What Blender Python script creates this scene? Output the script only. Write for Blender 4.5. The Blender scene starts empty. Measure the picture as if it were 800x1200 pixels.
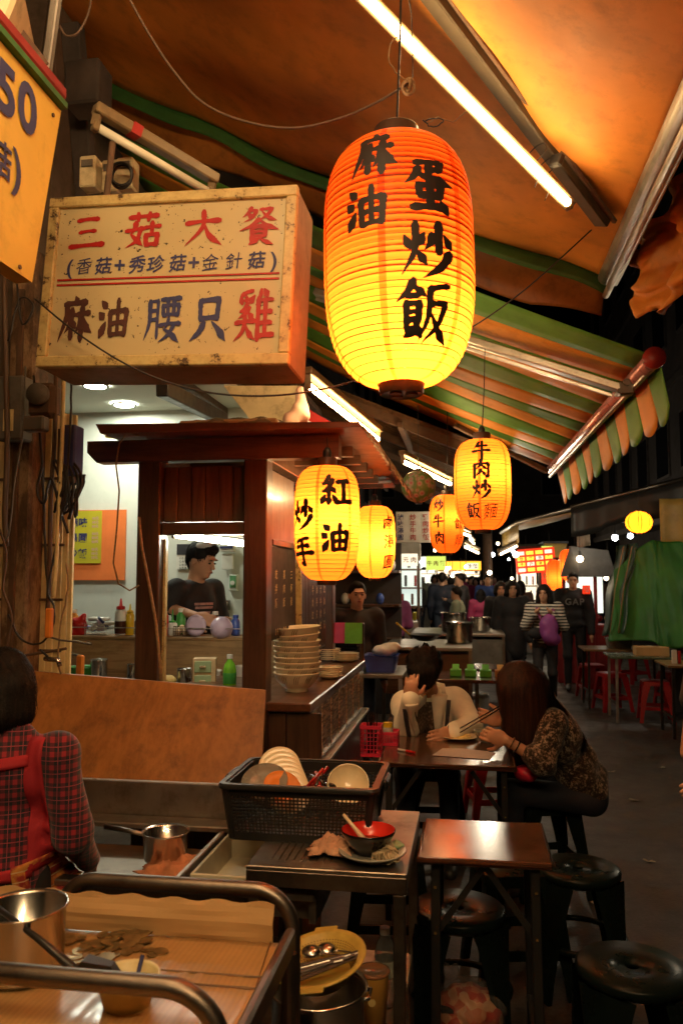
import bpy, bmesh, math, random
import numpy as np
from mathutils import Vector, Matrix, Euler, noise as mnoise
random.seed(7); rnd = random.Random(11)
R_ = math.radians
scene = bpy.context.scene
COL = scene.collection

# ---------------------------------------------------------------- camera, world, exposure
CAM_H = 1.62; FPX = 933.0; YAW = R_(9.0); PITCH = math.atan(78 / FPX)
cam_data = bpy.data.cameras.new('camera'); cam = bpy.data.objects.new('camera', cam_data); COL.objects.link(cam)
cam_data.sensor_fit = 'VERTICAL'; cam_data.sensor_height = 36.0; cam_data.lens = 36.0 * FPX / 1200.0
cam_data.clip_start = 0.05; cam_data.clip_end = 400
cam.location = (0, 0, CAM_H); cam.rotation_euler = (math.pi / 2 + PITCH, 0, YAW)
cam_data.dof.use_dof = True; cam_data.dof.focus_distance = 3.3; cam_data.dof.aperture_fstop = 5.0
scene.camera = cam
world = bpy.data.worlds.new('World'); scene.world = world; world.use_nodes = True
_bg = world.node_tree.nodes['Background']
_bg.inputs['Color'].default_value = (0.55, 0.42, 0.38, 1); _bg.inputs['Strength'].default_value = 0.03
scene.view_settings.view_transform = 'Standard'; scene.view_settings.look = 'None'
scene.view_settings.exposure = 0.62; scene.view_settings.gamma = 1.0
scene.cycles.use_denoising = True
try: scene.cycles.denoiser = 'OPENIMAGEDENOISE'
except Exception: pass
scene.cycles.max_bounces = 7; scene.cycles.diffuse_bounces = 4; scene.cycles.glossy_bounces = 3
scene.cycles.transmission_bounces = 5; scene.cycles.transparent_max_bounces = 8
scene.cycles.sample_clamp_indirect = 3.0; scene.cycles.caustics_reflective = False; scene.cycles.caustics_refractive = False
scene.cycles.use_light_tree = True

# ---------------------------------------------------------------- materials
MATS = {}
class NT:
    """tiny node-graph helper"""
    def __init__(s, m):
        s.nt = m.node_tree; s.b = s.nt.nodes['Principled BSDF']; s._o = None
    def n(s, t, **kw):
        nd = s.nt.nodes.new(t)
        for k, v in kw.items(): setattr(nd, k, v)
        return nd
    def co(s):
        if s._o is None: s._o = s.n('ShaderNodeTexCoord').outputs['Object']
        return s._o
    def link(s, a, b): s.nt.links.new(a, b)
    def val(s, sock, v):
        if hasattr(v, 'links') or isinstance(v, bpy.types.NodeSocket): s.link(v, sock)
        else: sock.default_value = v
    def math(s, op, a, b=0.0, c=0.0):
        nd = s.n('ShaderNodeMath', operation=op)
        s.val(nd.inputs[0], a); s.val(nd.inputs[1], b); s.val(nd.inputs[2], c)
        return nd.outputs[0]
    def mapping(s, scale=(1, 1, 1), rot=(0, 0, 0), loc=(0, 0, 0)):
        nd = s.n('ShaderNodeMapping'); s.link(s.co(), nd.inputs[0])
        nd.inputs['Scale'].default_value = scale; nd.inputs['Rotation'].default_value = rot; nd.inputs['Location'].default_value = loc
        return nd.outputs[0]
    def noise(s, scale=5, detail=4, vec=None, rough=.55, dist=0.0):
        nd = s.n('ShaderNodeTexNoise'); nd.inputs['Scale'].default_value = scale; nd.inputs['Detail'].default_value = detail
        nd.inputs['Roughness'].default_value = rough; nd.inputs['Distortion'].default_value = dist
        s.link(vec if vec is not None else s.co(), nd.inputs['Vector'])
        return nd.outputs['Fac']
    def voro(s, scale=5, vec=None, out='Distance'):
        nd = s.n('ShaderNodeTexVoronoi'); nd.inputs['Scale'].default_value = scale
        s.link(vec if vec is not None else s.co(), nd.inputs['Vector']); return nd.outputs[out]
    def wave(s, scale, dist=2, detail=3, vec=None, dirn='X'):
        nd = s.n('ShaderNodeTexWave', bands_direction=dirn); nd.inputs['Scale'].default_value = scale
        nd.inputs['Distortion'].default_value = dist; nd.inputs['Detail'].default_value = detail
        s.link(vec if vec is not None else s.co(), nd.inputs['Vector']); return nd.outputs['Fac']
    def ramp(s, fac, stops):
        nd = s.n('ShaderNodeValToRGB'); cr = nd.color_ramp
        while len(cr.elements) < len(stops): cr.elements.new(0.5)
        for e, (p, c) in zip(cr.elements, stops):
            e.position = p; e.color = (*c, 1) if len(c) == 3 else c
        s.link(fac, nd.inputs[0]); return nd.outputs[0]
    def mix(s, fac, a, b, mode='MIX'):
        nd = s.n('ShaderNodeMix', data_type='RGBA', blend_type=mode)
        s.val(nd.inputs[0], fac)
        for i, v in ((6, a), (7, b)):
            if isinstance(v, tuple): nd.inputs[i].default_value = (*v, 1) if len(v) == 3 else v
            else: s.link(v, nd.inputs[i])
        return nd.outputs[2]
    def xyz(s, vec=None):
        nd = s.n('ShaderNodeSeparateXYZ'); s.link(vec if vec is not None else s.co(), nd.inputs[0]); return nd.outputs
    def bump(s, h, strength=.3, dist=.01):
        nd = s.n('ShaderNodeBump'); nd.inputs['Strength'].default_value = strength; nd.inputs['Distance'].default_value = dist
        s.link(h, nd.inputs['Height']); s.link(nd.outputs[0], s.b.inputs['Normal'])

def mat(name, col=(.5, .5, .5), rough=.6, metal=0.0, var=.25, vscale=6, bump=.0, bscale=40, spec=.5, coat=0, pattern=None, trans=0.0, emit=None, alpha=None, ior=1.45, grime=0.0, sheen=0):
    """principled material with a little tonal variation, grime and relief"""
    if name in MATS: return MATS[name]
    m = bpy.data.materials.new(name); m.use_nodes = True; t = NT(m); b = t.b
    b.inputs['Roughness'].default_value = rough; b.inputs['Metallic'].default_value = metal
    b.inputs['Specular IOR Level'].default_value = spec; b.inputs['IOR'].default_value = ior
    if coat: b.inputs['Coat Weight'].default_value = coat; b.inputs['Coat Roughness'].default_value = .15
    if trans: b.inputs['Transmission Weight'].default_value = trans
    if sheen: b.inputs['Sheen Weight'].default_value = sheen
    if emit:
        b.inputs['Emission Color'].default_value = (*emit[0], 1); b.inputs['Emission Strength'].default_value = emit[1]
    c = None
    if pattern: c = pattern(t)
    if var and not trans:
        f = t.noise(vscale, 5)
        lo = tuple(max(0, x * (1 - var)) for x in col); hi = tuple(min(1, x * (1 + var)) for x in col)
        if c is None: c = t.ramp(f, [(.3, lo), (.7, hi)])
        else: c = t.mix(1.0, c, t.ramp(f, [(.3, (1 - var,) * 3), (.7, (1.0,) * 3)]), 'MULTIPLY')
        r = t.math('MULTIPLY_ADD', t.noise(vscale * 3.1, 4), .3, rough - .15)
        t.link(r, b.inputs['Roughness'])
    if grime:
        g = t.ramp(t.noise(9, 8, rough=.7), [(.5, (0, 0, 0)), (.72, (1, 1, 1))])
        gm = t.n('ShaderNodeSeparateColor'); t.link(g, gm.inputs[0])
        c = t.mix(t.math('MULTIPLY', gm.outputs[0], grime), c if c is not None else col, (.035, .022, .012))
    if c is None: b.inputs['Base Color'].default_value = (*col, 1)
    else: t.link(c, b.inputs['Base Color'])
    if bump: t.bump(t.noise(bscale, 6), bump, .004)
    if alpha is not None: b.inputs['Alpha'].default_value = alpha
    MATS[name] = m; return m

def wood(name, dark, light, axis='Z', scale=1.0, rough=.5, coat=0.0, bump=.25, grime=.3):
    def pat(t):
        sc = {'X': (1.2, 14, 14), 'Y': (14, 1.2, 14), 'Z': (14, 14, 1.2)}[axis]
        v = t.mapping(tuple(x * scale for x in sc))
        f = t.noise(1.0, 7, v, .62, 1.4); f2 = t.noise(7.0, 4, v, .7)
        ff = t.math('MULTIPLY_ADD', f2, .35, t.math('MULTIPLY', f, .75))
        return t.ramp(ff, [(.34, dark), (.62, light), (.85, tuple(x * .75 for x in light))])
    m = mat(name, light, rough=rough, pattern=pat, var=.3, vscale=3, coat=coat, grime=grime)
    t = NT(m)
    sc = {'X': (1.2, 30, 30), 'Y': (30, 1.2, 30), 'Z': (30, 30, 1.2)}[axis]
    t.bump(t.noise(1.5, 6, t.mapping(tuple(x * scale for x in sc))), bump, .003)
    return m

def steel(name, col=(.55, .53, .5), rough=.3, grime=.25, axis='X'):
    m = mat(name, col, rough=rough, metal=1.0, var=.18, vscale=5, grime=grime)
    t = NT(m)
    sc = {'X': (2, 120, 120), 'Y': (120, 2, 120), 'Z': (120, 120, 2)}[axis]
    t.bump(t.noise(1.0, 3, t.mapping(sc)), .12, .001)
    return m

def clear(name, col=(.95, .95, .95), rough=.08, weight=.85):
    """thin clear plastic: mostly see-through with sharp highlights"""
    if name in MATS: return MATS[name]
    m = bpy.data.materials.new(name); m.use_nodes = True; t = NT(m); b = t.b
    b.inputs['Base Color'].default_value = (*[x * .22 for x in col], 1); b.inputs['Roughness'].default_value = rough
    b.inputs['Specular IOR Level'].default_value = 1.0
    tr = t.n('ShaderNodeBsdfTransparent'); tr.inputs[0].default_value = (*col, 1)
    lw = t.n('ShaderNodeLayerWeight'); lw.inputs[0].default_value = .35
    f = t.math('MULTIPLY_ADD', lw.outputs['Facing'], .75, 1 - weight)
    mx = t.n('ShaderNodeMixShader'); t.link(f, mx.inputs[0]); t.link(tr.outputs[0], mx.inputs[1]); t.link(b.outputs[0], mx.inputs[2])
    t.link(mx.outputs[0], t.nt.nodes['Material Output'].inputs[0])
    MATS[name] = m; return m

def sheet_mat(name, col, trans=.35, rough=.55, var=.25, vscale=4, grime=.3, bump=.3, bscale=14, pattern=None):
    """tarpaulin or paper: diffuse with some light through it"""
    if name in MATS: return MATS[name]
    m = mat(name, col, rough=rough, var=var, vscale=vscale, grime=grime, bump=bump, bscale=bscale, pattern=pattern)
    t = NT(m); tl = t.n('ShaderNodeBsdfTranslucent'); tl.inputs[0].default_value = (*col, 1)
    mx = t.n('ShaderNodeMixShader'); mx.inputs[0].default_value = trans
    t.link(t.b.outputs[0], mx.inputs[1]); t.link(tl.outputs[0], mx.inputs[2]); t.link(mx.outputs[0], t.nt.nodes['Material Output'].inputs[0])
    return m

def glow(name, col, strength):
    if name in MATS: return MATS[name]
    m = bpy.data.materials.new(name); m.use_nodes = True; b = m.node_tree.nodes['Principled BSDF']
    b.inputs['Base Color'].default_value = tuple(x * .5 for x in col) + (1,)
    b.inputs['Emission Color'].default_value = (*col, 1); b.inputs['Emission Strength'].default_value = strength
    MATS[name] = m; return m

# ---------------------------------------------------------------- mesh builder
def V(*a): return Vector(a if len(a) > 1 else a[0])
def frame_to(d):
    d = Vector(d).normalized(); a = Vector((0, 0, 1)) if abs(d.z) < .95 else Vector((1, 0, 0))
    u = d.cross(a).normalized(); v = u.cross(d).normalized(); return u, v, d

class MB:
    def __init__(s): s.v = []; s.f = []
    def add(s, vs, fs):
        o = len(s.v); s.v += [tuple(x) for x in vs]; s.f += [tuple(i + o for i in f) for f in fs]; return s
    def box(s, c, size, rot=None, bev=0.0, taper=1.0):
        hx, hy, hz = size[0] / 2, size[1] / 2, size[2] / 2
        b = min(bev, hx * .9, hy * .9, hz * .9)
        if b <= 0:
            vs = [(sx * hx * (taper if sz < 0 else 1), sy * hy * (taper if sz < 0 else 1), sz * hz) for sx in (-1, 1) for sy in (-1, 1) for sz in (-1, 1)]
            fs = [(0, 1, 3, 2), (4, 6, 7, 5), (0, 4, 5, 1), (2, 3, 7, 6), (0, 2, 6, 4), (1, 5, 7, 3)]
        else:   # chamfered box: 24 vertices
            vs = []; idx = {}
            for sx in (-1, 1):
                for sy in (-1, 1):
                    for sz in (-1, 1):
                        k = taper if sz < 0 else 1
                        for a in range(3):
                            p = [sx * (hx - b), sy * (hy - b), sz * (hz - b)]
                            p[a] = (sx * hx, sy * hy, sz * hz)[a]
                            idx[(sx, sy, sz, a)] = len(vs); vs.append((p[0] * k, p[1] * k, p[2]))
            I = idx; fs = []
            for q in (-1, 1):
                fs.append([I[(q, -1, -1, 0)], I[(q, 1, -1, 0)], I[(q, 1, 1, 0)], I[(q, -1, 1, 0)]][::q])
                fs.append([I[(-1, q, -1, 1)], I[(-1, q, 1, 1)], I[(1, q, 1, 1)], I[(1, q, -1, 1)]][::q])
                fs.append([I[(-1, -1, q, 2)], I[(1, -1, q, 2)], I[(1, 1, q, 2)], I[(-1, 1, q, 2)]][::q])
            for a in (-1, 1):
                for c_ in (-1, 1):
                    fs.append((I[(a, c_, -1, 0)], I[(a, c_, 1, 0)], I[(a, c_, 1, 1)], I[(a, c_, -1, 1)]))
                    fs.append((I[(a, -1, c_, 0)], I[(a, 1, c_, 0)], I[(a, 1, c_, 2)], I[(a, -1, c_, 2)]))
                    fs.append((I[(-1, a, c_, 1)], I[(1, a, c_, 1)], I[(1, a, c_, 2)], I[(-1, a, c_, 2)]))
            for sx in (-1, 1):
                for sy in (-1, 1):
                    for sz in (-1, 1): fs.append((I[(sx, sy, sz, 0)], I[(sx, sy, sz, 1)], I[(sx, sy, sz, 2)]))
        M = (Euler(rot).to_matrix() if rot is not None and not isinstance(rot, Matrix) else rot)
        c = Vector(c)
        vs = [c + (M @ Vector(p) if M is not None else Vector(p)) for p in vs]
        return s.add(vs, fs)
    def bar(s, p0, p1, w, h=None, bev=.001, up=None):
        p0, p1 = Vector(p0), Vector(p1); d = p1 - p0; L = d.length
        u, v, w_ = frame_to(d)
        if up is not None:
            w_ = d.normalized(); u = w_.cross(Vector(up)).normalized(); v = u.cross(w_)
        M = Matrix((u, v, w_)).transposed()
        return s.box((p0 + p1) / 2, (w, h or w, L), M, bev)
    def tube(s, pts, r, n=8, cap=True, closed=False):
        pts = [Vector(p) for p in pts]; N = len(pts)
        rr = r if isinstance(r, (list, tuple)) else [r] * N
        T = []
        for i in range(N):
            a = pts[(i - 1) % N] if (i or closed) else pts[0]; b = pts[(i + 1) % N] if (i < N - 1 or closed) else pts[-1]
            d = (b - a); T.append(d.normalized() if d.length > 1e-9 else Vector((0, 0, 1)))
        u = frame_to(T[0])[0]; vs = []
        for i in range(N):
            u = (u - T[i] * u.dot(T[i])).normalized(); v = T[i].cross(u)
            for k in range(n):
                a = 2 * math.pi * k / n; vs.append(pts[i] + (u * math.cos(a) + v * math.sin(a)) * rr[i])
        fs = [(i * n + k, i * n + (k + 1) % n, (i + 1) * n + (k + 1) % n, (i + 1) * n + k) for i in range(N - 1) for k in range(n)]
        if closed: fs += [((N - 1) * n + k, (N - 1) * n + (k + 1) % n, (k + 1) % n, k) for k in range(n)]
        elif cap: fs += [tuple(range(n))[::-1], tuple((N - 1) * n + k for k in range(n))]
        return s.add(vs, fs)
    def cyl(s, p0, p1, r0, r1=None, n=20): return s.tube([p0, p1], [r0, r0 if r1 is None else r1], n)
    def lathe(s, prof, c=(0, 0, 0), n=28, axis=None, sx=1, sy=1):
        c = Vector(c); vs = []
        M = Matrix(frame_to(axis)).transposed() if axis is not None else None
        for r, z in prof:
            for k in range(n):
                a = 2 * math.pi * k / n; p = Vector((r * math.cos(a) * sx, r * math.sin(a) * sy, z))
                vs.append(c + (M @ p if M is not None else p))
        N = len(prof)
        fs = [(i * n + k, i * n + (k + 1) % n, (i + 1) * n + (k + 1) % n, (i + 1) * n + k) for i in range(N - 1) for k in range(n)]
        if prof[0][0] > 1e-5: fs.append(tuple(range(n))[::-1])
        if prof[-1][0] > 1e-5: fs.append(tuple((N - 1) * n + k for k in range(n)))
        return s.add(vs, fs)
    def open_lathe(s, prof, c=(0, 0, 0), n=28, axis=None, sx=1, sy=1):
        k0 = len(s.f); s.lathe(prof, c, n, axis, sx, sy)
        s.f = [f for f in s.f[:k0]] + [f for f in s.f[k0:] if len(f) == 4]; return s
    def ring(s, c, R, r, n=32, m=6, axis=None, sx=1, sy=1):
        u, v, w = frame_to(axis) if axis is not None else (Vector((1, 0, 0)), Vector((0, 1, 0)), Vector((0, 0, 1)))
        c = Vector(c)
        return s.tube([c + u * (R * sx * math.cos(2 * math.pi * k / n)) + v * (R * sy * math.sin(2 * math.pi * k / n)) for k in range(n)], r, m, closed=True)
    def ball(s, c, r, n=12, m=8, rot=None):
        rx, ry, rz = (r, r, r) if not isinstance(r, (tuple, list)) else r
        c = Vector(c); M = rot; vs = []
        for i in range(m + 1):
            t = math.pi * i / m
            for k in range(n):
                a = 2 * math.pi * k / n; p = Vector((rx * math.sin(t) * math.cos(a), ry * math.sin(t) * math.sin(a), -rz * math.cos(t)))
                vs.append(c + (M @ p if M is not None else p))
        return s.add(vs, [(i * n + k, i * n + (k + 1) % n, (i + 1) * n + (k + 1) % n, (i + 1) * n + k) for i in range(m) for k in range(n)])
    def prism(s, poly, fn0, fn1):
        """poly: list of 2-tuples, fn0/fn1 map (a,b) to the two 3D sheets"""
        n = len(poly)
        return s.add([fn0(a, b) for a, b in poly] + [fn1(a, b) for a, b in poly],
                     [tuple(range(n))[::-1], tuple(range(n, 2 * n))] + [(i, (i + 1) % n, n + (i + 1) % n, n + i) for i in range(n)])
    def grid(s, fn, nu, nv):
        vs = [fn(i / nu, j / nv) for i in range(nu + 1) for j in range(nv + 1)]
        w = nv + 1
        return s.add(vs, [(i * w + j, i * w + j + 1, (i + 1) * w + j + 1, (i + 1) * w + j) for i in range(nu) for j in range(nv)])
    def solid_grid(s, fn, nu, nv, th):
        """closed sheet of thickness th along its own normal"""
        P = [[Vector(fn(i / nu, j / nv)) for j in range(nv + 1)] for i in range(nu + 1)]
        top = []; bot = []
        for i in range(nu + 1):
            for j in range(nv + 1):
                du = P[min(i + 1, nu)][j] - P[max(i - 1, 0)][j]; dv = P[i][min(j + 1, nv)] - P[i][max(j - 1, 0)]
                nn = du.cross(dv); nn = nn.normalized() if nn.length > 1e-12 else Vector((0, 0, 1))
                top.append(P[i][j] + nn * th / 2); bot.append(P[i][j] - nn * th / 2)
        w = nv + 1; N = len(top); f = []
        for i in range(nu):
            for j in range(nv):
                a, b, c, d = i * w + j, i * w + j + 1, (i + 1) * w + j + 1, (i + 1) * w + j
                f += [(a, d, c, b), (N + a, N + b, N + c, N + d)]
        edge = [j for j in range(nv)] + [i * w + nv for i in range(nu)] + [nu * w + j for j in range(nv, 0, -1)] + [i * w for i in range(nu, 0, -1)]
        for a, b in zip(edge, edge[1:] + edge[:1]): f.append((a, b, N + b, N + a))
        return s.add(top + bot, f)
    def xf(s, M):
        s.v = [tuple(M @ Vector(p)) for p in s.v]; return s
    def build(s, name, m, parent=None, smooth=False, kind=None, off=None):
        me = bpy.data.meshes.new(name)
        o_ = Vector(off) if off is not None else None
        vs = s.v if o_ is None else [tuple(Vector(p) - o_) for p in s.v]
        me.from_pydata(vs, [], s.f); me.update()
        bm = bmesh.new(); bm.from_mesh(me)
        bmesh.ops.remove_doubles(bm, verts=bm.verts, dist=1e-6)
        bmesh.ops.recalc_face_normals(bm, faces=bm.faces); bm.to_mesh(me); bm.free()
        return link(name, me, m, parent, smooth, kind)

def link(name, me, m, parent=None, smooth=False, kind=None):
    if isinstance(m, str): m = MATS[m]
    if m is not None: me.materials.append(m)
    if smooth:
        me.polygons.foreach_set('use_smooth', [True] * len(me.polygons))
        if smooth == 'auto':
            try: me.set_sharp_from_angle(angle=R_(42))
            except Exception: pass
    o = bpy.data.objects.new(name, me); COL.objects.link(o)
    if parent is not None: o.parent = parent
    if kind: o['kind'] = kind
    return o

def tag(o, label=None, cat=None, group=None, kind=None, loc=None, rz=None):
    if label: o['label'] = label
    if cat: o['category'] = cat
    if group: o['group'] = group
    if kind: o['kind'] = kind
    if loc is not None: o.location = loc
    if rz is not None: o.rotation_euler.z = rz
    return o
def thing(name, label, cat, loc=(0, 0, 0), rz=0.0, group=None):
    o = bpy.data.objects.new(name, None); o.empty_display_size = .1; COL.objects.link(o)
    o.location = loc; o.rotation_euler = (0, 0, rz); return tag(o, label, cat, group)
def copy_tree(o, parent=None):
    c = o.copy(); COL.objects.link(c); c.parent = parent
    for ch in list(CH.get(o.name, o.children)): copy_tree(ch, c)
    return c
CH = {}
def dup(o, loc, rz=None, label=None, group=None, scale=None):
    c = copy_tree(o); c.location = loc
    if rz is not None: c.rotation_euler.z = rz
    if label: c['label'] = label
    if group: c['group'] = group
    if scale: c.scale = (scale,) * 3
    return c

# ---------------------------------------------------------------- smooth bodies from distance fields
class SDF:
    """round cones and ellipsoids blended into one continuous skin (surface nets)"""
    def __init__(s, k=.02): s.p = []; s.k = k
    def cone(s, a, b, ra, rb=None, k=None, sub=False):
        s.p.append(('c', np.array(a, float), np.array(b, float), ra, ra if rb is None else rb, k or s.k, sub)); return s
    def ell(s, c, r, rot=None, k=None, sub=False):
        M = np.eye(3) if rot is None else np.array(rot.transposed() if isinstance(rot, Matrix) else rot, float)
        s.p.append(('e', np.array(c, float), np.array(r, float), M, 0, k or s.k, sub)); return s
    def bounds(s, q):
        if q[0] == 'c': r = max(q[3], q[4]); return np.minimum(q[1], q[2]) - r, np.maximum(q[1], q[2]) + r
        r = q[2].max(); return q[1] - r, q[1] + r
    def mesh(s, name, h, fold=0.0, fscale=18.0, cut=None, seed=0):
        lo = np.min([s.bounds(q)[0] for q in s.p if not q[6]], 0) - 3 * h - fold; hi = np.max([s.bounds(q)[1] for q in s.p if not q[6]], 0) + 3 * h + fold
        n = np.ceil((hi - lo) / h).astype(int) + 1
        f = np.full(n, .08, np.float32)
        ax = [lo[i] + h * np.arange(n[i], dtype=np.float32) for i in range(3)]
        for q in s.p:
            b0, b1 = s.bounds(q); mg = .05 + q[5]
            i0 = np.clip(((b0 - mg - lo) / h).astype(int), 0, n - 1); i1 = np.clip(np.ceil((b1 + mg - lo) / h).astype(int) + 1, 1, n)
            if np.any(i1 <= i0): continue
            sl = tuple(slice(a, b) for a, b in zip(i0, i1))
            X, Y, Z = np.meshgrid(*[ax[i][sl[i]] for i in range(3)], indexing='ij')
            if q[0] == 'c':
                a, b = q[1], q[2]; d = b - a; L = max(float(d @ d), 1e-9)
                t = np.clip(((X - a[0]) * d[0] + (Y - a[1]) * d[1] + (Z - a[2]) * d[2]) / L, 0, 1)
                g = np.sqrt((X - a[0] - t * d[0]) ** 2 + (Y - a[1] - t * d[1]) ** 2 + (Z - a[2] - t * d[2]) ** 2) - (q[3] + (q[4] - q[3]) * t)
            else:
                c, r, M = q[1], q[2], q[3]
                x, y, z = X - c[0], Y - c[1], Z - c[2]
                u = [(M[i, 0] * x + M[i, 1] * y + M[i, 2] * z) / r[i] for i in range(3)]
                k0 = np.sqrt(u[0] ** 2 + u[1] ** 2 + u[2] ** 2) + 1e-9
                k1 = np.sqrt((u[0] / r[0]) ** 2 + (u[1] / r[1]) ** 2 + (u[2] / r[2]) ** 2) + 1e-9
                g = k0 * (k0 - 1) / k1
            cur = f[sl]; k = q[5]
            if q[6]:
                hh = np.clip(.5 - .5 * (cur + g) / k, 0, 1); f[sl] = cur * (1 - hh) + (-g) * hh + k * hh * (1 - hh)
            else:
                hh = np.clip(.5 + .5 * (cur - g) / k, 0, 1); f[sl] = cur * (1 - hh) + g * hh - k * hh * (1 - hh)
        if fold or cut:
            X, Y, Z = np.meshgrid(*ax, indexing='ij')
            if fold:
                w = fscale; sd = seed
                f = f + fold * (np.sin(w * Z + 1.7 * np.sin(w * .6 * X + sd) + 1.3 * np.sin(w * .5 * Y)) * .5 + np.sin(w * 1.9 * (X * .6 + Z * .5 + Y * .3) + 2 * np.sin(w * .4 * Z + sd)) * .35)
            if cut:
                for (pt, nr) in cut:      # keep the side the normal points away from
                    f = np.maximum(f, ((X - pt[0]) * nr[0] + (Y - pt[1]) * nr[1] + (Z - pt[2]) * nr[2]).astype(np.float32))
        return nets(name, f, lo, h)

def nets(name, f, lo, h):
    ins = f < 0; c = np.zeros([x - 1 for x in f.shape], np.int8)
    for d in np.ndindex(2, 2, 2):
        c += ins[d[0]:d[0] + c.shape[0], d[1]:d[1] + c.shape[1], d[2]:d[2] + c.shape[2]]
    act = np.argwhere((c > 0) & (c < 8)); N = len(act)
    idx = np.full(c.shape, -1, np.int32); idx[tuple(act.T)] = np.arange(N)
    acc = np.zeros((N, 3)); cnt = np.zeros(N)
    for a in range(3):
        o1, o2 = [x for x in range(3) if x != a]
        for d in np.ndindex(2, 2):
            p = act.copy(); p[:, o1] += d[0]; p[:, o2] += d[1]; q = p.copy(); q[:, a] += 1
            fa = f[tuple(p.T)]; fb = f[tuple(q.T)]; m = (fa < 0) != (fb < 0)
            t = np.where(m, fa / np.where(m, fa - fb, 1), 0)
            pos = p.astype(float); pos[:, a] += t
            acc[m] += pos[m]; cnt[m] += 1
    vs = lo + h * acc / cnt[:, None]
    F = []
    for a in range(3):
        o1, o2 = (a + 1) % 3, (a + 2) % 3
        sl0 = [slice(None)] * 3; sl1 = [slice(None)] * 3; sl0[a] = slice(0, -1); sl1[a] = slice(1, None)
        A = ins[tuple(sl0)]; B = ins[tuple(sl1)]
        e = np.argwhere(A != B); e = e[(e[:, o1] > 0) & (e[:, o2] > 0) & (e[:, o1] < c.shape[o1]) & (e[:, o2] < c.shape[o2])]
        flip = A[tuple(e.T)]
        def cell(d1, d2):
            q = e.copy(); q[:, o1] -= d1; q[:, o2] -= d2; return idx[tuple(q.T)]
        Q = np.stack([cell(1, 1), cell(0, 1), cell(0, 0), cell(1, 0)], 1)
        Q[~flip] = Q[~flip][:, ::-1]; F.append(Q[(Q >= 0).all(1)])
    F = np.concatenate(F)
    me = bpy.data.meshes.new(name)
    me.vertices.add(N); me.vertices.foreach_set('co', vs.astype(np.float32).ravel())
    me.loops.add(F.size); me.loops.foreach_set('vertex_index', F.astype(np.int32).ravel())
    me.polygons.add(len(F)); me.polygons.foreach_set('loop_start', np.arange(0, F.size, 4, dtype=np.int32))
    try: me.polygons.foreach_set('loop_total', np.full(len(F), 4, np.int32))
    except Exception: pass
    me.update(calc_edges=True); me.validate()
    return me

# ---------------------------------------------------------------- lettering
_GL = {}
def glyph(ch, bold=.012, brush=1.0, cell=.07):
    """one character as a thick brush-like mesh in a unit square (centre 0,0)"""
    key = (ch, bold, brush, cell)
    if key in _GL: return _GL[key]
    cu = bpy.data.curves.new('t', 'FONT'); cu.body = ch; cu.size = 1.0; cu.offset = bold; cu.resolution_u = 4
    o = bpy.data.objects.new('t', cu); COL.objects.link(o)
    bpy.context.view_layer.update()
    me = bpy.data.meshes.new_from_object(o.evaluated_get(bpy.context.evaluated_depsgraph_get()))
    bpy.data.objects.remove(o); bpy.data.curves.remove(cu)
    bm = bmesh.new(); bm.from_mesh(me); bpy.data.meshes.remove(me)
    bmesh.ops.remove_doubles(bm, verts=bm.verts, dist=1e-5)
    if not bm.verts: bm.free(); _GL[key] = ([], [], 0); return _GL[key]
    xs = [v.co.x for v in bm.verts]; ys = [v.co.y for v in bm.verts]
    wide = ord(ch) > 0x2e80
    cx = (min(xs) + max(xs)) / 2; cy = .36 if not wide else (min(ys) + max(ys)) / 2
    w = max(xs) - min(xs)
    for v in bm.verts: v.co.x -= cx; v.co.y -= cy; v.co.z = 0
    if cell:
        for ax in (0, 1):
            k = -.7
            while k < .7:
                no = (1, 0, 0) if ax == 0 else (0, 1, 0); co = (k, 0, 0) if ax == 0 else (0, k, 0)
                bmesh.ops.bisect_plane(bm, geom=bm.verts[:] + bm.edges[:] + bm.faces[:], plane_co=co, plane_no=no)
                k += cell
    if brush:
        sd = ord(ch) % 97
        for v in bm.verts:
            x, y = v.co.x, v.co.y
            n1 = mnoise.noise(Vector((x * 3.2, y * 3.2, sd))); n2 = mnoise.noise(Vector((x * 3.2, y * 3.2, sd + 9.3)))
            n3 = mnoise.noise(Vector((x * 11, y * 11, sd))); n4 = mnoise.noise(Vector((x * 11, y * 11, sd + 5)))
            v.co.x = x * 1.0 + brush * (n1 * .05 + n3 * .018) + .03 * brush * math.sin(y * 3)
            v.co.y = y + brush * (n2 * .05 + n4 * .018 + .13 * x - .08 * x * x)
    bmesh.ops.triangulate(bm, faces=bm.faces)
    bm.verts.index_update()
    r = ([(v.co.x, v.co.y) for v in bm.verts], [tuple(v.index for v in f.verts) for f in bm.faces], w)
    bm.free(); _GL[key] = r; return r

def write(mb, txt, origin, right, up, size, gap=None, bold=.012, brush=0.0, cell=0, center=True, fn=None, vertical=False, lift=.0):
    """lay characters along a line on a plane (or through fn) into a mesh builder"""
    origin, right, up = Vector(origin), Vector(right).normalized(), Vector(up).normalized()
    nr = right.cross(up)
    adv = []
    for ch in txt:
        if ch == ' ': adv.append(size * .35)
        else: adv.append(size * (1.08 if ord(ch) > 0x2e80 else max(.3, glyph(ch, bold, brush, cell)[2] + .1)) if gap is None else gap)
    x = -sum(adv) / 2 if center else 0
    for ch, a in zip(txt, adv):
        if ch != ' ':
            vs, fs, w = glyph(ch, bold, brush, cell)
            if vertical: mb.add([origin + right * (px * size) + up * (py * size - (x + a / 2)) + nr * lift for px, py in vs], fs)
            else: mb.add([origin + right * (x + a / 2 + px * size) + up * (py * size) + nr * lift for px, py in vs], fs)
        x += a
    return mb
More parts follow.
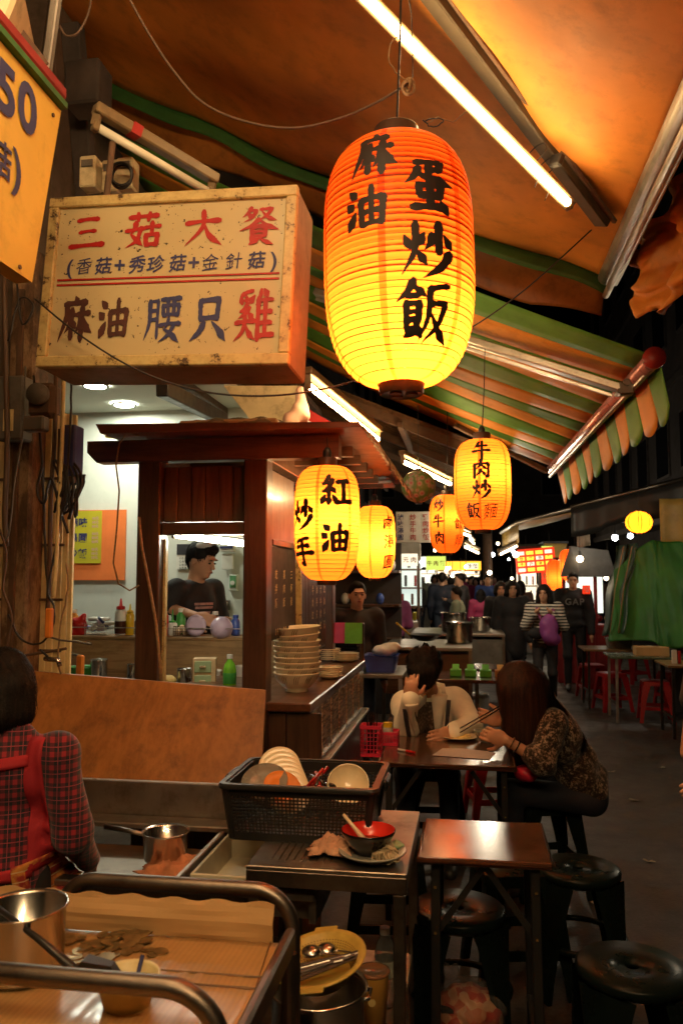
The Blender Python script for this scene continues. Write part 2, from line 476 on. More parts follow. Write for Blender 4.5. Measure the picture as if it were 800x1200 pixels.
# brush strokes of the large hand-painted characters, drawn in a 100 x 100 square
STROKES = {
'麻': 'd50,98 55,88;h22,84 80,88;p28,84 26,55 8,8;h30,58 52,62;v42,74 41,12;p41,56 26,26;d42,50 52,36;h56,62 90,66;v70,78 69,8;p69,60 54,24;n71,60 82,36 96,26',
'油': 'd12,90 24,78;d6,64 16,54;d22,42 8,12;v36,68 38,14;h36,66 84,70;v84,72 80,14;h38,40 80,43;h38,15 82,18;v59,96 59,16',
'蛋': 'h24,92 76,95;d78,96 66,84;v50,93 48,66;h50,80 72,82;p30,82 22,66 8,54;n26,72 50,62 94,56;v28,50 32,28;h28,48 72,50;v72,52 68,28;h32,29 68,31;v50,60 50,8;h18,7 78,12;d72,20 84,2',
'炒': 'd8,68 16,50;d40,74 30,56;p26,94 24,45 4,6;n26,46 34,36 44,22;v68,96 68,44;p56,74 44,50;d80,74 92,56;p90,46 72,20 42,0',
'飯': 'p28,98 18,80 2,66;n26,92 34,84 48,74;h18,72 36,74;h16,60 38,62;v16,63 16,20;v38,63 37,32;h17,47 36,49;h17,34 36,36;d14,12 34,24;d30,30 44,12;h90,93 54,84;p56,84 54,40 40,6;h58,62 86,64;p86,66 74,30 48,4;n60,46 76,22 98,4',
'紅': 'p28,98 20,86 8,74;h10,73 28,75;p38,86 26,64 8,50;h10,50 40,54;d32,62 44,48;v25,50 25,24;d14,36 4,14;d26,34 24,12;d38,36 48,18;h52,78 92,82;v72,80 71,18;h46,16 98,20',
'手': 'h78,95 26,84;h22,66 80,70;h4,42 96,48;v52,90 52,8;d54,8 36,14',
'牛': 'p34,92 24,72 12,58;h28,68 82,72;h4,40 96,46;v54,98 53,-2',
'肉': 'v16,74 15,2;h16,72 84,76;v84,78 83,6;d83,6 70,12;p48,98 44,70 22,46;n48,74 60,60 74,50;p48,48 40,30 24,16;n48,40 60,28 74,16',
'三': 'h22,84 78,88;h28,50 72,54;h4,10 96,16',
'菇': 'h12,86 88,90;v34,98 36,76;v66,98 62,76;p30,72 18,40;n18,38 34,22 48,8;p44,58 34,22 6,2;h4,48 52,54;h54,56 96,60;v74,72 74,34;v58,36 60,6;h58,34 90,36;v90,38 87,6;h60,7 88,9',
'大': 'h6,62 94,68;p50,96 48,50 6,2;n52,60 68,26 98,2',
'餐': 'p28,98 20,84 8,74;h24,88 42,90;p42,90 30,70 12,60;d20,80 30,72;h52,92 80,94;p82,94 66,74 48,62;n56,86 72,70 92,62;p50,66 30,48 2,36;n50,64 70,48 98,36;h36,46 64,48;v32,42 32,4;h32,40 68,42;v68,43 68,18;h34,29 66,31;h34,18 66,20;d28,-2 50,12;n48,18 64,6 86,-4',
'腰': 'p12,90 12,40 0,4;h12,88 34,90;v34,92 34,6;h14,66 33,68;h14,46 33,48;h44,92 96,95;v48,80 50,56;h48,78 92,80;v92,82 90,56;h50,56 90,58;v62,92 62,58;v78,93 78,58;p66,52 54,24;n54,26 74,14 94,-2;p82,38 66,14 42,-2;h40,34 98,38',
'只': 'v26,88 28,44;h26,86 76,90;v76,92 72,46;h28,47 74,50;p38,38 26,18 4,0;n62,38 78,22 96,0',
'雞': 'h42,97 14,88;d12,84 16,72;d26,86 28,74;d46,86 36,74;p30,72 12,56;h14,57 32,58;p36,64 10,44;d34,52 44,42;h2,34 50,38;p26,46 20,18 0,0;n26,32 36,14 50,2;p64,98 52,70;v58,82 58,0;d72,98 80,86;h58,76 94,79;h60,54 92,56;h60,32 92,34;h56,8 98,11;v76,78 76,10',
}
WID = {'h': (1.2, .78, .82, 1.3), 'v': (1.25, 1.0, 1.0, 1.05), 'p': (1.3, 1.05, .8, .2), 'n': (.5, .9, 1.5, .25), 'd': (.55, 1.15, 1.45, .6)}
def brush_glyph(ch, w=5.6):
    """triangles of one hand-painted character: ribbons of changing width, unit square centred on 0"""
    key = (ch, 'brush', w)
    if key in _GL: return _GL[key]
    r = random.Random(ord(ch)); vs = []; fs = []
    for si, st in enumerate(STROKES[ch].split(';')):
        ty = st[0]; P = [Vector([float(q) for q in p.split(',')]).to_3d() for p in st[1:].split()]
        if ty == 'h' and len(P) == 2: P.insert(1, (P[0] + P[1]) / 2 + Vector((0, r.uniform(0, 2.5), 0)))
        if ty == 'p' and len(P) == 2: P.insert(1, (P[0] + P[1]) / 2 + Vector((2.5, -1, 0)))
        pts = []
        Q = [P[0] * 2 - P[1]] + P + [P[-1] * 2 - P[-2]]
        for i in range(1, len(Q) - 2):
            n = max(2, int((Q[i + 1] - Q[i]).length / 4))
            for k in range(n):
                t = k / n; a, b, c, d = Q[i - 1:i + 3]
                pts.append(.5 * ((2 * b) + (c - a) * t + (2 * a - 5 * b + 4 * c - d) * t * t + (3 * b - a - 3 * c + d) * t ** 3))
        pts.append(P[-1]); N = len(pts); W = WID[ty]; z = len(vs) * 1e-6
        base = w * (.85 + .3 * r.random()) * (.78 if len(STROKES[ch].split(';')) > 14 else 1)
        L = []; Rr = []
        for i, p in enumerate(pts):
            t = i / (N - 1); x = t * 3; j = min(2, int(x)); ww = (W[j] + (W[j + 1] - W[j]) * (x - j)) * base * (1 + .09 * r.uniform(-1, 1))
            if i == 0 or i == N - 1: ww *= .45
            d = (pts[min(N - 1, i + 1)] - pts[max(0, i - 1)]).normalized(); nn = Vector((-d.y, d.x, 0))
            if i == 0: p = p - d * base * .7
            if i == N - 1: p = p + d * base * .6
            L.append(p + nn * ww); Rr.append(p - nn * ww)
        o = len(vs)
        for a, b in zip(L, Rr):
            m = (a + b) / 2
            vs += [((q.x - 50) / 100, (q.y - 50) / 100, si) for q in (a, m, b)]
        for i in range(N - 1):
            for q in (0, 1): fs.append((o + 3 * i + q, o + 3 * i + q + 1, o + 3 * i + 4 + q, o + 3 * i + 3 + q))
    _GL[key] = (vs, fs, .95); return _GL[key]
def any_glyph(ch, w=5.6):
    if ch in STROKES: return brush_glyph(ch, w)
    vs, fs, a = glyph(ch, .0 if ch in '麵餐' else .018, .7, .07)
    return [(x, y, 0) for x, y in vs], fs, a
def paint(mb, items, fn, w=5.6, ys=1.0):
    """items: (char, x, y, size); fn maps plane coordinates and a tiny lift to space"""
    for ch, x, y, s in items:
        vs, fs, _ = any_glyph(ch, w); mb.add([fn(x + px * s, y + py * s * ys, lz * .00012) for px, py, lz in vs], fs)
    return mb
# ---------------------------------------------------------------- where a line of sight meets a plane of the place
_F = Vector((-math.sin(YAW) * math.cos(PITCH), math.cos(YAW) * math.cos(PITCH), math.sin(PITCH)))
_R = Vector((math.cos(YAW), math.sin(YAW), 0)); _U = _R.cross(_F)
def ray(x, y): return _F * FPX + _R * (x - 400) + _U * (600 - y)
def atY(x, y, v): d = ray(x, y); return Vector((0, 0, CAM_H)) + d * (v / d.y)
def atX(x, y, v): d = ray(x, y); return Vector((0, 0, CAM_H)) + d * (v / d.x)
def atZ(x, y, v): d = ray(x, y); return Vector((0, 0, CAM_H)) + d * ((v - CAM_H) / d.z)

# ---------------------------------------------------------------- palette
def asph(t_):
    a_ = t_.noise(.9, 6, rough=.65); b_ = t_.noise(7, 6, rough=.7); c_ = t_.noise(90, 2)
    f = t_.math('MULTIPLY_ADD', b_, .45, t_.math('MULTIPLY', a_, .6)); f = t_.math('MULTIPLY_ADD', c_, .16, f)
    t_.link(t_.math('MULTIPLY_ADD', t_.noise(1.7, 5, rough=.7), 1.1, -.02), t_.b.inputs['Roughness'])
    return t_.ramp(f, [(.42, (.012, .009, .008)), (.56, (.026, .02, .017)), (.66, (.045, .035, .029)), (.72, (.02, .015, .013))])
mat('asphalt', (.024, .018, .015), pattern=asph, var=0, bump=.55, bscale=55)
mat('shaded_brown', (.03, .021, .016), rough=.85, var=.5, vscale=8, bump=.4, bscale=25)  # darker copy of the rust brown: shade of the unlit corner put into colour
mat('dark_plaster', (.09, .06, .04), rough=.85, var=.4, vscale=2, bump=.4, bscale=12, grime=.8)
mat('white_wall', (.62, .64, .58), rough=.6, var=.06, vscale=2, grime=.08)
mat('ceiling_white', (.55, .56, .48), rough=.8, var=.06, vscale=2)
mat('cream_paint', (.55, .45, .26), rough=.6, var=.2, vscale=5, grime=.6)
mat('yellow_board', (.68, .42, .06), rough=.45, var=.12, vscale=3, grime=.25)
mat('slat_yellow', (.8, .6, .27), rough=.6, var=.15, vscale=6, grime=.35)
mat('rust_brown', (.11, .06, .033), rough=.8, var=.5, vscale=9, bump=.6, bscale=25, grime=.8)
mat('cable_black', (.018, .014, .012), rough=.5, var=0)
mat('cable_brown', (.09, .05, .028), rough=.6, var=0)
mat('rope_tan', (.28, .17, .08), rough=.9, var=.3, vscale=60)
mat('black_plastic', (.014, .013, .012), rough=.4, var=.2)
mat('box_grey', (.12, .105, .085), rough=.6, grime=.6)
steel('aluminium', (.62, .58, .52), .38, .35, 'Y'); steel('steel_plate', (.36, .32, .27), .42, .5, 'Y'); steel('pot_steel', (.6, .57, .52), .22, .15, 'X')
steel('dark_steel', (.2, .17, .14), .4, .5, 'X')
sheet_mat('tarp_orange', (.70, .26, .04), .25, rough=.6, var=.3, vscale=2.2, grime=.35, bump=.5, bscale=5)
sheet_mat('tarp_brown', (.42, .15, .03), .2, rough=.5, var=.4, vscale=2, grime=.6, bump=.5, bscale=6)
sheet_mat('tarp_green', (.05, .16, .035), .2, rough=.5, var=.3, vscale=3, grime=.4, bump=.3, bscale=9)
sheet_mat('stripe_orange', (.8, .33, .05), .3, rough=.55, var=.2, vscale=3, grime=.3)
sheet_mat('stripe_green', (.12, .32, .05), .3, rough=.55, var=.2, vscale=3, grime=.3)
sheet_mat('stripe_cream', (.5, .38, .2), .3, rough=.55, var=.2, vscale=3, grime=.4)
sheet_mat('tarp_deep_green', (.018, .115, .014), .1, rough=.6, var=.35, vscale=2, grime=.2, bump=.3, bscale=6)
sheet_mat('tarp_teal', (.03, .06, .045), .1, rough=.4, var=.3, vscale=2, grime=.5)
wood('cart_wood', (.02, .009, .005), (.08, .037, .018), 'Z', rough=.42, coat=.25)
wood('cart_wood_x', (.03, .013, .007), (.12, .055, .026), 'X', rough=.4, coat=.25)
wood('cart_wood_y', (.03, .012, .006), (.13, .05, .02), 'Y', rough=.35, coat=.3)
wood('plank_red', (.05, .02, .010), (.15, .066, .03), 'Z', rough=.42, coat=.2)
wood('plywood', (.26, .10, .025), (.5, .2, .05), 'Z', .5, rough=.42, coat=.2, bump=.08, grime=.55)
wood('table_brown', (.045, .018, .009), (.1, .04, .02), 'X', .7, rough=.2, coat=.6, bump=.05, grime=.1)
wood('roof_boards', (.03, .015, .008), (.14, .075, .035), 'Y', rough=.6)

# ---------------------------------------------------------------- lit tubes
glow('tube_warm', (1, .66, .30), 56); glow('tube_assumed', (1, .68, .34), 150); glow('tube_added', (1, .68, .34), 230); glow('tube_far', (1, .72, .42), 12)
mat('housing_cream', (.2, .14, .07), rough=.4, var=.2, grime=.5)
mat('arm_dusty', (.06, .042, .022), rough=.6, var=.3, grime=.4)
# ---------------------------------------------------------------- ground and night sky
def street_ground():
    mb = MB(); n = 60
    mb.grid(lambda u, v: (-90 + 180 * u, -40 + 200 * v, 0), n, n)
    return mb.build('street_ground', 'asphalt', kind='structure')
street_ground()
m = mat('night_sky', (.012, .009, .009), rough=1, var=0, spec=0)
MB().open_lathe([(150 * math.sin(t * math.pi / 24), 150 * math.cos(t * math.pi / 24) - 2) for t in range(1, 13)], (0, 20, 0), 32).build('night_sky', m, smooth=True, kind='structure')
mat('wet_patch', (.02, .016, .014), rough=.15, var=.2)
mat('manhole_iron', (.03, .027, .025), rough=.5, metal=.6)

# ---------------------------------------------------------------- the open shop on the left
shop = thing('shop_building', 'dim shop building on the left with a white lit kitchen open to the street', 'building', (-2.6, 5, 0))
def S(mb, name, m, parent=None, smooth=False, kind=None): 
    root = parent
    while root.parent: root = root.parent
    return mb.build(name, m, parent, smooth, kind, off=root.location)
S(MB().box((-3.6, 6.6, 1.55), (3.6, .16, 3.1)), 'back_wall', 'white_wall', shop)
S(MB().box((-1.66, 6.35, 1.55), (.12, .5, 3.1)), 'door_jamb', 'cream_paint', shop)
S(MB().box((-3.6, 5.2, 3.12), (3.6, 3.0, .08)), 'ceiling', 'ceiling_white', shop)
S(MB().box((-2.1, 5.1, 3.1), (.16, 3.1, .14)), 'ceiling_beam', 'dark_plaster', shop)
S(MB().box((-5.4, 5.0, 1.55), (.1, 3.4, 3.1)), 'side_wall', 'white_wall', shop)
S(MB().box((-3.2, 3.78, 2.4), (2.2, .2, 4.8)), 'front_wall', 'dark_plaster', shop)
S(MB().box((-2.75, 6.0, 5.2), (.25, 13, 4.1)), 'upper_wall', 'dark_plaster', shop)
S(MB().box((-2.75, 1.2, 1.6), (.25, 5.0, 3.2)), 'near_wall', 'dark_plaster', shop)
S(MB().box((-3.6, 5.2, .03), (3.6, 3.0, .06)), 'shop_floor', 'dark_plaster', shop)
# cream side flap of a rolled awning above the cart
a, b, c, d = atY(262, 452, 5.1), atY(352, 452, 5.1), atY(345, 498, 5.1), atY(300, 500, 5.1)
S(MB().add([a, b, c, d, a + V(0, .04, 0), b + V(0, .04, 0), c + V(0, .04, 0), d + V(0, .04, 0)], [(0, 1, 2, 3), (7, 6, 5, 4), (0, 4, 5, 1), (1, 5, 6, 2), (2, 6, 7, 3), (3, 7, 4, 0)]), 'flap', 'cream_paint', shop)
glow('down_light', (.97, 1, .8), 200)
for px, py in ((165, 484), (112, 452), (250, 478)):
    p = atZ(px, py, 3.07)
    if p.y < 4 or p.y > 6.4: p.y = min(max(p.y, 4.2), 6.2)
    t = thing('ceiling_light', {165: 'round white downlight glowing in the shop ceiling above the orange poster', 112: 'downlight half hidden by the underside of the big sign', 250: 'downlight in the shop ceiling nearest to the cream flap'}[px], 'ceiling light', (p.x, p.y, 3.07), group='downlights in the shop ceiling')
    MB().open_lathe([(.075, -.004), (.095, -.012), (.1, .005)], (0, 0, 0), 24).build('trim_ring', 'white_wall', t, True)
    MB().cyl((0, 0, -.008), (0, 0, -.002), .075, n=24).build('lamp', 'down_light', t)

# orange wall poster with yellow menu sheets
mat('poster_orange', (.75, .19, .05), rough=.45, var=.08); mat('sheet_olive', (.5, .43, .03), rough=.4, var=.05); mat('ink_navy', (.03, .035, .12), rough=.6, var=.1)
mat('ink_red', (.36, .012, .01), rough=.5, var=.15, vscale=20); mat('ink_black', (.014, .009, .008), rough=.6, var=0); mat('ink_brown', (.06, .018, .012), rough=.6, var=.3, vscale=15)
mat('ink_white', (.75, .72, .68), rough=.6, var=0); mat('ink_gold', (.55, .4, .15), rough=.5, var=0); mat('ink_pink', (.6, .3, .38), rough=.5, var=0)
p0, p1 = atY(84, 598, 6.49), atY(146, 680, 6.49)
t = thing('menu_poster', 'orange wall poster with an olive menu sheet on the white kitchen wall', 'poster', (p0.x, 6.49, p1.z))
S(MB().box(((p0.x + p1.x) / 2 - .1, 6.5, (p0.z + p1.z) / 2), (p1.x - p0.x + .2, .012, p0.z - p1.z)), 'backing', 'poster_orange', t)
q0, q1 = atY(80, 599, 6.48), atY(118, 660, 6.48)
S(MB().box(((q0.x + q1.x) / 2, 6.485, (q0.z + q1.z) / 2), (q1.x - q0.x, .008, q0.z - q1.z)), 'menu_sheet', 'sheet_olive', t)
mb = MB(); mp = MB()
for r, row in enumerate(('滷味', '湯圓', '炒飯')):
    z = q0.z - .1 - r * .135
    write(mb, row, (q0.x + .1, 6.478, z), (1, 0, 0), (0, 0, 1), .085, bold=.03)
    for k in range(3): write(mp, '50元', (q1.x - .055, 6.478, z + .035 - k * .035), (1, 0, 0), (0, 0, 1), .028, bold=.02)
S(mb, 'lettering', 'ink_navy', t); S(mp, 'price_lettering', 'ink_pink', t)
# notices, meter and socket on the white wall seen through the cart window
t = thing('wall_notice', 'black and white printed notice on the white wall behind the cook', 'notice', atY(212, 665, 6.5))
x0, x1 = atY(207, 637, 6.5), atY(226, 667, 6.5)
mat('paper_white', (.7, .68, .62), rough=.6, var=.05); mat('paper_black', (.03, .03, .035), rough=.5, var=0)
S(MB().box(((x0.x + x1.x) / 2, 6.505, (x0.z + x1.z) / 2), (x1.x - x0.x, .01, x0.z - x1.z)), 'sheet', 'paper_white', t)
S(MB().box(((x0.x + x1.x) / 2, 6.497, x0.z - .05), (x1.x - x0.x - .01, .004, .09)), 'header', 'paper_black', t)
mb = MB()
for k in range(4): write(mb, '公告事項', ((x0.x + x1.x) / 2, 6.496, x0.z - .125 - k * .028), (1, 0, 0), (0, 0, 1), .022, bold=.01)
S(mb, 'lettering', 'ink_black', t)
mat('meter_green', (.12, .3, .14), rough=.4)
c = atY(274, 683, 6.5)
t = thing('wall_timer', 'small green and white device with a round dial on the kitchen wall', 'timer', c)
MB().box((0, 0, 0), (.075, .05, .14), bev=.008).build('case', 'white_wall', t); MB().box((0, -.028, .01), (.055, .01, .1), bev=.003).build('cover', 'meter_green', t)
MB().cyl((0, -.03, 0), (0, -.045, 0), .018, n=16).build('dial', 'paper_white', t)
c = atY(263, 709, 6.5)
t = thing('wall_socket', 'grey wall socket with a dangling black lead in the kitchen', 'socket', c)
MB().box((0, 0, 0), (.1, .02, .085), bev=.006).build('face_plate', 'box_grey', t)
MB().box((-.02, -.018, .01), (.022, .02, .03), bev=.003).box((.02, -.018, .01), (.022, .02, .03), bev=.003).build('outlet', 'paper_white', t)
MB().tube([(0.0, -.03, -.02), (.03, -.05, -.08), (.08, -.04, -.15), (.12, -.02, -.2)], .006, 6).build('lead', 'cable_black', t, True)
c = atY(268, 650, 6.5)
t = thing('paper_dispenser', 'white shelf with folded paper on the kitchen wall above the green device', 'shelf', c)
MB().box((0, -.03, .05), (.13, .07, .05), bev=.005).build('shelf_board', 'paper_white', t); MB().box((0, -.02, -.06), (.1, .03, .13), bev=.004).build('paper_stack', 'paper_white', t); MB().box((0, -.07, .06), (.11, .01, .02)).build('label_strip', 'ink_navy', t)

# ---------------------------------------------------------------- canopies overhead
bar1_x, bar1_z = .77, 3.27
def can_z(x): return bar1_z + .505 * (bar1_x - x)
def can1(u, v):      # u across from the front bar to the wall, v along the street
    x = bar1_x - 3.35 * u; y = -1.2 + 5.65 * v
    z = can_z(x) - .07 * math.sin(math.pi * min(1, u * 1.05)) * (1 + .5 * math.sin(y * 2.1)) + .012 * math.sin(y * 9 + x * 2) + .02 * math.sin(x * 6 + y) * (v ** 3)
    return (x, y, z)
t = thing('near_awning', 'big orange tarpaulin awning with a green hem filling the top of the picture', 'awning', (bar1_x, 1.5, 2.0))
S(MB().solid_grid(can1, 60, 60, .006), 'canopy', 'tarp_orange', t, True)
def hem(u, v):
    p = Vector(can1(u, 1)); return (p.x, p.y - .012 - .01 * v, p.z + .0 - .10 * v + .008 * math.sin(u * 40))
S(MB().solid_grid(hem, 60, 3, .006), 'green_hem', 'tarp_green', t, True)
S(MB().tube([(bar1_x, -1.2, bar1_z), (bar1_x, 4.5, bar1_z)], .045, 14), 'front_bar', 'aluminium', t, True)
S(MB().tube([(bar1_x + .0, -1.2, bar1_z - .09), (bar1_x, 4.46, bar1_z - .09)], .02, 10).tube([(bar1_x + .055, -1.2, bar1_z - .03), (bar1_x + .055, 4.46, bar1_z - .03)], .012, 8), 'bar_channel', 'aluminium', t, True)
# folding arm below the cloth, with the lit tube tied to it
def on_can(px, py, drop):
    d = ray(px, py); o = Vector((0, 0, CAM_H)); k = (bar1_z + .505 * bar1_x - drop - CAM_H) / (d.z + .505 * d.x); return o + d * k
A0, A1 = on_can(478, -40, .06), on_can(706, 262, .06)
S(MB().bar(A0, A1, .075, .04, .006, up=(0.45, 0, .9)), 'folding_arm', 'arm_dusty', t)
S(MB().bar(A0 + V(.06, 0, -.005), A1 + V(.05, -.02, -.005), .02, .02, .003, up=(0.45, 0, .9)), 'arm_rail', 'rust_brown', t)
# strip of canopy cloth hanging between the two awnings
def flapf(u, v):
    top = Vector(can1(min(1, u), 1)); x = top.x
    z1 = 2.83 + .52 * (1.04 - x) + .02
    w = min(1, u / .12)
    y = 4.46 + .16 * v + .05 * math.sin(u * 9) * v * (1 - v) * 4
    z = top.z + (z1 - top.z) * v * (.55 + .45 * w) + .02 * math.sin(u * 23) * v
    return (x, y, z)
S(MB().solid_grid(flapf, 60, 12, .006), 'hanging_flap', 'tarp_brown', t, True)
# crumpled loose end of cloth beyond the bar
pts = [atX(735, 300, .86), atX(752, 372, .9), atX(790, 330, .95), atX(812, 190, 1.0), atX(770, 250, .86), atX(850, 300, 1.05)]
def crump(u, v):
    a = pts[0].lerp(pts[3], u); b = pts[1].lerp(pts[5], u)
    p = a.lerp(b, v); bul = math.sin(math.pi * v) * .12 * u
    return p + V(.04 * math.sin(u * 14 + v * 5) + bul, .03 * math.sin(v * 11 + u * 4), -.05 * math.sin(math.pi * u) * v + .012 * math.sin(u * 31 + v * 17)) + V(.07, .05, .05) * mnoise.noise(Vector((u * 5, v * 6, 2))) + V(.03, .03, .02) * mnoise.noise(Vector((u * 13, v * 14, 5)))
S(MB().solid_grid(crump, 26, 14, .005), 'loose_cloth', 'tarp_orange', t, True)

# ---- striped awning: each stripe its own strip of cloth
NEAR_B, FAR_B = V(1.0, 4.45, 2.8), V(.76, 7.35, 2.6)
def aw2(u, v):     # u: from bar to wall, v along the bar
    p = NEAR_B.lerp(FAR_B, v)
    x = p.x - (3.25 - .1 * v) * u; y = p.y + .12 * u; z = p.z + .03 + (.51 * 3.25) * u - .10 * math.sin(math.pi * u) * (1 - .3 * math.cos(v * 20))
    return V(x, y, z)
t = thing('striped_awning', 'striped green and orange awning with a scalloped edge and pink bar', 'awning', (.9, 6, 2.0)); striped = t
NS = 12
for i in range(NS):
    f0, f1 = i / NS, (i + 1) / NS
    mm = ['stripe_green', 'stripe_orange'][i % 2]
    S(MB().solid_grid(lambda u, v: aw2(u, f0 + (f1 - f0) * v) + V(0, 0, .001 * (i % 2)), 26, 4, .004), 'cloth_stripe', mm, t, True)
for i in range(NS):
    f0, f1 = i / NS, (i + 1) / NS; mm = ['stripe_green', 'stripe_orange'][i % 2]
    def sc(u, v):
        p = NEAR_B.lerp(FAR_B, f0 + (f1 - f0) * u); L = .23 + .08 * math.sqrt(max(0, 1 - (2 * u - 1) ** 2))
        return (p.x + .045 + .04 * v + .012 * math.sin(p.y * 7) * v, p.y, p.z - .02 - L * v)
    S(MB().solid_grid(sc, 10, 5, .003), 'valance_scallop', mm, t, True)
# small end scallop turning the near corner
def sc2(u, v):
    L = .2 + .1 * math.sqrt(max(0, 1 - (2 * u - 1) ** 2)); return (NEAR_B.x + .05 - .0 * u + .01 * v, NEAR_B.y - .01 - .1 * u, NEAR_B.z - .02 - L * v)
mat('bar_pink', (.5, .22, .2), rough=.3, metal=.35); mat('cap_red', (.25, .02, .015), rough=.4)
S(MB().tube([NEAR_B + V(0, -.04, 0), FAR_B], .048, 14), 'front_bar', 'bar_pink', t, True)
S(MB().tube([NEAR_B + V(0, -.06, 0), NEAR_B + V(0, -.035, 0)], .06, 16), 'end_cap', 'cap_red', t, True)
S(MB().tube([NEAR_B + V(-.02, .1, -.06), FAR_B + V(-.02, 0, -.06)], .014, 8), 'bar_channel', 'aluminium', t, True)
E0, E1 = atY(545, 398, 4.9), atY(728, 456, 4.75)
S(MB().bar(E0 + (E0 - E1) * 1.1, E1, .07, .045, .006, up=(.5, 0, .85)), 'folding_arm', 'aluminium', t)
S(MB().bar(E0 + (E0 - E1) * 1.1 + V(0, .03, -.035), E1 + V(-.05, .03, -.03), .022, .02, .003), 'arm_rail', 'aluminium', t)
S(MB().box(E1 + V(.02, 0, 0), (.09, .07, .08), bev=.01).cyl(E1 + V(.02, -.05, .03), E1 + V(.02, .05, .03), .02, n=10).cyl(E1 + V(-.02, -.05, -.02), E1 + V(-.02, .05, -.02), .016, n=10), 'elbow_bracket', 'dark_steel', t)
S(MB().bar((-.1, 6.9, 2.95), FAR_B + V(-.05, -.1, -.03), .05, .04, .005), 'far_arm', 'rust_brown', t)

# ---- brown corrugated roof further along over the stalls
t = thing('corrugated_roof', 'brown corrugated sheet roof over the stalls behind the lit lanterns', 'roof', (-1, 9, 2.5))
def corr(u, v):
    x = .35 - 3.0 * u; y = 7.2 + 9 * v; return (x, y, 2.72 + .42 * (.35 - x) + .022 * math.sin(y * 42) - .04 * v)
S(MB().solid_grid(corr, 6, 420, .006), 'roof_sheet', 'roof_boards', t, True)
for y in (7.3, 8.6, 10.2, 12.2): S(MB().bar((.35, y, 2.66), (-2.5, y, 3.86), .06, .09, .004), 'rafter', 'rust_brown', t)
for x in (.3, -.6, -1.6): S(MB().bar((x, 7.2, 2.69 + .42 * (.35 - x) - .06), (x, 16, 2.65 + .42 * (.35 - x) - .06), .05, .06, .004), 'purlin', 'rust_brown', t)

def tube_light(name, label, a, b, m, up=V(0, 0, .07), r=.016, lit=True, side=V(0, 0, 0), housing='housing_cream', group=None):
    a, b = Vector(a), Vector(b); t = thing(name, label, 'tube light', (a + b) / 2, group=group)
    d = (b - a).normalized()
    S(MB().bar(a - d * .03 + up + side, b + d * .03 + up + side, .055, .04, .005, up=up if up.length else None), 'housing', housing, t)
    S(MB().tube([a, b], r, 12), 'glass_tube', m, t, True)
    S(MB().bar(a - d * .025, a, .03, .04, .004).bar(a - d * .015, a - d * .015 + up + side, .02, .03, .002), 'end_socket', 'housing_cream', t)
    S(MB().bar(b, b + d * .025, .03, .04, .004).bar(b + d * .015, b + d * .015 + up + side, .02, .03, .002), 'end_socket', 'housing_cream', t)
    return t
tube_light('tube_light', 'added tube light tucked under the street side of the cart roof, hidden behind the corner lantern', (-.70, 3.62, 2.07), (-.76, 4.6, 2.09), 'tube_warm', up=V(0, 0, .05), r=.010)  # unseen lamp, added to brighten the bowls on the counter
T0, T1 = on_can(425, -6, .27), on_can(665, 238, .24)
tube_light('tube_light', 'added tube light under the striped awning, hidden behind the largest lantern', atY(405, 392, 5.9), atY(515, 428, 6.9), 'tube_warm', up=V(0, 0, .06))  # unseen lamp, added for the walkers and the awning underside
tube_light('tube_light', 'long bright fluorescent tube tied under the orange canopy beside the largest lantern', T0, T1, glow('tube_main', (1, .66, .30), 38), up=ray(560, 120).normalized() * .055)
tube_light('tube_light', 'added tube light under the front bar of the canopy, out of the picture behind the viewer', (.62, -1.0, 3.0), (.66, .1, 3.0), 'tube_added', up=V(0, 0, .06), r=.014)  # unseen lamp, added to lift the cup and low foreground
tube_light('tube_light', 'lit tube hanging above the corner of the wooden cart roof', atY(362, 452, 3.9), atY(442, 515, 5.0), 'tube_warm', up=V(0, 0, .07))
tube_light('tube_light', 'thin lit tube behind the striped printed round lantern', atY(472, 541, 6.4), atY(527, 567, 7.5), 'tube_warm', up=V(0, 0, .07))
tube_light('tube_light', 'dusty unlit tube light with a red sticker above the red and blue box sign', atY(116, 150, 2.6), atY(243, 224, 2.95), mat('tube_off', (.75, .7, .55), rough=.2, var=0), up=V(.012, 0, .06))
tube_light('tube_light', 'assumed fluorescent tube under the canopy on the left, just above the top of the picture', (-1.15, .55, 3.72), (-.25, 1.35, 3.45), 'tube_assumed', up=V(0, 0, .06), r=.014)  # unseen lamp, assumed from the light on the sign face and foreground
tube_light('tube_light', 'assumed fluorescent tube under the canopy behind the viewer, out of the picture', (-.9, -.7, 3.35), (.2, -.2, 3.25), 'tube_assumed', up=V(0, 0, .06), r=.014)  # unseen lamp, assumed so that sign, cart and plywood are front lit
stick = [o for o in COL.objects if o.get('label', '').startswith('dusty unlit')][0]
a, b = atY(116, 150, 2.6), atY(243, 224, 2.95); d = (b - a).normalized(); mid = a + d * .13 + V(.012, 0, .06)
S(MB().bar(mid - d * .02, mid + d * .02, .058, .043, .001, up=V(.012, 0, .06)), 'red_sticker', 'ink_red', stick)
for k, (a_, b_) in enumerate((((533, 622, 9.5), (550, 628, 11)), ((543, 640, 11.5), (560, 648, 13)), ((549, 631, 13), (555, 637, 14.5)))):
    tube_light('tube_light', ['short tube light just right of the small lantern reading fried beef', 'lowest of the short tube lights over the far stalls', 'small distant tube light between two others over the far stalls'][k], atY(*a_), atY(*b_), 'tube_far', group='short tube lights over the far stalls')
tube_light('tube_light', 'slanting white tube light left of the red poster board across the street', atY(585, 650, 12), atY(605, 640, 12.3), 'tube_far')
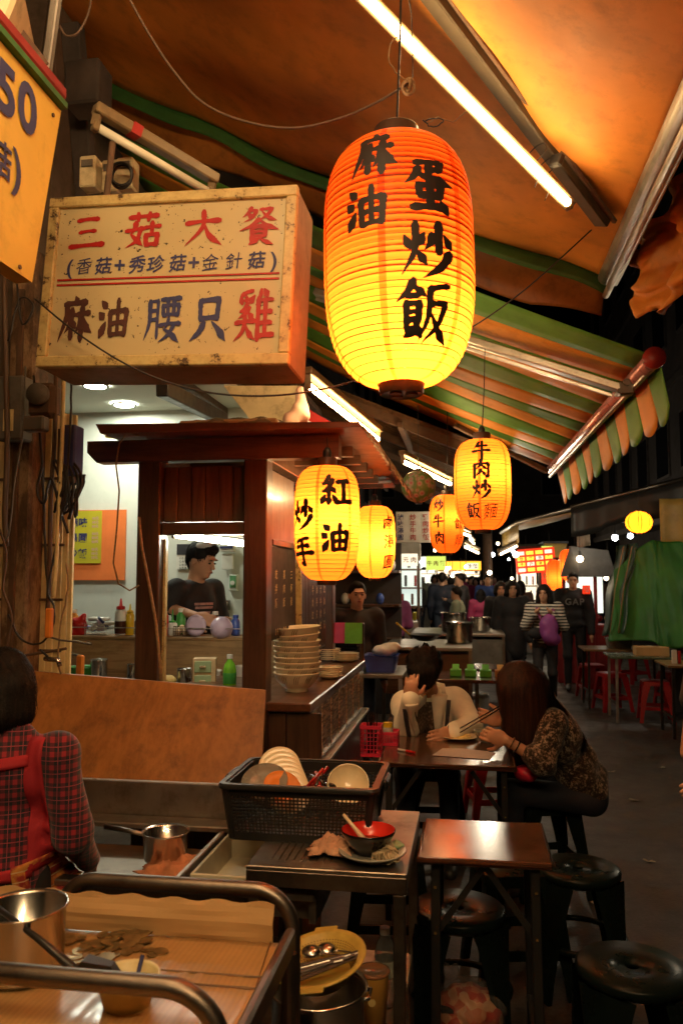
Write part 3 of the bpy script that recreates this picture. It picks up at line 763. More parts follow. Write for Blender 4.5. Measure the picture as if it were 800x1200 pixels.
# ---------------------------------------------------------------- paper lanterns
def lantern_paper(name, col, R, panels=6, phase=0.0):
    if name in MATS: return MATS[name]
    m = bpy.data.materials.new(name); m.use_nodes = True; t = NT(m); b = t.b
    o = t.xyz(); ang = t.math('ARCTAN2', o[1], o[0]); q = t.math('FRACT', t.math('ADD', t.math('MULTIPLY', ang, panels / (2 * math.pi)), phase))
    seam = t.math('LESS_THAN', t.math('ABSOLUTE', t.math('SUBTRACT', q, .5)), .045)
    n = t.noise(14, 6)
    c = t.mix(seam, col, tuple(x * k for x, k in zip(col, (.8, .42, .3))))
    c = t.mix(t.math('MULTIPLY', n, .22), c, tuple(x * .7 for x in col))
    t.link(c, b.inputs['Base Color']); b.inputs['Roughness'].default_value = .35
    tl = t.n('ShaderNodeBsdfTranslucent'); t.link(c, tl.inputs[0])
    mx = t.n('ShaderNodeMixShader'); mx.inputs[0].default_value = .86
    t.link(b.outputs[0], mx.inputs[1]); t.link(tl.outputs[0], mx.inputs[2]); t.link(mx.outputs[0], t.nt.nodes['Material Output'].inputs[0])
    MATS[name] = m; return m
mat('cap_dark', (.05, .03, .02), rough=.35, var=.2); mat('rib_wire', (.3, .07, .01), rough=.5, var=0)
def lrad(z, R, H, rc, et, eb):
    t = max(-1, min(1, z / (H / 2))); e, g = (et, 2.3) if t > 0 else (eb, 2.0)
    return rc + (R - rc) * max(0, 1 - abs(t) ** e) ** (1 / g)
def lantern(label, loc, R, H, power, texts, ribs=36, rot=0.0, col=(.92, .15, .012), group=None, et=4.2, eb=3.0, bulb_z=-.1, cord=None, nseg=64, paper='lantern_paper', phase=0.0, ink='ink_black', tilt=0):
    t = thing('paper_lantern', label, 'lantern', loc, group=group); t.rotation_euler.y = tilt
    rc = R * .3; rc2 = R * .3; n = ribs * 4; prof = []
    jit = [0] + [rnd.uniform(-.16, .16) for _ in range(ribs - 1)] + [0]
    for i in range(n + 1):
        k_ = i / 4; k0_ = int(k_); jz = jit[k0_] + (jit[min(ribs, k0_ + 1)] - jit[k0_]) * (k_ - k0_); z = -H / 2 + H * (k_ + jz) / ribs; r = lrad(z, R, H, rc, et, eb)
        prof.append((r + (R * .012) * abs(math.sin(math.pi * i / 4)), z))
    mb = MB(); mb.open_lathe(prof, n=nseg)
    mb.build('paper_shade', lantern_paper(paper, col, R, phase=phase), t, True)
    w = MB()
    for k in range(1, ribs):
        z = -H / 2 + H * (k + jit[k]) / ribs; r = lrad(z, R, H, rc, et, eb)
        w.ring((0, 0, z), r + .0006, R * rnd.uniform(.004, .0075), 40, 4, axis=(rnd.uniform(-.006, .006), rnd.uniform(-.006, .006), 1))
    w.build('wire_ribs', 'rib_wire', t, True, kind='stuff')
    MB().open_lathe([(rc * .55, H / 2 + R * .26), (rc * .98, H / 2 + R * .26), (rc * 1.03, H / 2 + R * .24), (rc * 1.03, H / 2 - R * .03), (rc * .9, H / 2 - R * .03)], n=32).build('top_cap', 'cap_dark', t, 'auto')
    MB().lathe([(rc * .85, -H / 2 - R * .13), (rc * .93, -H / 2 - R * .14), (rc * .98, -H / 2 - R * .12), (rc * 1.03, -H / 2 + R * .02), (rc * .9, -H / 2 + R * .03)], n=32).build('bottom_cap', 'cap_dark', t, 'auto')
    if R > .2:
        for k in range(3): MB().cyl((rc * .45 * math.cos(k * 2.1), rc * .45 * math.sin(k * 2.1), -H / 2 - R * .15), (rc * .45 * math.cos(k * 2.1), rc * .45 * math.sin(k * 2.1), -H / 2 - R * .12), rc * .27, n=14).build('vent_hole', 'rib_wire', t)
        MB().tube([(rc * math.cos(a_), rc * .9 * math.sin(a_), H / 2 + R * .12 + .09 * math.sin((a_) / 1.0)) for a_ in [math.pi * i / 12 for i in range(13)]], .0025, 5).build('wire_handle', 'cable_black', t)
    # base direction towards the viewer's side of the street
    loc = Vector(loc); base = math.atan2(-loc.y, -loc.x) + rot
    mb = MB()
    def fn(x, y, l=0):
        r = lrad(y, R, H, rc, et, eb) + R * .02 + .0009 + l
        a = base + x / R; return (r * math.cos(a), r * math.sin(a), y)
    for it in texts: paint(mb, [it], fn, w=7.2)
    if texts: mb.build('lettering', ink, t)
    if power:
        ld = bpy.data.lights.new('bulb', 'POINT'); ld.energy = power; ld.color = (1, .80, .50); ld.shadow_soft_size = R * .16
        lo = bpy.data.objects.new('bulb', ld); COL.objects.link(lo); lo.parent = t; lo.location = (R * .1, -R * .15, bulb_z * H)
    if cord is not None:
        c = Vector(cord) - loc
        MB().tube([(0, 0, H / 2 + R * .12), c * .5 + V(0, 0, (H / 2 + R * .1) * .5) + V(.004, 0, 0), c], .003 if R < .2 else .004, 6).build('cord', 'cable_black', t)
        MB().lathe([(.012, 0), (.02, .005), (.02, .05), (.01, .07)], (0, 0, H / 2 + R * .1), 12).build('socket', 'black_plastic', t, True)
    return t
LN = 2.4
bl = lantern('largest paper lantern, black characters 麻油 蛋炒飯, hanging under the orange canopy', (-.2, LN, 2.592), .230, .76, 14.5,
    [('麻', -.074, .245, .15), ('油', -.088, .082, .14), ('蛋', .092, .142, .16), ('炒', .086, -.045, .165), ('飯', .078, -.222, .175)], ribs=40, cord=(-.17, 2.42, 3.72), bulb_z=-.31, phase=.12, et=3.8, eb=3.0, tilt=R_(-.8))
lc = atY(383, 613, 3.42)
lantern('lantern reading 紅油 and 炒手 at the corner of the wooden cart', lc, .142, .50, 8, [('紅', .042, .125, .14), ('油', .042, -.075, .135), ('炒', -.118, .03, .13), ('手', -.12, -.13, .13)], ribs=28, cord=(lc.x, lc.y, 2.24), bulb_z=.02, phase=.3)
l4 = atY(439, 635, 5.5)
lantern('lantern with 鹵湯圓 down its right edge, just behind the cart corner lantern', l4, .14, .50, 11, [('鹵', .105, .13, .1), ('湯', .11, .0, .1), ('圓', .11, -.14, .1)], ribs=26, cord=(l4.x, l4.y, 2.35), bulb_z=.0, nseg=48, phase=.4)
l2 = atY(565, 568, 4.85)
lantern('lantern reading 牛肉炒飯麵 hanging alone under the striped awning', l2, .168, .545, 7, [('牛', -.005, .19, .115), ('肉', -.005, .075, .115), ('炒', -.005, -.045, .115), ('飯', -.06, -.17, .095), ('麵', .05, -.17, .095)], ribs=30, cord=atY(568, 398, 4.87), bulb_z=.1, phase=.2)
l5 = atY(523, 614, 6.9)
lantern('smaller lantern reading 炒牛肉 partly hidden behind the one under the striped awning', l5, .145, .50, 4.2, [('炒', -.075, .155, .105), ('牛', -.075, .02, .105), ('肉', -.065, -.125, .105), ('飯', .115, -.01, .1), ('麵', .12, -.14, .1)], ribs=26, cord=atY(524, 480, 6.9), nseg=48, bulb_z=.1, phase=.45)
# round lanterns
def round_lantern(label, loc, R, power, col, cordz, paper, group=None, flat=.85, nr=8, cone=False):
    t = thing('paper_lantern', label, 'lantern', loc, group=group)
    prof = [(R * math.sin(math.pi * i / 24) + (.2 * R if i in (0, 24) else 0), -R * flat * math.cos(math.pi * i / 24)) for i in range(1, 24)]
    MB().open_lathe(prof, n=40).build('paper_shade', lantern_paper(paper, col, R), t, True)
    w = MB()
    for k in range(nr):
        a = math.pi * 2 * k / nr
        w.tube([(R * 1.004 * math.sin(math.pi * i / 16) * math.cos(a), R * 1.004 * math.sin(math.pi * i / 16) * math.sin(a), -R * flat * 1.004 * math.cos(math.pi * i / 16)) for i in range(1, 16)], R * .016, 4)
    w.build('wire_ribs', 'rib_wire', t, True)
    MB().cyl((0, 0, R * flat * .96), (0, 0, R * flat * 1.1), R * .22, n=16).build('top_cap', 'cap_dark', t)
    MB().cyl((0, 0, -R * flat * 1.1), (0, 0, -R * flat * .96), R * .2, n=16).build('bottom_cap', 'cap_dark', t)
    if cordz: MB().cyl((0, 0, R * flat), (0, 0, cordz - loc[2]), .003, n=5).build('cord', 'cable_black', t)
    if power:
        ld = bpy.data.lights.new('bulb', 'POINT'); ld.energy = power; ld.color = (1, .80, .50); ld.shadow_soft_size = R * .2
        lo = bpy.data.objects.new('bulb', ld); COL.objects.link(lo); lo.parent = t
    return t
round_lantern('round orange lantern glowing over the street beside the green tarpaulin', atY(748, 612, 9.6), .15, 4, (.9, .24, .012), 3.2, 'lantern_round', nr=7)
def prt(t):
    v = t.voro(22); return t.ramp(v, [(.1, (.55, .12, .12)), (.35, (.5, .42, .3)), (.6, (.15, .3, .08))])
mat('lantern_print', (.5, .3, .2), rough=.5, pattern=prt, var=.2)
MATS['lantern_unlit'] = MATS['lantern_print']
round_lantern('unlit round lantern printed in pink and green, hanging over the stalls', atY(490, 570, 6.3), .135, 0, (.5, .3, .2), 3.0, 'lantern_unlit', nr=8, flat=.95)
mat('lantern_red_print', (.7, .02, .01), rough=.5)
g = 'red lanterns hanging across the street'
for (px, py, d, lb) in ((651, 674, 13, 'thin red lantern between the red poster and the bus-stop style lamp'), (667, 662, 12.6, 'taller red lantern right beside the head of the man in the black hoodie')):
    lantern(lb.replace('bus-stop style lamp', 'small gabled stall'), atY(px, py, d), .15, .48, 5, [], ribs=12, nseg=24, paper='lantern_red', col=(.9, .1, .01), group=g)
# ---------------------------------------------------------------- box sign, yellow sign
mat('sign_face', (.60, .49, .28), rough=.4, var=.1, vscale=3, grime=.3)
def speck(t):
    v = t.noise(42, 3, rough=.8); w = t.noise(5, 3)
    f = t.math('MULTIPLY', t.math('GREATER_THAN', v, .64), t.math('GREATER_THAN', w, .45))
    return t.mix(f, (.55, .44, .23), (.04, .024, .014))
mat('sign_white', (.56, .47, .29), rough=.35, pattern=speck, var=.12, vscale=3)
def edgerust(t):
    v = t.noise(16, 7, rough=.75); return t.ramp(v, [(.42, (.62, .48, .2)), (.56, (.5, .36, .14)), (.62, (.07, .04, .02))])
mat('sign_frame', (.6, .45, .2), rough=.4, pattern=edgerust, var=.15)
mat('sign_side', (.3, .22, .14), rough=.5, var=.25, vscale=5, grime=.5)
SW, SH, SD = .9, .615, .22
c0 = (atY(57, 230, 2.5) + atY(343, 218, 2.5) + atY(334, 428, 2.5) + atY(37, 430, 2.5)) / 4
t = thing('box_sign', 'speckled white light box sign with red and blue characters 三菇大餐', 'sign', c0 - V(0, 0, SH / 2)); t.rotation_euler = (R_(-2), R_(2.2), R_(-1.5))
z0 = SH / 2
MB().box((0, SD / 2 + .012, z0), (SW - .004, SD, SH - .004), bev=.006).build('case', 'sign_side', t)
MB().box((0, .004, z0), (SW - .07, .012, SH - .07)).build('face_panel', 'sign_white', t)
fw = .038
for (x, z, w, h) in ((0, SH - fw / 2, SW, fw), (0, fw / 2, SW, fw), (-SW / 2 + fw / 2, z0, fw, SH - 2 * fw), (SW / 2 - fw / 2, z0, fw, SH - 2 * fw)):
    MB().box((x, -.002, z), (w, .03, h), bev=.004).build('frame_bar', 'sign_frame', t)
def sx(px): return (px - 192) / 291 * SW
def sy(py): return z0 + (327 - py) / 205 * SH
fn = lambda x, y, l=0: (x, -.0045 - l, y)
mb = MB(); paint(mb, [(c, sx(x), sy(268), .135) for c, x in zip('三菇大餐', (95, 162, 232, 296))], fn, ys=.95, w=6.2); mb.build('red_title', 'ink_red', t)
mb = MB()
for c, x in zip('(香菇+秀珍菇+金針菇)', (77, 94, 117, 137, 158, 180, 205, 224, 243, 270, 295, 314)):
    vs, fs, _ = glyph(c, 0 if c in '金針香' else .02, .8 if ord(c) > 999 else 0, 0 if c in '金針' else .1); s_ = .062 if ord(c) > 999 else .075
    mb.add([(sx(x) + a * s_, -.0045, sy(309) + b * s_) for a, b in vs], fs)
mb.build('blue_subtitle', 'ink_navy', t)
MB().box((0, -.004, sy(325)), (SW - .1, .004, .006)).box((0, -.004, sy(331)), (SW - .1, .004, .006)).build('red_rule', 'ink_red', t)
mb = MB(); paint(mb, [('麻', sx(88), sy(374), .135), ('油', sx(136), sy(374), .125)], fn, ys=1.25, w=6.5); mb.build('brown_lettering', 'ink_brown', t)
mb = MB(); paint(mb, [('腰', sx(193), sy(374), .13), ('只', sx(245), sy(374), .13)], fn, ys=1.2, w=6.2); mb.build('navy_lettering', 'ink_navy', t)
mb = MB(); paint(mb, [('雞', sx(297), sy(372), .135)], fn, ys=1.3, w=6.2); mb.build('red_lettering', 'ink_red', t)
MB().cyl((-.3, .1, SH), (-.3, .12, SH + .3), .012, n=8).build('hanger_rod', 'rust_brown', t)

XS = -1.15
ytl, ytr, ybr, ybl = atX(-60, -8, XS), atX(72, 130, XS), atX(38, 331, XS), atX(-60, 262, XS)
t = thing('yellow_sign', 'plain yellow board sign with dark 50 cut off by the left edge', 'sign', (XS, 1.6, 2.4))
ys0 = .85
quad = [(ys0, ytr.z - .0), (ytr.y, ytr.z), (ybr.y, ybr.z), (ys0, ybr.z + .0)]
S(MB().prism(quad, lambda a, b: (XS, a, b), lambda a, b: (XS - .05, a, b)), 'board', 'yellow_board', t)
mat('hem_green', (.03, .12, .03), rough=.5); mat('cover_red', (.25, .02, .02), rough=.5)
S(MB().box((XS - .02, (ys0 + ytr.y) / 2, ytr.z + .012), (.08, ytr.y - ys0, .018)), 'green_edging', 'hem_green', t)
S(MB().box((XS - .03, (ys0 + ytr.y) / 2, ytr.z + .045), (.1, ytr.y - ys0, .045), bev=.01), 'red_cover', 'cover_red', t)
def putX(mb, ch, px, py, s, bold=.03, brush=0):
    p = atX(px, py, XS + .004); vs, fs, _ = glyph(ch, bold, brush, 0)
    mb.add([(XS + .004, p.y + a * s, p.z + b * s) for a, b in vs], fs)
mb = MB(); putX(mb, '0', 33, 125, .185); putX(mb, '5', 8, 103, .185)
S(mb, 'numerals', 'ink_navy', t)
mb = MB(); putX(mb, '菇', 1, 184, .1, .02, .4); putX(mb, ')', 20, 196, .13)
S(mb, 'lettering', 'ink_navy', t)
for px, py in ((23, 313), (62, 135)):
    p = atX(px, py, XS + .003); S(MB().cyl(p, p + V(.004, 0, 0), .006, n=10), 'screw', 'rust_brown', t)

# ---------------------------------------------------------------- the wooden cart
YC = 3.6
cart = thing('food_cart', 'dark wooden food cart with a roof, corner posts and a long side counter', 'food cart', (-1.2, 4.5, 0))
PX = [(atY(161, 600, YC).x + atY(187, 600, YC).x) / 2, (atY(285, 600, YC).x + atY(313, 600, YC).x) / 2]
for x, y in ((PX[0], YC + .055), (PX[1], YC + .055), (PX[0], 5.5), (PX[1], 5.5)):
    S(MB().box((x, y, 1.1), (.112, .11, 2.2), bev=.005), 'post', 'cart_wood', cart)
zb1, zb0 = atY(250, 513, YC - .03).z, atY(250, 539, YC - .03).z
xl, xr = atY(106, 520, YC).x, atY(398, 520, YC).x
S(MB().prism([(xl + .05, zb0), (xl, zb0 + .05), (xl, zb1), (xr, zb1), (xr, zb0)], lambda a, b: (a, YC - .03, b), lambda a, b: (a, YC + .05, b)), 'front_beam', 'cart_wood_x', cart)
S(MB().box(((PX[1] + .03), 4.55, (zb0 + zb1) / 2), (.07, 1.8, zb1 - zb0), bev=.004), 'side_beam', 'cart_wood_y', cart)
S(MB().box(((PX[0] - .03), 4.55, (zb0 + zb1) / 2), (.07, 1.8, zb1 - zb0), bev=.004), 'side_beam', 'cart_wood_y', cart)
for k in range(6): S(MB().bar((PX[0] - .1, 3.9 + .28 * k, zb1 - .03), (xr + .02, 3.9 + .28 * k, zb1 - .03), .04, .05, .003), 'roof_rafter', 'cart_wood_x', cart)
mat('roof_red', (.14, .05, .022), rough=.45, var=.3, grime=.5)
rl = atY(119, 502, YC - .15).x
S(MB().add([(rl, YC - .16, zb1 + .012), (xr + .12, YC - .16, zb1 + .006), (xr + .12, 5.7, zb1 + .02), (rl, 5.7, zb1 + .02),
            (rl - .02, YC - .17, zb1 + .055), (xr + .11, YC - .16, zb1 + .03), (xr + .12, 5.7, zb1 + .05), (rl, 5.7, zb1 + .05)],
           [(0, 1, 2, 3), (7, 6, 5, 4), (0, 4, 5, 1), (1, 5, 6, 2), (2, 6, 7, 3), (3, 7, 4, 0)]), 'roof_board', 'roof_red', cart)
sheet_mat('plastic_film', (.6, .45, .3), .5, rough=.15, var=.15, grime=.3, bump=.6, bscale=14)
def wing(u, v):
    x = xr + .1 + .13 * u; y = YC - .12 + 2.0 * v
    return (x, y, zb1 + .02 - .16 * u ** 1.7 + .012 * math.sin(v * 40) * u + .006 * math.sin(v * 90 + u * 9))
S(MB().solid_grid(wing, 8, 90, .004), 'plastic_side_sheet', 'plastic_film', cart, True)
ztop, zbot = atY(235, 546, YC + .03).z, atY(235, 611, YC + .03).z
x0, x1 = PX[0] + .056, PX[1] - .056
npk = 6
for k in range(npk):
    w = (x1 - x0) / npk
    S(MB().box((x0 + w * (k + .5), YC + .06 + .003 * (k % 2), (ztop + zbot) / 2), (w - .004, .016, ztop - zbot), bev=.003), 'plank', 'plank_red', cart)
S(MB().box(((x0 + x1) / 2, YC + .085, (ztop + zbot) / 2), (x1 - x0, .01, ztop - zbot)), 'backing_board', 'cart_wood', cart)
S(MB().box(((x0 + x1) / 2, YC + .055, atY(235, 619, YC).z), (x1 - x0, .05, .058), bev=.004), 'rail', 'cart_wood_x', cart)
S(MB().box((x0 + .008, YC + .07, 1.45), (.012, .03, .72)), 'window_trim', 'sign_frame', cart)
# side boards, chalkboard and menu boards facing the street
XB = PX[1] + .06
def sideZ(px, py, X=XB): p = atX(px, py, X); return p.y, p.z
ya, za = 3.72, 2.13
S(MB().box((XB - .03, 4.0, 1.97), (.02, .52, .36), bev=.003), 'side_panel', 'plank_red', cart)
S(MB().box((XB - .02, 4.0, 1.795), (.03, .52, .03), bev=.003), 'side_rail', 'cart_wood_y', cart)
mat('chalk_black', (.03, .022, .014), rough=.7, var=.4, vscale=8)
y0c, y1c = 3.71, 4.26
S(MB().box((XB - .02, (y0c + y1c) / 2, 1.55), (.014, y1c - y0c, .45)), 'chalkboard', 'chalk_black', cart)
mb = MB()
for j, (col, txt) in enumerate(((0, '乾拌麵90'), (1, '蒸肉飯90'), (2, '三杯雞'))):
    for k, ch in enumerate(txt):
        vs, fs, _ = glyph(ch, .01, .6, 0); s_ = .05 if ord(ch) > 999 else .045
        yy = y0c + .12 + .17 * col + (0 if ord(ch) > 999 else (.04 * (k % 2))); zz = 1.64 - .07 * (k if ord(ch) > 999 else 4)
        mb.add([(XB - .012, yy + a * s_, zz + b * s_) for a, b in vs], fs)
S(mb, 'chalk_lettering', 'ink_gold', cart)
S(MB().bar((XB + .01, 4.28, 1.1), (XB + .01, 4.24, 1.82), .02, .03), 'light_batten', 'sign_frame', cart)
S(MB().box((XB - .03, 4.78, 1.55), (.02, .92, .75), bev=.003), 'menu_board', 'plank_red', cart)
for k in range(22):
    S(MB().box((XB - .018, 4.34 + .041 * k, 1.42), (.012, .026, .46), bev=.003), 'slat', 'cart_wood', cart)
mb = MB()
for j in range(4):
    for k in range(4):
        ch = '牛肉紅油手只大'[(j * 3 + k) % 7]; vs, fs, _ = any_glyph(ch); s_ = .055
        mb.add([(XB - .003, 4.72 + .13 * j + a * s_, 1.55 - .075 * k + b * s_) for a, b, l in vs], fs)
S(mb, 'carved_lettering', 'ink_gold', cart)
# counter
CZ = 1.05
S(MB().box((-.885, 4.62, CZ - .02), (.33, 1.98, .04), bev=.006), 'counter_top', 'cart_wood_y', cart)
S(MB().box((-1.31, 4.55, CZ - .03), (.52, 1.8, .035), bev=.004), 'inner_shelf', 'cart_wood_y', cart)
for k in range(5): S(MB().box((-1.5 + .165 * (k + .5), 3.68, .5), (.162, .022, 1.0), bev=.003), 'front_board', 'cart_wood', cart)
S(MB().box((-.745, 4.64, .86), (.02, 1.9, .29), bev=.003), 'side_board', 'plank_red', cart)
mat('bench_red', (.2, .02, .015), rough=.35, var=.3)
S(MB().box((-.76, 4.64, .36), (.02, 1.9, .7), bev=.003), 'lower_side', 'bench_red', cart)
S(MB().box((-.72, 4.64, .715), (.06, 1.9, .02), bev=.003), 'ledge', 'aluminium', cart)
S(MB().box((-.74, 5.6, 1.16), (.03, .04, .3), bev=.006), 'end_board', 'cart_wood', cart)
def sheetpat(t):
    x = t.xyz(); r = t.noise(9, 5, t.mapping((1, 1.2, 9))); return t.ramp(r, [(.42, (.75, .58, .38)), (.55, (.5, .3, .17)), (.66, (.2, .09, .05))])
mat('menu_sheet', (.4, .3, .2), rough=.15, pattern=sheetpat, coat=.6)
for k in range(7):
    S(MB().box((-.728, 3.82 + .27 * k, .87), (.006, .225, .25), rot=(R_(1.5 * ((k * 7) % 3 - 1)), 0, 0)), 'menu_sheet', 'menu_sheet', cart)
# tube lamp inside the cart
tube_light('tube_light', 'tube light glowing under the cart roof above the cook', atY(207, 627, 4.15), atY(287, 637, 3.95), glow('tube_kitchen', (1, .93, .72), 45), up=V(0, 0, .05))

# loose leads and a package on the roof
t = thing('wrapped_package', 'flat cardboard package in clear plastic lying on the cart roof', 'package', (-1.15, 3.9, zb1 + .05))
mat('cardboard', (.42, .25, .1), rough=.75, var=.12, vscale=4, bump=.15, bscale=30)
MB().box((0, 0, .035), (.5, .4, .06), bev=.01).build('carton', 'cardboard', t)
clear('clear_film', (.9, .88, .82), .12, .75)
def film(u, v):
    a = u * 2 - 1; b = v * 2 - 1; return (a * .31 + .01 * math.sin(b * 9), b * .24 + .01 * math.sin(a * 8), .078 * (1 - abs(a) ** 5) * (1 - abs(b) ** 5) + .01 * math.sin(a * 17 + b * 11) * .6 + .008)
MB().grid(film, 26, 22).build('plastic_wrap', 'clear_film', t, True)
mat('cup_yellow', (.6, .45, .05), rough=.4)
p = atY(128, 492, 3.75); t = thing('small_dish', 'small yellow plastic lid lying on the left end of the cart roof', 'dish', (p.x + .02, 3.75, zb1 + .05)); MB().lathe([(.001, 0), (.035, 0), (.037, .008), (.02, .012), (.014, .03), (.001, .032)], n=20).build('lid_disc', 'cup_yellow', t, True)
t = thing('hanging_lead', 'thin brown lead looping down in front of the left cart post', 'cable', atY(140, 512, 3.5))
o = t.location
MB().tube([atY(x, y, 3.5) - o for x, y in ((163, 510), (148, 508), (140, 520), (136, 545), (140, 575), (137, 620), (133, 660), (139, 684), (152, 692), (163, 686))], .004, 6).build('lead', 'rope_tan', t, True)
t = thing('leaning_stick', 'thin bent wooden stick leaning on the left cart post', 'stick', atY(190, 800, 3.4)); o = t.location
MB().tube([atY(x, y, 3.45) - o for x, y in ((163, 606), (166, 640), (174, 680), (183, 730), (188, 780), (189, 800))], .007, 6).build('stick', 'rope_tan', t, True)
# plastic bag box at the right of the cart roof
p = atY(440, 555, 5.4); t = thing('plastic_carton', 'white printed carton in plastic on top of the roof corner behind the cart lantern', 'carton', p)
mat('carton_white', (.62, .58, .5), rough=.4, var=.15, grime=.2)
MB().box((0, 0, 0), (.2, .25, .13), bev=.02).build('carton', 'carton_white', t); MB().box((0, 0, -.075), (.24, .3, .02), bev=.005).build('tray', 'carton_white', t)
MB().cyl((-.02, -.128, .01), (-.02, -.13, .01), .035, n=16).build('green_print', 'meter_green', t)
t = thing('pink_cloth', 'pinkish white bag hung behind the package on the cart roof', 'bag', atY(352, 480, 4.2))
mat('cloth_pink', (.5, .3, .22), rough=.8, var=.3, bump=.5, bscale=18)
link('bag_body', SDF(.03).cone((0, 0, .12), (0, 0, -.02), .02, .045).cone((.01, 0, -.02), (-.05, 0, -.06), .04, .05).mesh('bag_body', .012, fold=.006, fscale=60), 'cloth_pink', t, True)
t = thing('red_banner', 'red and white banner with a white character behind the cart roof', 'banner', atY(372, 490, 5.0))
a, b, c, d = atY(343, 470, 5.0), atY(372, 500, 5.0), atY(345, 500, 5.0), atY(343, 485, 5.0)
o = t.location
MB().prism([(-.14, .11), (.14, -.06), (-.12, -.06)], lambda a, b: (a, 0, b), lambda a, b: (a, .01, b)).build('banner_sheet', 'ink_red', t)
mb = MB(); write(mb, '一', (-.04, -.004, -.03), (1, 0, -.5), (.4, 0, 1), .06, bold=.04); mb.build('lettering', 'ink_white', t)

# ---------------------------------------------------------------- plywood, prep counter and everything on it
t = thing('plywood_board', 'large worn orange plywood sheet leaning against the cart end behind the sink', 'board', (-1.3, 3.1, .7))
pa, pb, pc, pd = atY(-40, 780, 3.42), atY(311, 809, 3.40), atY(303, 975, 3.12), atY(-40, 955, 3.14)
S(MB().add([pa, pb, pc, pd] + [q + V(0, .016, 0) for q in (pa, pb, pc, pd)], [(0, 1, 2, 3), (7, 6, 5, 4), (0, 4, 5, 1), (1, 5, 6, 2), (2, 6, 7, 3), (3, 7, 4, 0)]), 'board', 'plywood', t)
t = thing('prep_counter', 'kitchen prep counter with a wooden back shelf seen above the plywood', 'counter', (-2.0, 4.7, 0))
S(MB().box((-2.1, 4.6, .97), (2.0, .75, .05), bev=.005), 'worktop', 'steel_plate', t)
wood('shelf_front', (.2, .1, .04), (.42, .26, .12), 'X', rough=.5)
S(MB().box((-2.1, 4.84, 1.11), (2.0, .03, .25), bev=.003), 'upstand', 'shelf_front', t)
S(MB().box((-2.1, 4.96, 1.245), (2.0, .28, .02), bev=.003), 'shelf', 'shelf_front', t)
for x in (-3.05, -1.15): S(MB().box((x, 4.6, .47), (.05, .6, .94)), 'leg', 'dark_steel', t)
S(MB().tube([(-3.1, 4.8, 1.31), (-1.1, 4.8, 1.31)], .003, 5), 'front_wire', 'aluminium', t)
def on(px, py, z, Y): p = atY(px, py, Y); return (p.x, Y, z)
mat('red_plastic', (.5, .015, .012), rough=.3, var=.1); mat('yellow_plastic', (.7, .45, .02), rough=.3, var=.1); mat('brown_sauce', (.05, .015, .006), rough=.25, var=0)
mat('white_plastic', (.65, .63, .58), rough=.35, var=.05); mat('bottle_green', (.16, .45, .03), rough=.15, var=.1); mat('label_green', (.05, .3, .05), rough=.4)
mat('cap_white', (.75, .72, .65), rough=.4); mat('orange_plastic', (.75, .22, .03), rough=.4); mat('lilac', (.5, .38, .5), rough=.3, var=.05); mat('blue_plastic', (.05, .1, .4), rough=.35)
clear('clear_plastic', (.93, .95, .93), .06, .62)
def squeeze(label, loc, body, cap, h=.2, r=.03, fill=None, straw=False):
    t = thing('sauce_bottle', label, 'bottle', loc)
    MB().lathe([(r * .9, 0), (r, .006), (r, h * .62), (r * .7, h * .7), (r * .5, h * .72)], n=18).build('bottle_body', body, t, True)
    MB().lathe([(r * .75, h * .7), (r * .75, h * .78), (r * .3, h * .8), (r * .12, h), (.001, h)], n=14).build('nozzle_cap', cap, t, True)
    if fill: MB().lathe([(r * 1.01, .01), (r * 1.015, .012), (r * 1.015, h * .38), (r * 1.01, h * .385)], n=18).build('sauce_fill', fill, t, True)
    if straw: MB().tube([(0, 0, h * .7), (0, 0, h * 1.4)], [.01, .003], 8).build('nozzle_tube', cap, t)
ZS = 1.257
squeeze('clear squeeze bottle half full of dark sauce with a red cap', on(141, 750, ZS, 4.9), 'white_plastic', 'red_plastic', .235, .037, 'brown_sauce')
squeeze('yellow squeeze bottle beside the dark sauce bottle', on(152, 750, ZS, 4.92), 'yellow_plastic', 'yellow_plastic', .2, .028)
squeeze('red squeeze bottle right of the left cart post', on(191, 750, ZS, 4.9), 'red_plastic', 'red_plastic', .2, .035)
squeeze('pale bottle with a long green nozzle beside the red squeeze bottle', on(202, 750, ZS, 4.9), 'white_plastic', 'label_green', .12, .03, None, True)
def wire_basket(label, loc, w, d, h, m='aluminium'):
    t = thing('wire_basket', label, 'basket', loc); mb = MB()
    for z in (.004, h * .5, h): mb.tube([(-w / 2, -d / 2, z), (w / 2, -d / 2, z), (w / 2, d / 2, z), (-w / 2, d / 2, z)], .0025, 5, closed=True)
    n = int(w / .014)
    for k in range(n + 1):
        x = -w / 2 + w * k / n; mb.tube([(x, -d / 2, h), (x, -d / 2, .004), (x, d / 2, .004), (x, d / 2, h)], .0014, 4)
    mb.build('wire_mesh', m, t, kind='stuff'); return t
wire_basket('wire basket with packets and blue clips left of the sauce bottles', on(117, 750, ZS, 4.92), .15, .12, .07)
for k, (px, cc, rz_) in enumerate(((104, 'blue_plastic', .4), (112, 'white_plastic', -.5), (118, 'lilac', .9), (126, 'cap_white', .2), (121, 'ink_navy', -.8))):
    lb = ['blue packet leaning in the wire basket', 'white paper packet lying in the middle of the wire basket', 'lilac packet on edge in the wire basket', 'whitish packet at the right end of the wire basket', 'dark blue packet poking out of the wire basket'][k]
    o = thing('packet', lb, 'packet', on(px, 745, ZS + .045 + .008 * k, 4.92)); o.rotation_euler = (.5 * math.sin(k * 3), rz_, k)
    MB().box((0, 0, 0), (.1, .05, .018), bev=.006).build('wrapper', cc, o)
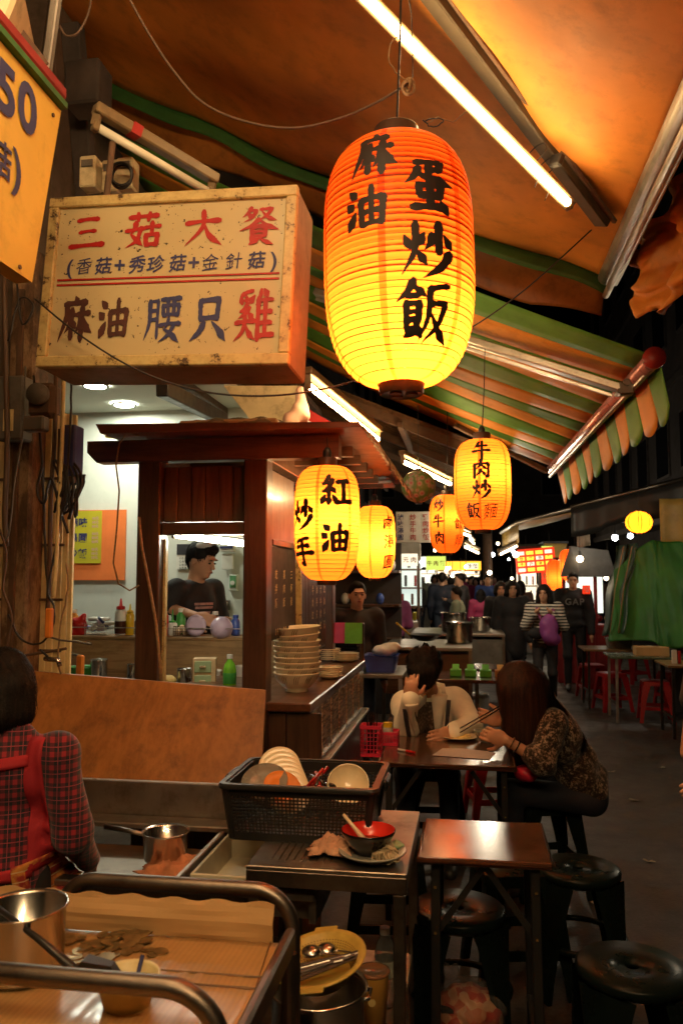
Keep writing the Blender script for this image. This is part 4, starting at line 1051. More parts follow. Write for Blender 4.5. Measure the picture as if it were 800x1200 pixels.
o = thing('folded_towel', 'folded white towel on top of the packets in the basket', 'towel', on(116, 730, ZS + .1, 4.93)); MB().box((0, 0, 0), (.13, .08, .025), bev=.01).build('towel_folds', 'white_plastic', o, True)
t = thing('plastic_bag', 'bright red plastic bag left of the wire basket', 'bag', on(90, 750, ZS, 4.9))
link('bag_body', SDF(.03).ell((0, 0, .05), (.07, .04, .06)).cone((.02, 0, .08), (.05, 0, .12), .03, .015).cone((-.02, 0, .02), (.04, 0, -.0), .03, .02).mesh('bag_body', .01, fold=.006, fscale=70), 'red_plastic', t, True)
def pot(label, loc, r, h, m='pot_steel', lid=False, handle=None, cat='pot', name='steel_pot'):
    t = thing(name, label, cat, loc)
    MB().lathe([(.001, .004), (r * .9, .0), (r * .98, .012), (r, h * .9), (r * 1.06, h), (r * 1.04, h + .003), (r * .96, h * .9), (r * .93, .02), (.001, .018)], n=36).build('pot_body', m, t, True)
    if handle: MB().tube([(r * .95, 0, h * .8), (r + handle * .3, 0, h * .85), (r + handle, 0, h * .95)], [.008, .009, .011], 8).build('handle', 'black_plastic', t, True)
    return t
pot('tall steel pot standing behind the orange handle', on(116, 790, .996, 4.55), .05, .14)
pot('small black pan in front of the tall steel pot', on(132, 790, .996, 4.4), .07, .03, 'black_plastic', handle=.1, cat='pan', name='frying_pan')
pot('narrow steel cup beside the left cart post', on(154, 790, .996, 4.5), .025, .12, cat='cup', name='steel_cup')
pot('green mixing bowl with a pale rim at the left end of the prep counter', on(97, 785, .996, 4.6), .08, .09, 'label_green', cat='bowl', name='mixing_bowl')
pot('steel pot beside the green drawers', on(216, 800, .996, 4.5), .042, .1)
t = thing('gas_lighter', 'orange handled grater standing up behind the plywood edge', 'tool', on(94, 790, .996, 4.1)); MB().box((0, 0, .11), (.042, .03, .2), bev=.008).build('grip', 'orange_plastic', t); MB().tube([(0, 0, .205), (-.08, 0, .22), (-.2, 0, .24)], .006, 6).build('metal_arm', 'pot_steel', t)
t = thing('drawer_box', 'small set of two pale green drawers on the prep counter', 'drawer box', on(240, 800, .996, 4.45)); t.rotation_euler.z = .25
mat('drawer_green', (.3, .4, .22), rough=.5); mat('drawer_wood', (.5, .36, .2), rough=.5)
MB().box((0, 0, .085), (.13, .1, .17), bev=.003).build('case', 'drawer_wood', t)
for z in (.045, .125):
    dr = MB().box((-.008, -.052, z), (.095, .012, .065), bev=.003).build('drawer', 'drawer_green', t); MB().box((-.008, -.064, z), (.035, .012, .012), bev=.003).build('handle', 'drawer_wood', dr)
t = thing('juice_bottle', 'green drink bottle with a pale cap beside the right cart post', 'bottle', on(269, 803, .996, 4.3))
MB().lathe([(.001, 0), (.034, 0), (.036, .01), (.036, .12), (.03, .15), (.014, .175), (.013, .185), (.001, .185)], n=24).build('bottle_body', 'bottle_green', t, True)
MB().lathe([(.0365, .05), (.037, .052), (.037, .105), (.0365, .107)], n=24).build('label_band', 'label_green', t, True); MB().cyl((0, 0, .183), (0, 0, .206), .016, n=14).build('bottle_cap', 'cap_white', t)
for px, lb in ((230, 'white plate standing on edge in a wire rack on the shelf'),):
    t = thing('round_plate', lb, 'plate', on(px, 752, ZS + .07, 4.82)); MB().lathe([(.001, .004), (.04, .0), (.066, .01), (.068, .012), (.04, .006), (.001, .009)], n=32, axis=(0, -1, .15)).build('plate_disc', 'lilac', t, True)
t = thing('lilac_tub', 'translucent lilac tub lying on its side on the shelf', 'tub', on(259, 752, ZS + .055, 4.84)); MB().lathe([(.001, .05), (.03, .05), (.065, .02), (.072, -.01), (.07, -.014), (.001, -.01)], n=32, axis=(0.1, -1, .1), ).build('tub_shell', 'lilac', t, True)
wire_basket('wire rack of eggs on the shelf beside the white plate', on(217, 752, ZS, 4.9), .12, .1, .06, 'rust_brown')
mat('egg_shell', (.7, .52, .34), rough=.5, var=.1)
e0 = None
for k in range(5):
    lb = 'pale brown egg lying in the wire rack on the shelf'
    o = tag(MB().ball((0, 0, 0), (.02, .02, .026), 12, 8).build('egg', 'egg_shell', None, True), lb, 'egg', 'eggs in the wire rack', loc=on(209 + 4 * k, 750, ZS + .03 + .014 * (k % 2), 4.88 + .02 * (k % 2)))
t = thing('noodle_bag', 'clear bag of pale yellow noodles left of the steel pot', 'bag', on(197, 800, .996, 4.45)); mat('noodle', (.6, .45, .15), rough=.6, bump=.7, bscale=60)
link('noodle_mass', SDF(.02).ell((0, 0, .035), (.05, .04, .035)).mesh('noodle_mass', .008, fold=.003, fscale=110), 'noodle', t, True)

# ---------------------------------------------------------------- crockery helpers
def crock(t):
    v = t.noise(30, 2); return t.ramp(v, [(.3, (.78, .64, .4)), (.7, (.84, .7, .46))])
mat('crockery', (.66, .54, .33), rough=.22, pattern=crock, var=.08, coat=.4); mat('crock_dark', (.12, .06, .02), rough=.4, var=0)
def bowl_prof(R, h): return [(.001, .004), (R * .42, .004), (R * .44, 0), (R * .47, .001), (R * .45, .012), (R * .62, h * .28), (R * .86, h * .62), (R * .97, h * .93), (R * 1.0, h), (R * .985, h + .002), (R * .95, h * .93), (R * .83, h * .64), (R * .55, h * .3), (.001, h * .2)]
def bowl(R, h, parent, z=0, m='crockery', tilt=0, name='bowl_body'):
    return MB().lathe(bowl_prof(R, h), (0, 0, z), 40).build(name, m, parent, True)
b0 = thing('noodle_bowl', 'x', 'bowl', (0, 0, 0)); bowl(.122, .095, b0)
mb = MB()
for a in (-1.75, -1.2, -2.3):
    for k in range(3):
        q = a + .09 * k; mb.tube([(.10 * math.cos(q), .10 * math.sin(q), .045), (.1195 * math.cos(q + .03), .1195 * math.sin(q + .03), .075), (.122 * math.cos(q + .1), .122 * math.sin(q + .1), .088)], [.0008, .0018, .0006], 4)
mb.build('painted_grass', 'crock_dark', b0)
names = ['lowest', 'second lowest', 'third from the bottom', 'fourth from the bottom', 'fifth from the bottom', 'middle', 'fifth from the top', 'fourth from the top', 'third from the top', 'second from the top', 'topmost']
bp = atZ(345, 812, CZ)
for k in range(9):
    nm = ['lowest', 'second lowest', 'third lowest', 'fourth lowest', 'middle', 'fourth from the top', 'third from the top', 'second from the top', 'topmost'][k]
    o = b0 if k == 0 else copy_tree(b0)
    o.location = (bp.x + rnd.uniform(-.003, .003), bp.y + .06 + rnd.uniform(-.003, .003), CZ + .001 + k * .027); o.rotation_euler = (R_(2.5) if k > 6 else 0, R_(-3) if k > 6 else 0, rnd.uniform(-.6, .6))
    if k > 6: o.location.z += .006 * (k - 6)
    tag(o, nm + ' cream bowl of the tall stack on the counter corner', 'bowl', 'cream bowls stacked on the counter corner')
def plate_stack(px, py, R, n, label, group, dz=.011, m='crockery', z=CZ, words=('lowest', 'topmost')):
    p = atZ(px, py, z); t0 = None
    for k in range(n):
        if t0 is None:
            t0 = thing('plate', '', 'plate', p, group=group)
            MB().lathe([(.001, .003), (R * .55, .002), (R * .6, 0), (R * .66, .003), (R * .97, .016), (R, .019), (R * .98, .021), (R * .62, .009), (.001, .008)], n=32).build('plate_disc', m, t0, True); o = t0
        else: o = copy_tree(t0)
        o.location = (p.x + rnd.uniform(-.003, .003), p.y + R + rnd.uniform(-.003, .003), z + .001 + k * dz)
        o['label'] = f"{['bottom', 'second lowest', 'third lowest', 'fourth lowest', 'fifth lowest', 'sixth lowest'][k] if k < n - 1 else 'uppermost'} {label}"
plate_stack(384, 797, .075, 5, 'plate of the short stack right behind the bowls', 'small plates stacked behind the bowls', .012)
plate_stack(383, 776, .08, 6, 'dish of the stack behind the short plate stack', 'dishes in the rear left stack', .013)
plate_stack(404, 777, .085, 5, 'flat plate of the stack nearest the counter end', 'flat plates near the counter end', .010)
mat('lacquer_black', (.01, .008, .008), rough=.15, coat=.6, var=0); mat('lacquer_red', (.35, .01, .008), rough=.2, coat=.5, var=.1)
p = atZ(404, 764, CZ); p.y += .25
for k in range(5):
    o = thing('lacquer_tray', f"{['lowest', 'second lowest', 'middle', 'second highest', 'highest'][k]} black lacquer tray stacked at the far counter end", 'tray', (p.x - .02, p.y + .02 * (k % 2), CZ + .001 + .021 * k), rz=.05 * math.sin(k * 5), group='black lacquer trays at the counter end')
    MB().box((0, 0, .004), (.2, .26, .007), bev=.002).build('tray_base', 'lacquer_black', o)
    MB().tube([(-.1, -.13, .012), (.1, -.13, .012), (.1, .13, .012), (-.1, .13, .012)], .006, 6, closed=True).build('tray_rim', 'lacquer_black', o)
mat('paper_green', (.1, .5, .06), rough=.6); mat('paper_pink', (.5, .05, .16), rough=.6)
for px, mm, lb, yy in ((395, 'paper_pink', 'pink order slip pad standing on the black trays', 5.5), (414, 'paper_green', 'bright green paper sheet standing behind the trays', 5.48)):
    a = atY(px, 729, yy); t = thing('paper_pad', lb, 'paper', (a.x, yy, CZ + .115)); MB().box((0, 0, .08), (.12, .02, .14), rot=(-.15, 0, .05), bev=.002).build('sheets', mm, t)
# ---------------------------------------------------------------- sink and what stands in it
t = thing('steel_sink', 'shallow stainless steel sink and drainer in front of the plywood', 'sink', (-1.05, 2.7, 0))
def sk(mb, n, m='steel_plate', sm=False): return S(mb, n, m, t, sm)
sk(MB().box((-1.1, 3.02, .765), (1.3, .03, .14), bev=.004), 'splash_back')
sk(MB().box((-1.1, 2.95, .70), (1.3, .1, .02), bev=.004), 'back_ledge')
sk(MB().box((-1.1, 2.36, .70), (1.3, .05, .02), bev=.004), 'front_rim')
sk(MB().box((-1.1, 2.66, .62), (1.3, .5, .012)), 'basin_floor')
sk(MB().box((-.9, 2.65, .66), (.02, .5, .08), bev=.004), 'divider')
sk(MB().box((-.45 - .01, 2.66, .66), (.02, .6, .08)), 'basin_side'); sk(MB().box((-1.1, 2.4, .66), (1.3, .012, .08)), 'basin_front')
for x, y in ((-1.7, 2.4), (-.68, 2.95), (-1.7, 2.95)): sk(MB().cyl((x, y, 0), (x, y, .62), .018, n=10), 'leg', 'dark_steel')
p = atY(194, 1003, 2.72)
t = thing('saucepan', 'steel saucepan standing on a rag in the sink', 'pan', (p.x, 2.72, .645))
MB().lathe([(.001, .004), (.062, 0), (.072, .01), (.078, .095), (.083, .1), (.081, .103), (.074, .095), (.068, .014), (.001, .012)], n=40).build('pan_body', 'pot_steel', t, True)
MB().tube([(-.078, .0, .085), (-.16, .02, .09), (-.24, .03, .095)], [.007, .009, .009], 8).build('handle', 'dark_steel', t, True)
mat('rag_orange', (.42, .17, .08), rough=.9, var=.3, vscale=20, bump=.5, bscale=80); mat('rag_pink', (.5, .28, .17), rough=.9, var=.3, vscale=18, bump=.5, bscale=80)
def rag(name, label, loc, sx_, sy_, h, m, seed=0):
    t = thing(name, label, 'cloth', loc)
    def f(u, v):
        a, b = u * 2 - 1, v * 2 - 1; r = (1 - a * a * .8) * (1 - b * b * .8)
        n = mnoise.noise(Vector((a * 2.1 + seed, b * 2.1, seed))) ; n2 = mnoise.noise(Vector((a * 6 + seed, b * 6, 3)))
        return (a * sx_ * (1 + .3 * n2), b * sy_ * (1 + .3 * n), .004 + h * max(0, r * (.55 + 1.0 * abs(n) + .5 * abs(n2))))
    MB().solid_grid(f, 34, 30, .003).build('cloth_folds', m, t, True); return t
rag('dish_rag', 'crumpled orange rag under the saucepan in the sink', (p.x + .055, 2.68, .628), .11, .09, .05, 'rag_orange', 3)
mat('tub_cream', (.55, .5, .36), rough=.4, grime=.2)
t = thing('wash_tub', 'pale cream plastic wash tub in the right half of the sink', 'tub', (-.67, 2.62, .628))
MB().box((0, 0, .004), (.36, .42, .008), bev=.003).box((0, .205, .05), (.36, .01, .09), bev=.003).box((0, -.205, .05), (.36, .01, .09), bev=.003).box((-.175, 0, .05), (.01, .4, .09), bev=.003).box((.175, 0, .05), (.01, .4, .09), bev=.003).build('tub_shell', 'tub_cream', t)

# ---------------------------------------------------------------- steel side table
TX0, TX1, TY0, TY1, TZ = -.64, -.18, 2.29, 2.9, .80
t = thing('steel_table', 'narrow stainless steel table carrying the black crate of dishes', 'table', ((TX0 + TX1) / 2, (TY0 + TY1) / 2, 0)); o = t.location
cx, cy = (TX1 - TX0) / 2, (TY1 - TY0) / 2
MB().box((0, 0, TZ - .006), (2 * cx, 2 * cy, .012), bev=.002).build('table_top', 'steel_plate', t)
for (x, y, w, d) in ((0, -cy + .004, 2 * cx, .008), (0, cy - .004, 2 * cx, .008), (-cx + .004, 0, .008, 2 * cy - .02), (cx - .004, 0, .008, 2 * cy - .02)):
    MB().box((x, y, TZ - .034), (w, d, .045), bev=.002).build('apron', 'dark_steel', t)
for sx_ in (-1, 1):
    for sy_ in (-1, 1): MB().box((sx_ * (cx - .022), sy_ * (cy - .022), (TZ - .06) / 2), (.034, .034, TZ - .06), bev=.003).build('leg', 'dark_steel', t)
MB().box((0, 0, .32), (2 * cx - .05, 2 * cy - .05, .02), bev=.003).build('lower_shelf', 'steel_plate', t)
for k in range(9): MB().box((-cx + .06 + .022 * k, -.06, TZ + .0012), (.006, .38, .0024), bev=.001).build('groove_rib', 'dark_steel', t)

# black crate
def lattice(mb, a, b, c, d, nu, nv, w=.0035, th=.004):
    """bars between the corner points a-b (bottom) and d-c (top)"""
    a, b, c, d = map(Vector, (a, b, c, d))
    for i in range(nu + 1):
        u = i / nu; mb.bar(a.lerp(b, u), d.lerp(c, u), w, th, 0)
    for j in range(nv + 1):
        v = j / nv; mb.bar(a.lerp(d, v), b.lerp(c, v), w, th, 0)
    return mb
k0, k1 = atY(257, 921, 2.45), atY(437, 920, 2.45); kc = V((k0.x + k1.x) / 2, 2.66, TZ + .002); kw = (k1.x - k0.x) / 2 - .006; kd = .175; kh = .175
t = thing('plastic_crate', 'black open plastic crate full of used dishes on the steel table', 'crate', kc)
bw, bd = kw * .9, kd * .88
cor = lambda s, q, z: (s * (bw + (kw - bw) * z / kh), q * (bd + (kd - bd) * z / kh), z)
for nm, (A, B) in {'front_grille': ((-1, -1), (1, -1)), 'back_grille': ((-1, 1), (1, 1)), 'side_grille': ((1, -1), (1, 1)), 'side_grille.': ((-1, -1), (-1, 1))}.items():
    nu = 36 if nm[0] in 'fb' else 26
    lattice(MB(), cor(*A, .02), cor(*B, .02), cor(*B, kh - .025), cor(*A, kh - .025), nu, 12).build(nm.strip('.'), 'black_plastic', t)
for A, B in (((-1, -1), (1, -1)), ((-1, 1), (1, 1)), ((1, -1), (1, 1)), ((-1, -1), (-1, 1))):
    MB().bar(cor(*A, .01), cor(*B, .01), .006, .024, 0, up=(0, 0, 1)).bar(cor(*A, kh - .018), cor(*B, kh - .018), .007, .03, 0).build('wall_band', 'black_plastic', t)
for A in ((-1, -1), (1, -1), (1, 1), (-1, 1)): MB().bar(cor(*A, 0), cor(*A, kh), .022, .022, .006).build('corner_post', 'black_plastic', t)
def rr(w, d, r, n=5):
    out = []
    for qx, qy, a0 in ((1, 1, 0), (-1, 1, 90), (-1, -1, 180), (1, -1, 270)):
        for k in range(n + 1):
            a = R_(a0 + 90 * k / n); out.append((qx * (w - r) + r * math.cos(a), qy * (d - r) + r * math.sin(a)))
    return out
def loft(mb, loops):
    n = len(loops[0]); o = [p for L in loops for p in L]
    return mb.add(o, [(i * n + k, i * n + (k + 1) % n, (i + 1) * n + (k + 1) % n, (i + 1) * n + k) for i in range(len(loops) - 1) for k in range(n)])
L1 = lambda w, d, z, r=.03: [(x, y, z) for x, y in rr(w, d, r)]
loft(MB(), [L1(kw + .001, kd + .001, kh - .012), L1(kw + .02, kd + .02, kh - .014), L1(kw + .022, kd + .022, kh - .006), L1(kw + .018, kd + .018, kh + .002), L1(kw + .002, kd + .002, kh + .002), L1(kw + .001, kd + .001, kh - .012)]).build('rim', 'black_plastic', t, 'auto')
MB().box((0, 0, .006), (2 * bw, 2 * bd, .008)).build('crate_floor', 'black_plastic', t)
for s_ in (-1, 1): MB().box((s_ * (kw + .026), 0, kh - .018), (.02, .12, .035), bev=.008).build('handle', 'black_plastic', t)
def dish(label, loc, R, axis, m='crockery', group=None, deep=.02, name='dish'):
    t = thing(name, label, 'plate', loc, group=group)
    MB().lathe([(.001, .0), (R * .5, .0), (R * .62, .003), (R * .97, deep), (R, deep + .003), (R * .98, deep + .005), (R * .6, .009), (.001, .007)], n=36, axis=axis).build('dish_body', m, t, True); return t
cz = kc.z
mat('dish_grey', (.2, .19, .16), rough=.3, var=.2)
for k in range(6):
    lb = ['leftmost of the cream dishes leaning in the black crate', 'second cream dish from the left leaning in the crate', 'third of the cream dishes leaning in the crate', 'fourth cream dish from the left in the crate', 'fifth cream dish from the left in the crate', 'rightmost leaning cream dish, beside the orange dish'][k]
    dish(lb, (kc.x - .115 + .010 * k, kc.y + .07 - .014 * k, cz + .165 - .013 * k), .072, (.15, -.85, .5), group='cream dishes leaning in the crate')
dish('grey dish lying front left in the black crate', (kc.x - .125, kc.y - .09, cz + .15), .075, (0.05, -.55, .83), 'dish_grey')
dish('orange dish between the grey dish and the ladles', (kc.x - .07, kc.y - .1, cz + .14), .06, (.3, -.5, .8), 'orange_plastic')
t = thing('cream_bowl', 'clean cream bowl tipped towards the viewer in the crate corner', 'bowl', (kc.x + .135, kc.y - .01, cz + .125)); t.rotation_euler = (R_(52), R_(10), 0)
MB().lathe(bowl_prof(.068, .055), (0, 0, 0), 40).build('bowl_body', 'crockery', t, True)
sp0 = None
for k in range(5):
    lb = ['red spoon at the left of the spoons heaped in the crate', 'second red spoon of the heap in the crate', 'dark spoon in the middle of the heap in the crate', 'red spoon lying across the crate heap', 'dark spoon nearest the cream bowl in the crate'][k]
    t = thing('soup_spoon', lb, 'spoon', (kc.x - .01 + .022 * k, kc.y - .06 + .02 * math.sin(k * 2), cz + .13 + .004 * k)); t.rotation_euler = (.5, -.5 + .15 * k, .6 + .5 * k)
    mm = 'lacquer_red' if k in (0, 1, 3) else 'lacquer_black'
    MB().ball((0, 0, 0), (.026, .017, .009), 16, 8).build('spoon_bowl', mm, t, True); MB().tube([(.022, 0, .002), (.05, 0, .014), (.095, 0, .028)], [.006, .005, .006], 8).build('handle', mm, t, True)

# red bowl on a plate of shells, rag
pc_ = atZ(437, 1004, TZ); pc_.y -= .02
t = thing('shell_plate', 'grey plate heaped with empty clam shells at the table corner', 'plate', (pc_.x, pc_.y, TZ + .001)); plate_c = t
mat('plate_grey', (.33, .33, .28), rough=.25, coat=.4, var=.1)
MB().lathe([(.001, .003), (.055, .003), (.058, 0), (.064, .002), (.097, .022), (.1, .026), (.098, .028), (.062, .009), (.001, .009)], n=40).build('plate_disc', 'plate_grey', t, True)
mat('shell', (.45, .36, .22), rough=.35, var=.35, vscale=40)
for k in range(22):
    a = rnd.uniform(0, 6.3); r = .055 * rnd.random() ** .6; cxx, cyy = pc_.x + .045 + .5 * r * math.cos(a), pc_.y - .012 + r * math.sin(a)
    if k == 0:
        sh0 = tag(MB().open_lathe([(.017 * math.sin(q * math.pi / 12), .011 * (1 - math.cos(q * math.pi / 12)) * 1.0) for q in range(1, 7)] + [(.0165, .0105)] + [(.0155 * math.sin(q * math.pi / 12), .0015 + .0095 * (1 - math.cos(q * math.pi / 12))) for q in range(6, 0, -1)], n=14, sx=1.15).build('clam_shell', 'shell', None, True), 'small empty clam shell heaped on the grey plate', 'shell', 'clam shells on the grey plate'); o = sh0
    else: o = sh0.copy(); COL.objects.link(o)
    o.location = (cxx, cyy, TZ + .016 + .022 * rnd.random() * (1 - r / .06)); o.rotation_euler = (rnd.uniform(-1.3, 1.3), rnd.uniform(-1.3, 1.3), a)
mat('bowl_red', (.7, .035, .02), rough=.2, coat=.5, var=.15); mat('soup', (.3, .1, .02), rough=.08, var=.2)
t = thing('red_bowl', 'black bowl with a red inside standing on the shell plate', 'bowl', (pc_.x - .014, pc_.y + .02, TZ + .012))
MB().open_lathe([(.001, .003), (.035, .003), (.036, 0), (.04, 0), (.038, .008), (.062, .026), (.079, .058), (.081, .066), (.079, .067)], n=40).build('outer_shell', 'lacquer_black', t, True)
MB().open_lathe([(.0792, .0675), (.076, .056), (.058, .028), (.03, .014), (.001, .012)], n=40).build('inner_glaze', 'bowl_red', t, True)
MB().lathe([(.001, .029), (.057, .0295), (.0575, .031), (.001, .0315)], n=32).build('soup', 'soup', t, True)
sp = MB().tube([(-.01, -.01, .038), (-.045, .005, .07), (-.078, .02, .1)], [.009, .006, .005], 8).build('spoon', 'crockery', t, True)
rag('dish_cloth', 'crumpled beige cloth lying beside the red bowl', atZ(385, 1006, TZ) + V(0, .05, .002), .062, .06, .045, 'rag_pink', 8)
t = thing('bowl_scraps', 'lettuce coloured scrap on the plate rim behind the red bowl', 'food scrap', (pc_.x + .06, pc_.y + .05, TZ + .03)); link('scrap', SDF(.01).ell((0, 0, 0), (.03, .02, .01)).mesh('scrap', .004, fold=.004, fscale=200), 'drawer_green', t, True)

# ---------------------------------------------------------------- brown folding tables
def folding_table(label, x0, x1, y0, y1, z, legcol='black_plastic', name='folding_table', group=None, top='table_brown'):
    t = thing(name, label, 'table', ((x0 + x1) / 2, (y0 + y1) / 2, 0), group=group); w, d = (x1 - x0) / 2, (y1 - y0) / 2
    MB().box((0, 0, z - .012), (2 * w, 2 * d, .024), bev=.003).build('table_top', top, t)
    MB().tube([(-w, -d, z - .012), (w, -d, z - .012), (w, d, z - .012), (-w, d, z - .012)], .0135, 8, closed=True).build('edge_band', top, t, True)
    for sx_ in (-1, 1):
        for sy_ in (-1, 1):
            MB().bar((sx_ * (w - .05), sy_ * (d - .04), z - .03), (sx_ * (w - .045), sy_ * (d - .03), 0), .03, .03, .003).build('leg', legcol, t)
        MB().bar((sx_ * (w - .05), -d + .04, .16), (sx_ * (w - .05), d - .04, .16), .022, .022, .002).build('stretcher', legcol, t)
        MB().bar((sx_ * (w - .05), -d + .06, z - .05), (sx_ * (w - .05), d - .06, z - .05), .02, .03, .002).bar((sx_ * (w - .05), -d + .05, z - .25), (sx_ * (w - .2), -d + .05, z - .04), .008, .02, 0).build('brace', legcol, t)
    for sx_ in (-1, 1):
        for zz in (z - .1, z - .24): MB().cyl((sx_ * (w - .048), -d + .024, zz), (sx_ * (w - .048), -d + .018, zz), .005, n=8).build('rivet', 'brass', t)
    return t
mat('brass', (.7, .5, .2), rough=.25, metal=1, var=0)
folding_table('small brown folding table right of the steel table', -.165, .245, 2.62, 3.03, .74)
folding_table('brown dining table where the man and the long haired woman eat', -.44, .205, 3.9, 4.66, .74)
# on the dining table
DZ = .741
mat('pink_plastic', (.6, .03, .07), rough=.35, var=.1)
def small_basket(label, loc, w, d, h, m, rz=0):
    t = thing('cutlery_basket', label, 'basket', loc, rz)
    for a, b in (((-w, -d), (w, -d)), ((w, -d), (w, d)), ((w, d), (-w, d)), ((-w, d), (-w, -d))):
        mb = MB(); nu = 6
        lattice(mb, (*a, .015), (*b, .015), (*b, h - .015), (*a, h - .015), nu, 6, .004, .003); mb.build('grille', m, t)
        MB().bar((*a, .008), (*b, .008), .003, .016, 0, up=(0, 0, 1)).build('base_band', m, t)
        MB().bar((*a, h - .008), (*b, h - .008), .006, .016, 0, up=(0, 0, 1)).build('rim_band', m, t)
    MB().box((0, 0, .003), (2 * w, 2 * d, .004)).build('basket_floor', m, t); return t
p = atZ(434, 887, DZ); small_basket('tall pink basket of dark cutlery at the left edge of the dining table', (p.x, p.y + .05, DZ), .05, .05, .15, 'pink_plastic')
mb = MB()
for k in range(6):
    t = thing('chopsticks', ['dark chopsticks leaning left in the tall pink basket', 'pair of dark chopsticks in the middle of the pink basket', 'chopsticks pointing back in the tall pink basket', 'short dark chopsticks in the tall pink basket', 'chopsticks leaning right in the tall pink basket', 'front pair of chopsticks in the tall pink basket'][k], 'chopsticks', (p.x + .02 * math.sin(k * 2), p.y + .05 + .02 * math.cos(k * 2), DZ + .006), group='chopsticks in the pink basket')
    MB().cyl((0, 0, 0), (.012 * math.sin(k), .012 * math.cos(k), .2), .004, .003, n=6).build('stick', 'lacquer_black', t)
p = atZ(459, 874, DZ); small_basket('low pink basket holding the yellow lidded jar', (p.x - .02, p.y + .05, DZ), .05, .055, .07, 'pink_plastic')
t = thing('spice_jar', 'glass spice jar with a bright yellow lid in the low pink basket', 'jar', (p.x - .025, p.y + .04, DZ + .006)); MB().lathe([(.001, 0), (.026, 0), (.028, .01), (.028, .075), (.022, .085), (.001, .085)], n=20).build('jar_body', 'plate_grey', t, True); MB().cyl((0, 0, .084), (0, 0, .108), .025, n=18).build('lid', 'yellow_plastic', t)
t = thing('marker_pen', 'white pen with a red cap lying on the dining table', 'pen', atZ(466, 878, DZ + .006)); e = atZ(486, 882, DZ + .006) - t.location
MB().cyl((0, 0, 0), e * .55, .0055, n=10).build('barrel', 'white_plastic', t); MB().cyl(e * .5, e, .0065, n=10).build('cap', 'red_plastic', t)
def paperpat(t):
    x = t.xyz(); l = t.noise(60, 2, t.mapping((2, 40, 1))); return t.ramp(l, [(.5, (.62, .5, .42)), (.6, (.45, .33, .28))])
q = [atZ(x, y, DZ + .002) for x, y in ((506, 885), (518, 877), (582, 880), (573, 890))]; c = sum(q, Vector()) / 4
t = thing('order_sheet', 'white printed order sheet lying on the dining table', 'paper', c)
sheet_mat('order_paper', (.6, .48, .4), .1, rough=.7, pattern=paperpat, grime=0, bump=0)
MB().solid_grid(lambda u, v: q[0].lerp(q[3], u).lerp(q[1].lerp(q[2], u), v) - c + V(0, 0, .004 * math.sin(u * 5) * v), 8, 6, .0008).build('sheet', 'order_paper', t)
p = atZ(540, 868, DZ); t = thing('noodle_plate', 'cream plate of fried noodles in front of the man in white', 'plate', (p.x - .01, p.y + .06, DZ)); MB().lathe([(.001, .003), (.07, .002), (.1, .012), (.105, .016), (.102, .018), (.07, .008), (.001, .008)], n=36).build('plate_disc', 'crockery', t, True)
link('fried_noodles', SDF(.02).ell((0, 0, .01), (.065, .06, .018)).mesh('fried_noodles', .006, fold=.004, fscale=170), 'noodle', t, True)
p = atZ(570, 871, DZ); t = thing('soup_bowl', 'grey bowl with a dark morsel beside the plate of noodles', 'bowl', (p.x, p.y + .05, DZ)); MB().lathe(bowl_prof(.07, .058), (0, 0, 0), 36).build('bowl_body', 'plate_grey', t, True); MB().ball((.01, 0, .045), (.012, .012, .008), 10, 6).build('morsel', 'black_plastic', t, True)
p = atZ(516, 863, DZ); t = thing('phone', 'dark phone lying flat under the hand of the man in white', 'phone', (p.x, p.y + .02, DZ + .001)); t.rotation_euler.z = -.2; MB().box((0, 0, .005), (.14, .075, .009), bev=.003).build('phone_case', 'crockery', t); MB().box((0, 0, .0102), (.128, .066, .001)).build('screen', 'lacquer_black', t)

# ---------------------------------------------------------------- stools
mat('stool_green', (.005, .009, .008), rough=.3, var=.2, spec=.12); mat('stool_red', (.3, .012, .014), rough=.32, var=.15, coat=.2)
def round_stool(m, h=.46, R=.15):
    t = thing('round_stool', 'x', 'stool')
    MB().lathe([(R * .8, h - .05), (R, h - .03), (R * 1.01, h - .012), (R * .95, h - .002), (R * .5, h - .006), (.02, h - .007), (.019, h - .02), (R * .8, h - .03)], n=40).build('seat', m, t, True)
    for k in range(4):
        a = math.pi / 4 + k * math.pi / 2; c, s_ = math.cos(a), math.sin(a); lp = MB()
        loops = []
        for i in range(7):
            f = i / 6; w = .062 * (1 - f) ** 1.6 + .022; r = R * .9 + .05 * f; z = (h - .035) * (1 - f)
            u = V(-s_, c, 0); d = V(c, s_, 0)
            loops.append([d * r + u * w + V(0, 0, z), d * (r + .012) + u * w * .8 + V(0, 0, z), d * (r + .012) - u * w * .8 + V(0, 0, z), d * r - u * w + V(0, 0, z), d * (r - .008) + V(0, 0, z)])
        loft(lp, loops); lp.add(loops[-1], [(0, 1, 2, 3, 4)]); lp.build('leg', m, t, 'auto')
    MB().ring((0, 0, h * .42), R * 1.05, .012, 32, 8, axis=(0, 0, 1)).build('ring_brace', m, t, True)
    return t
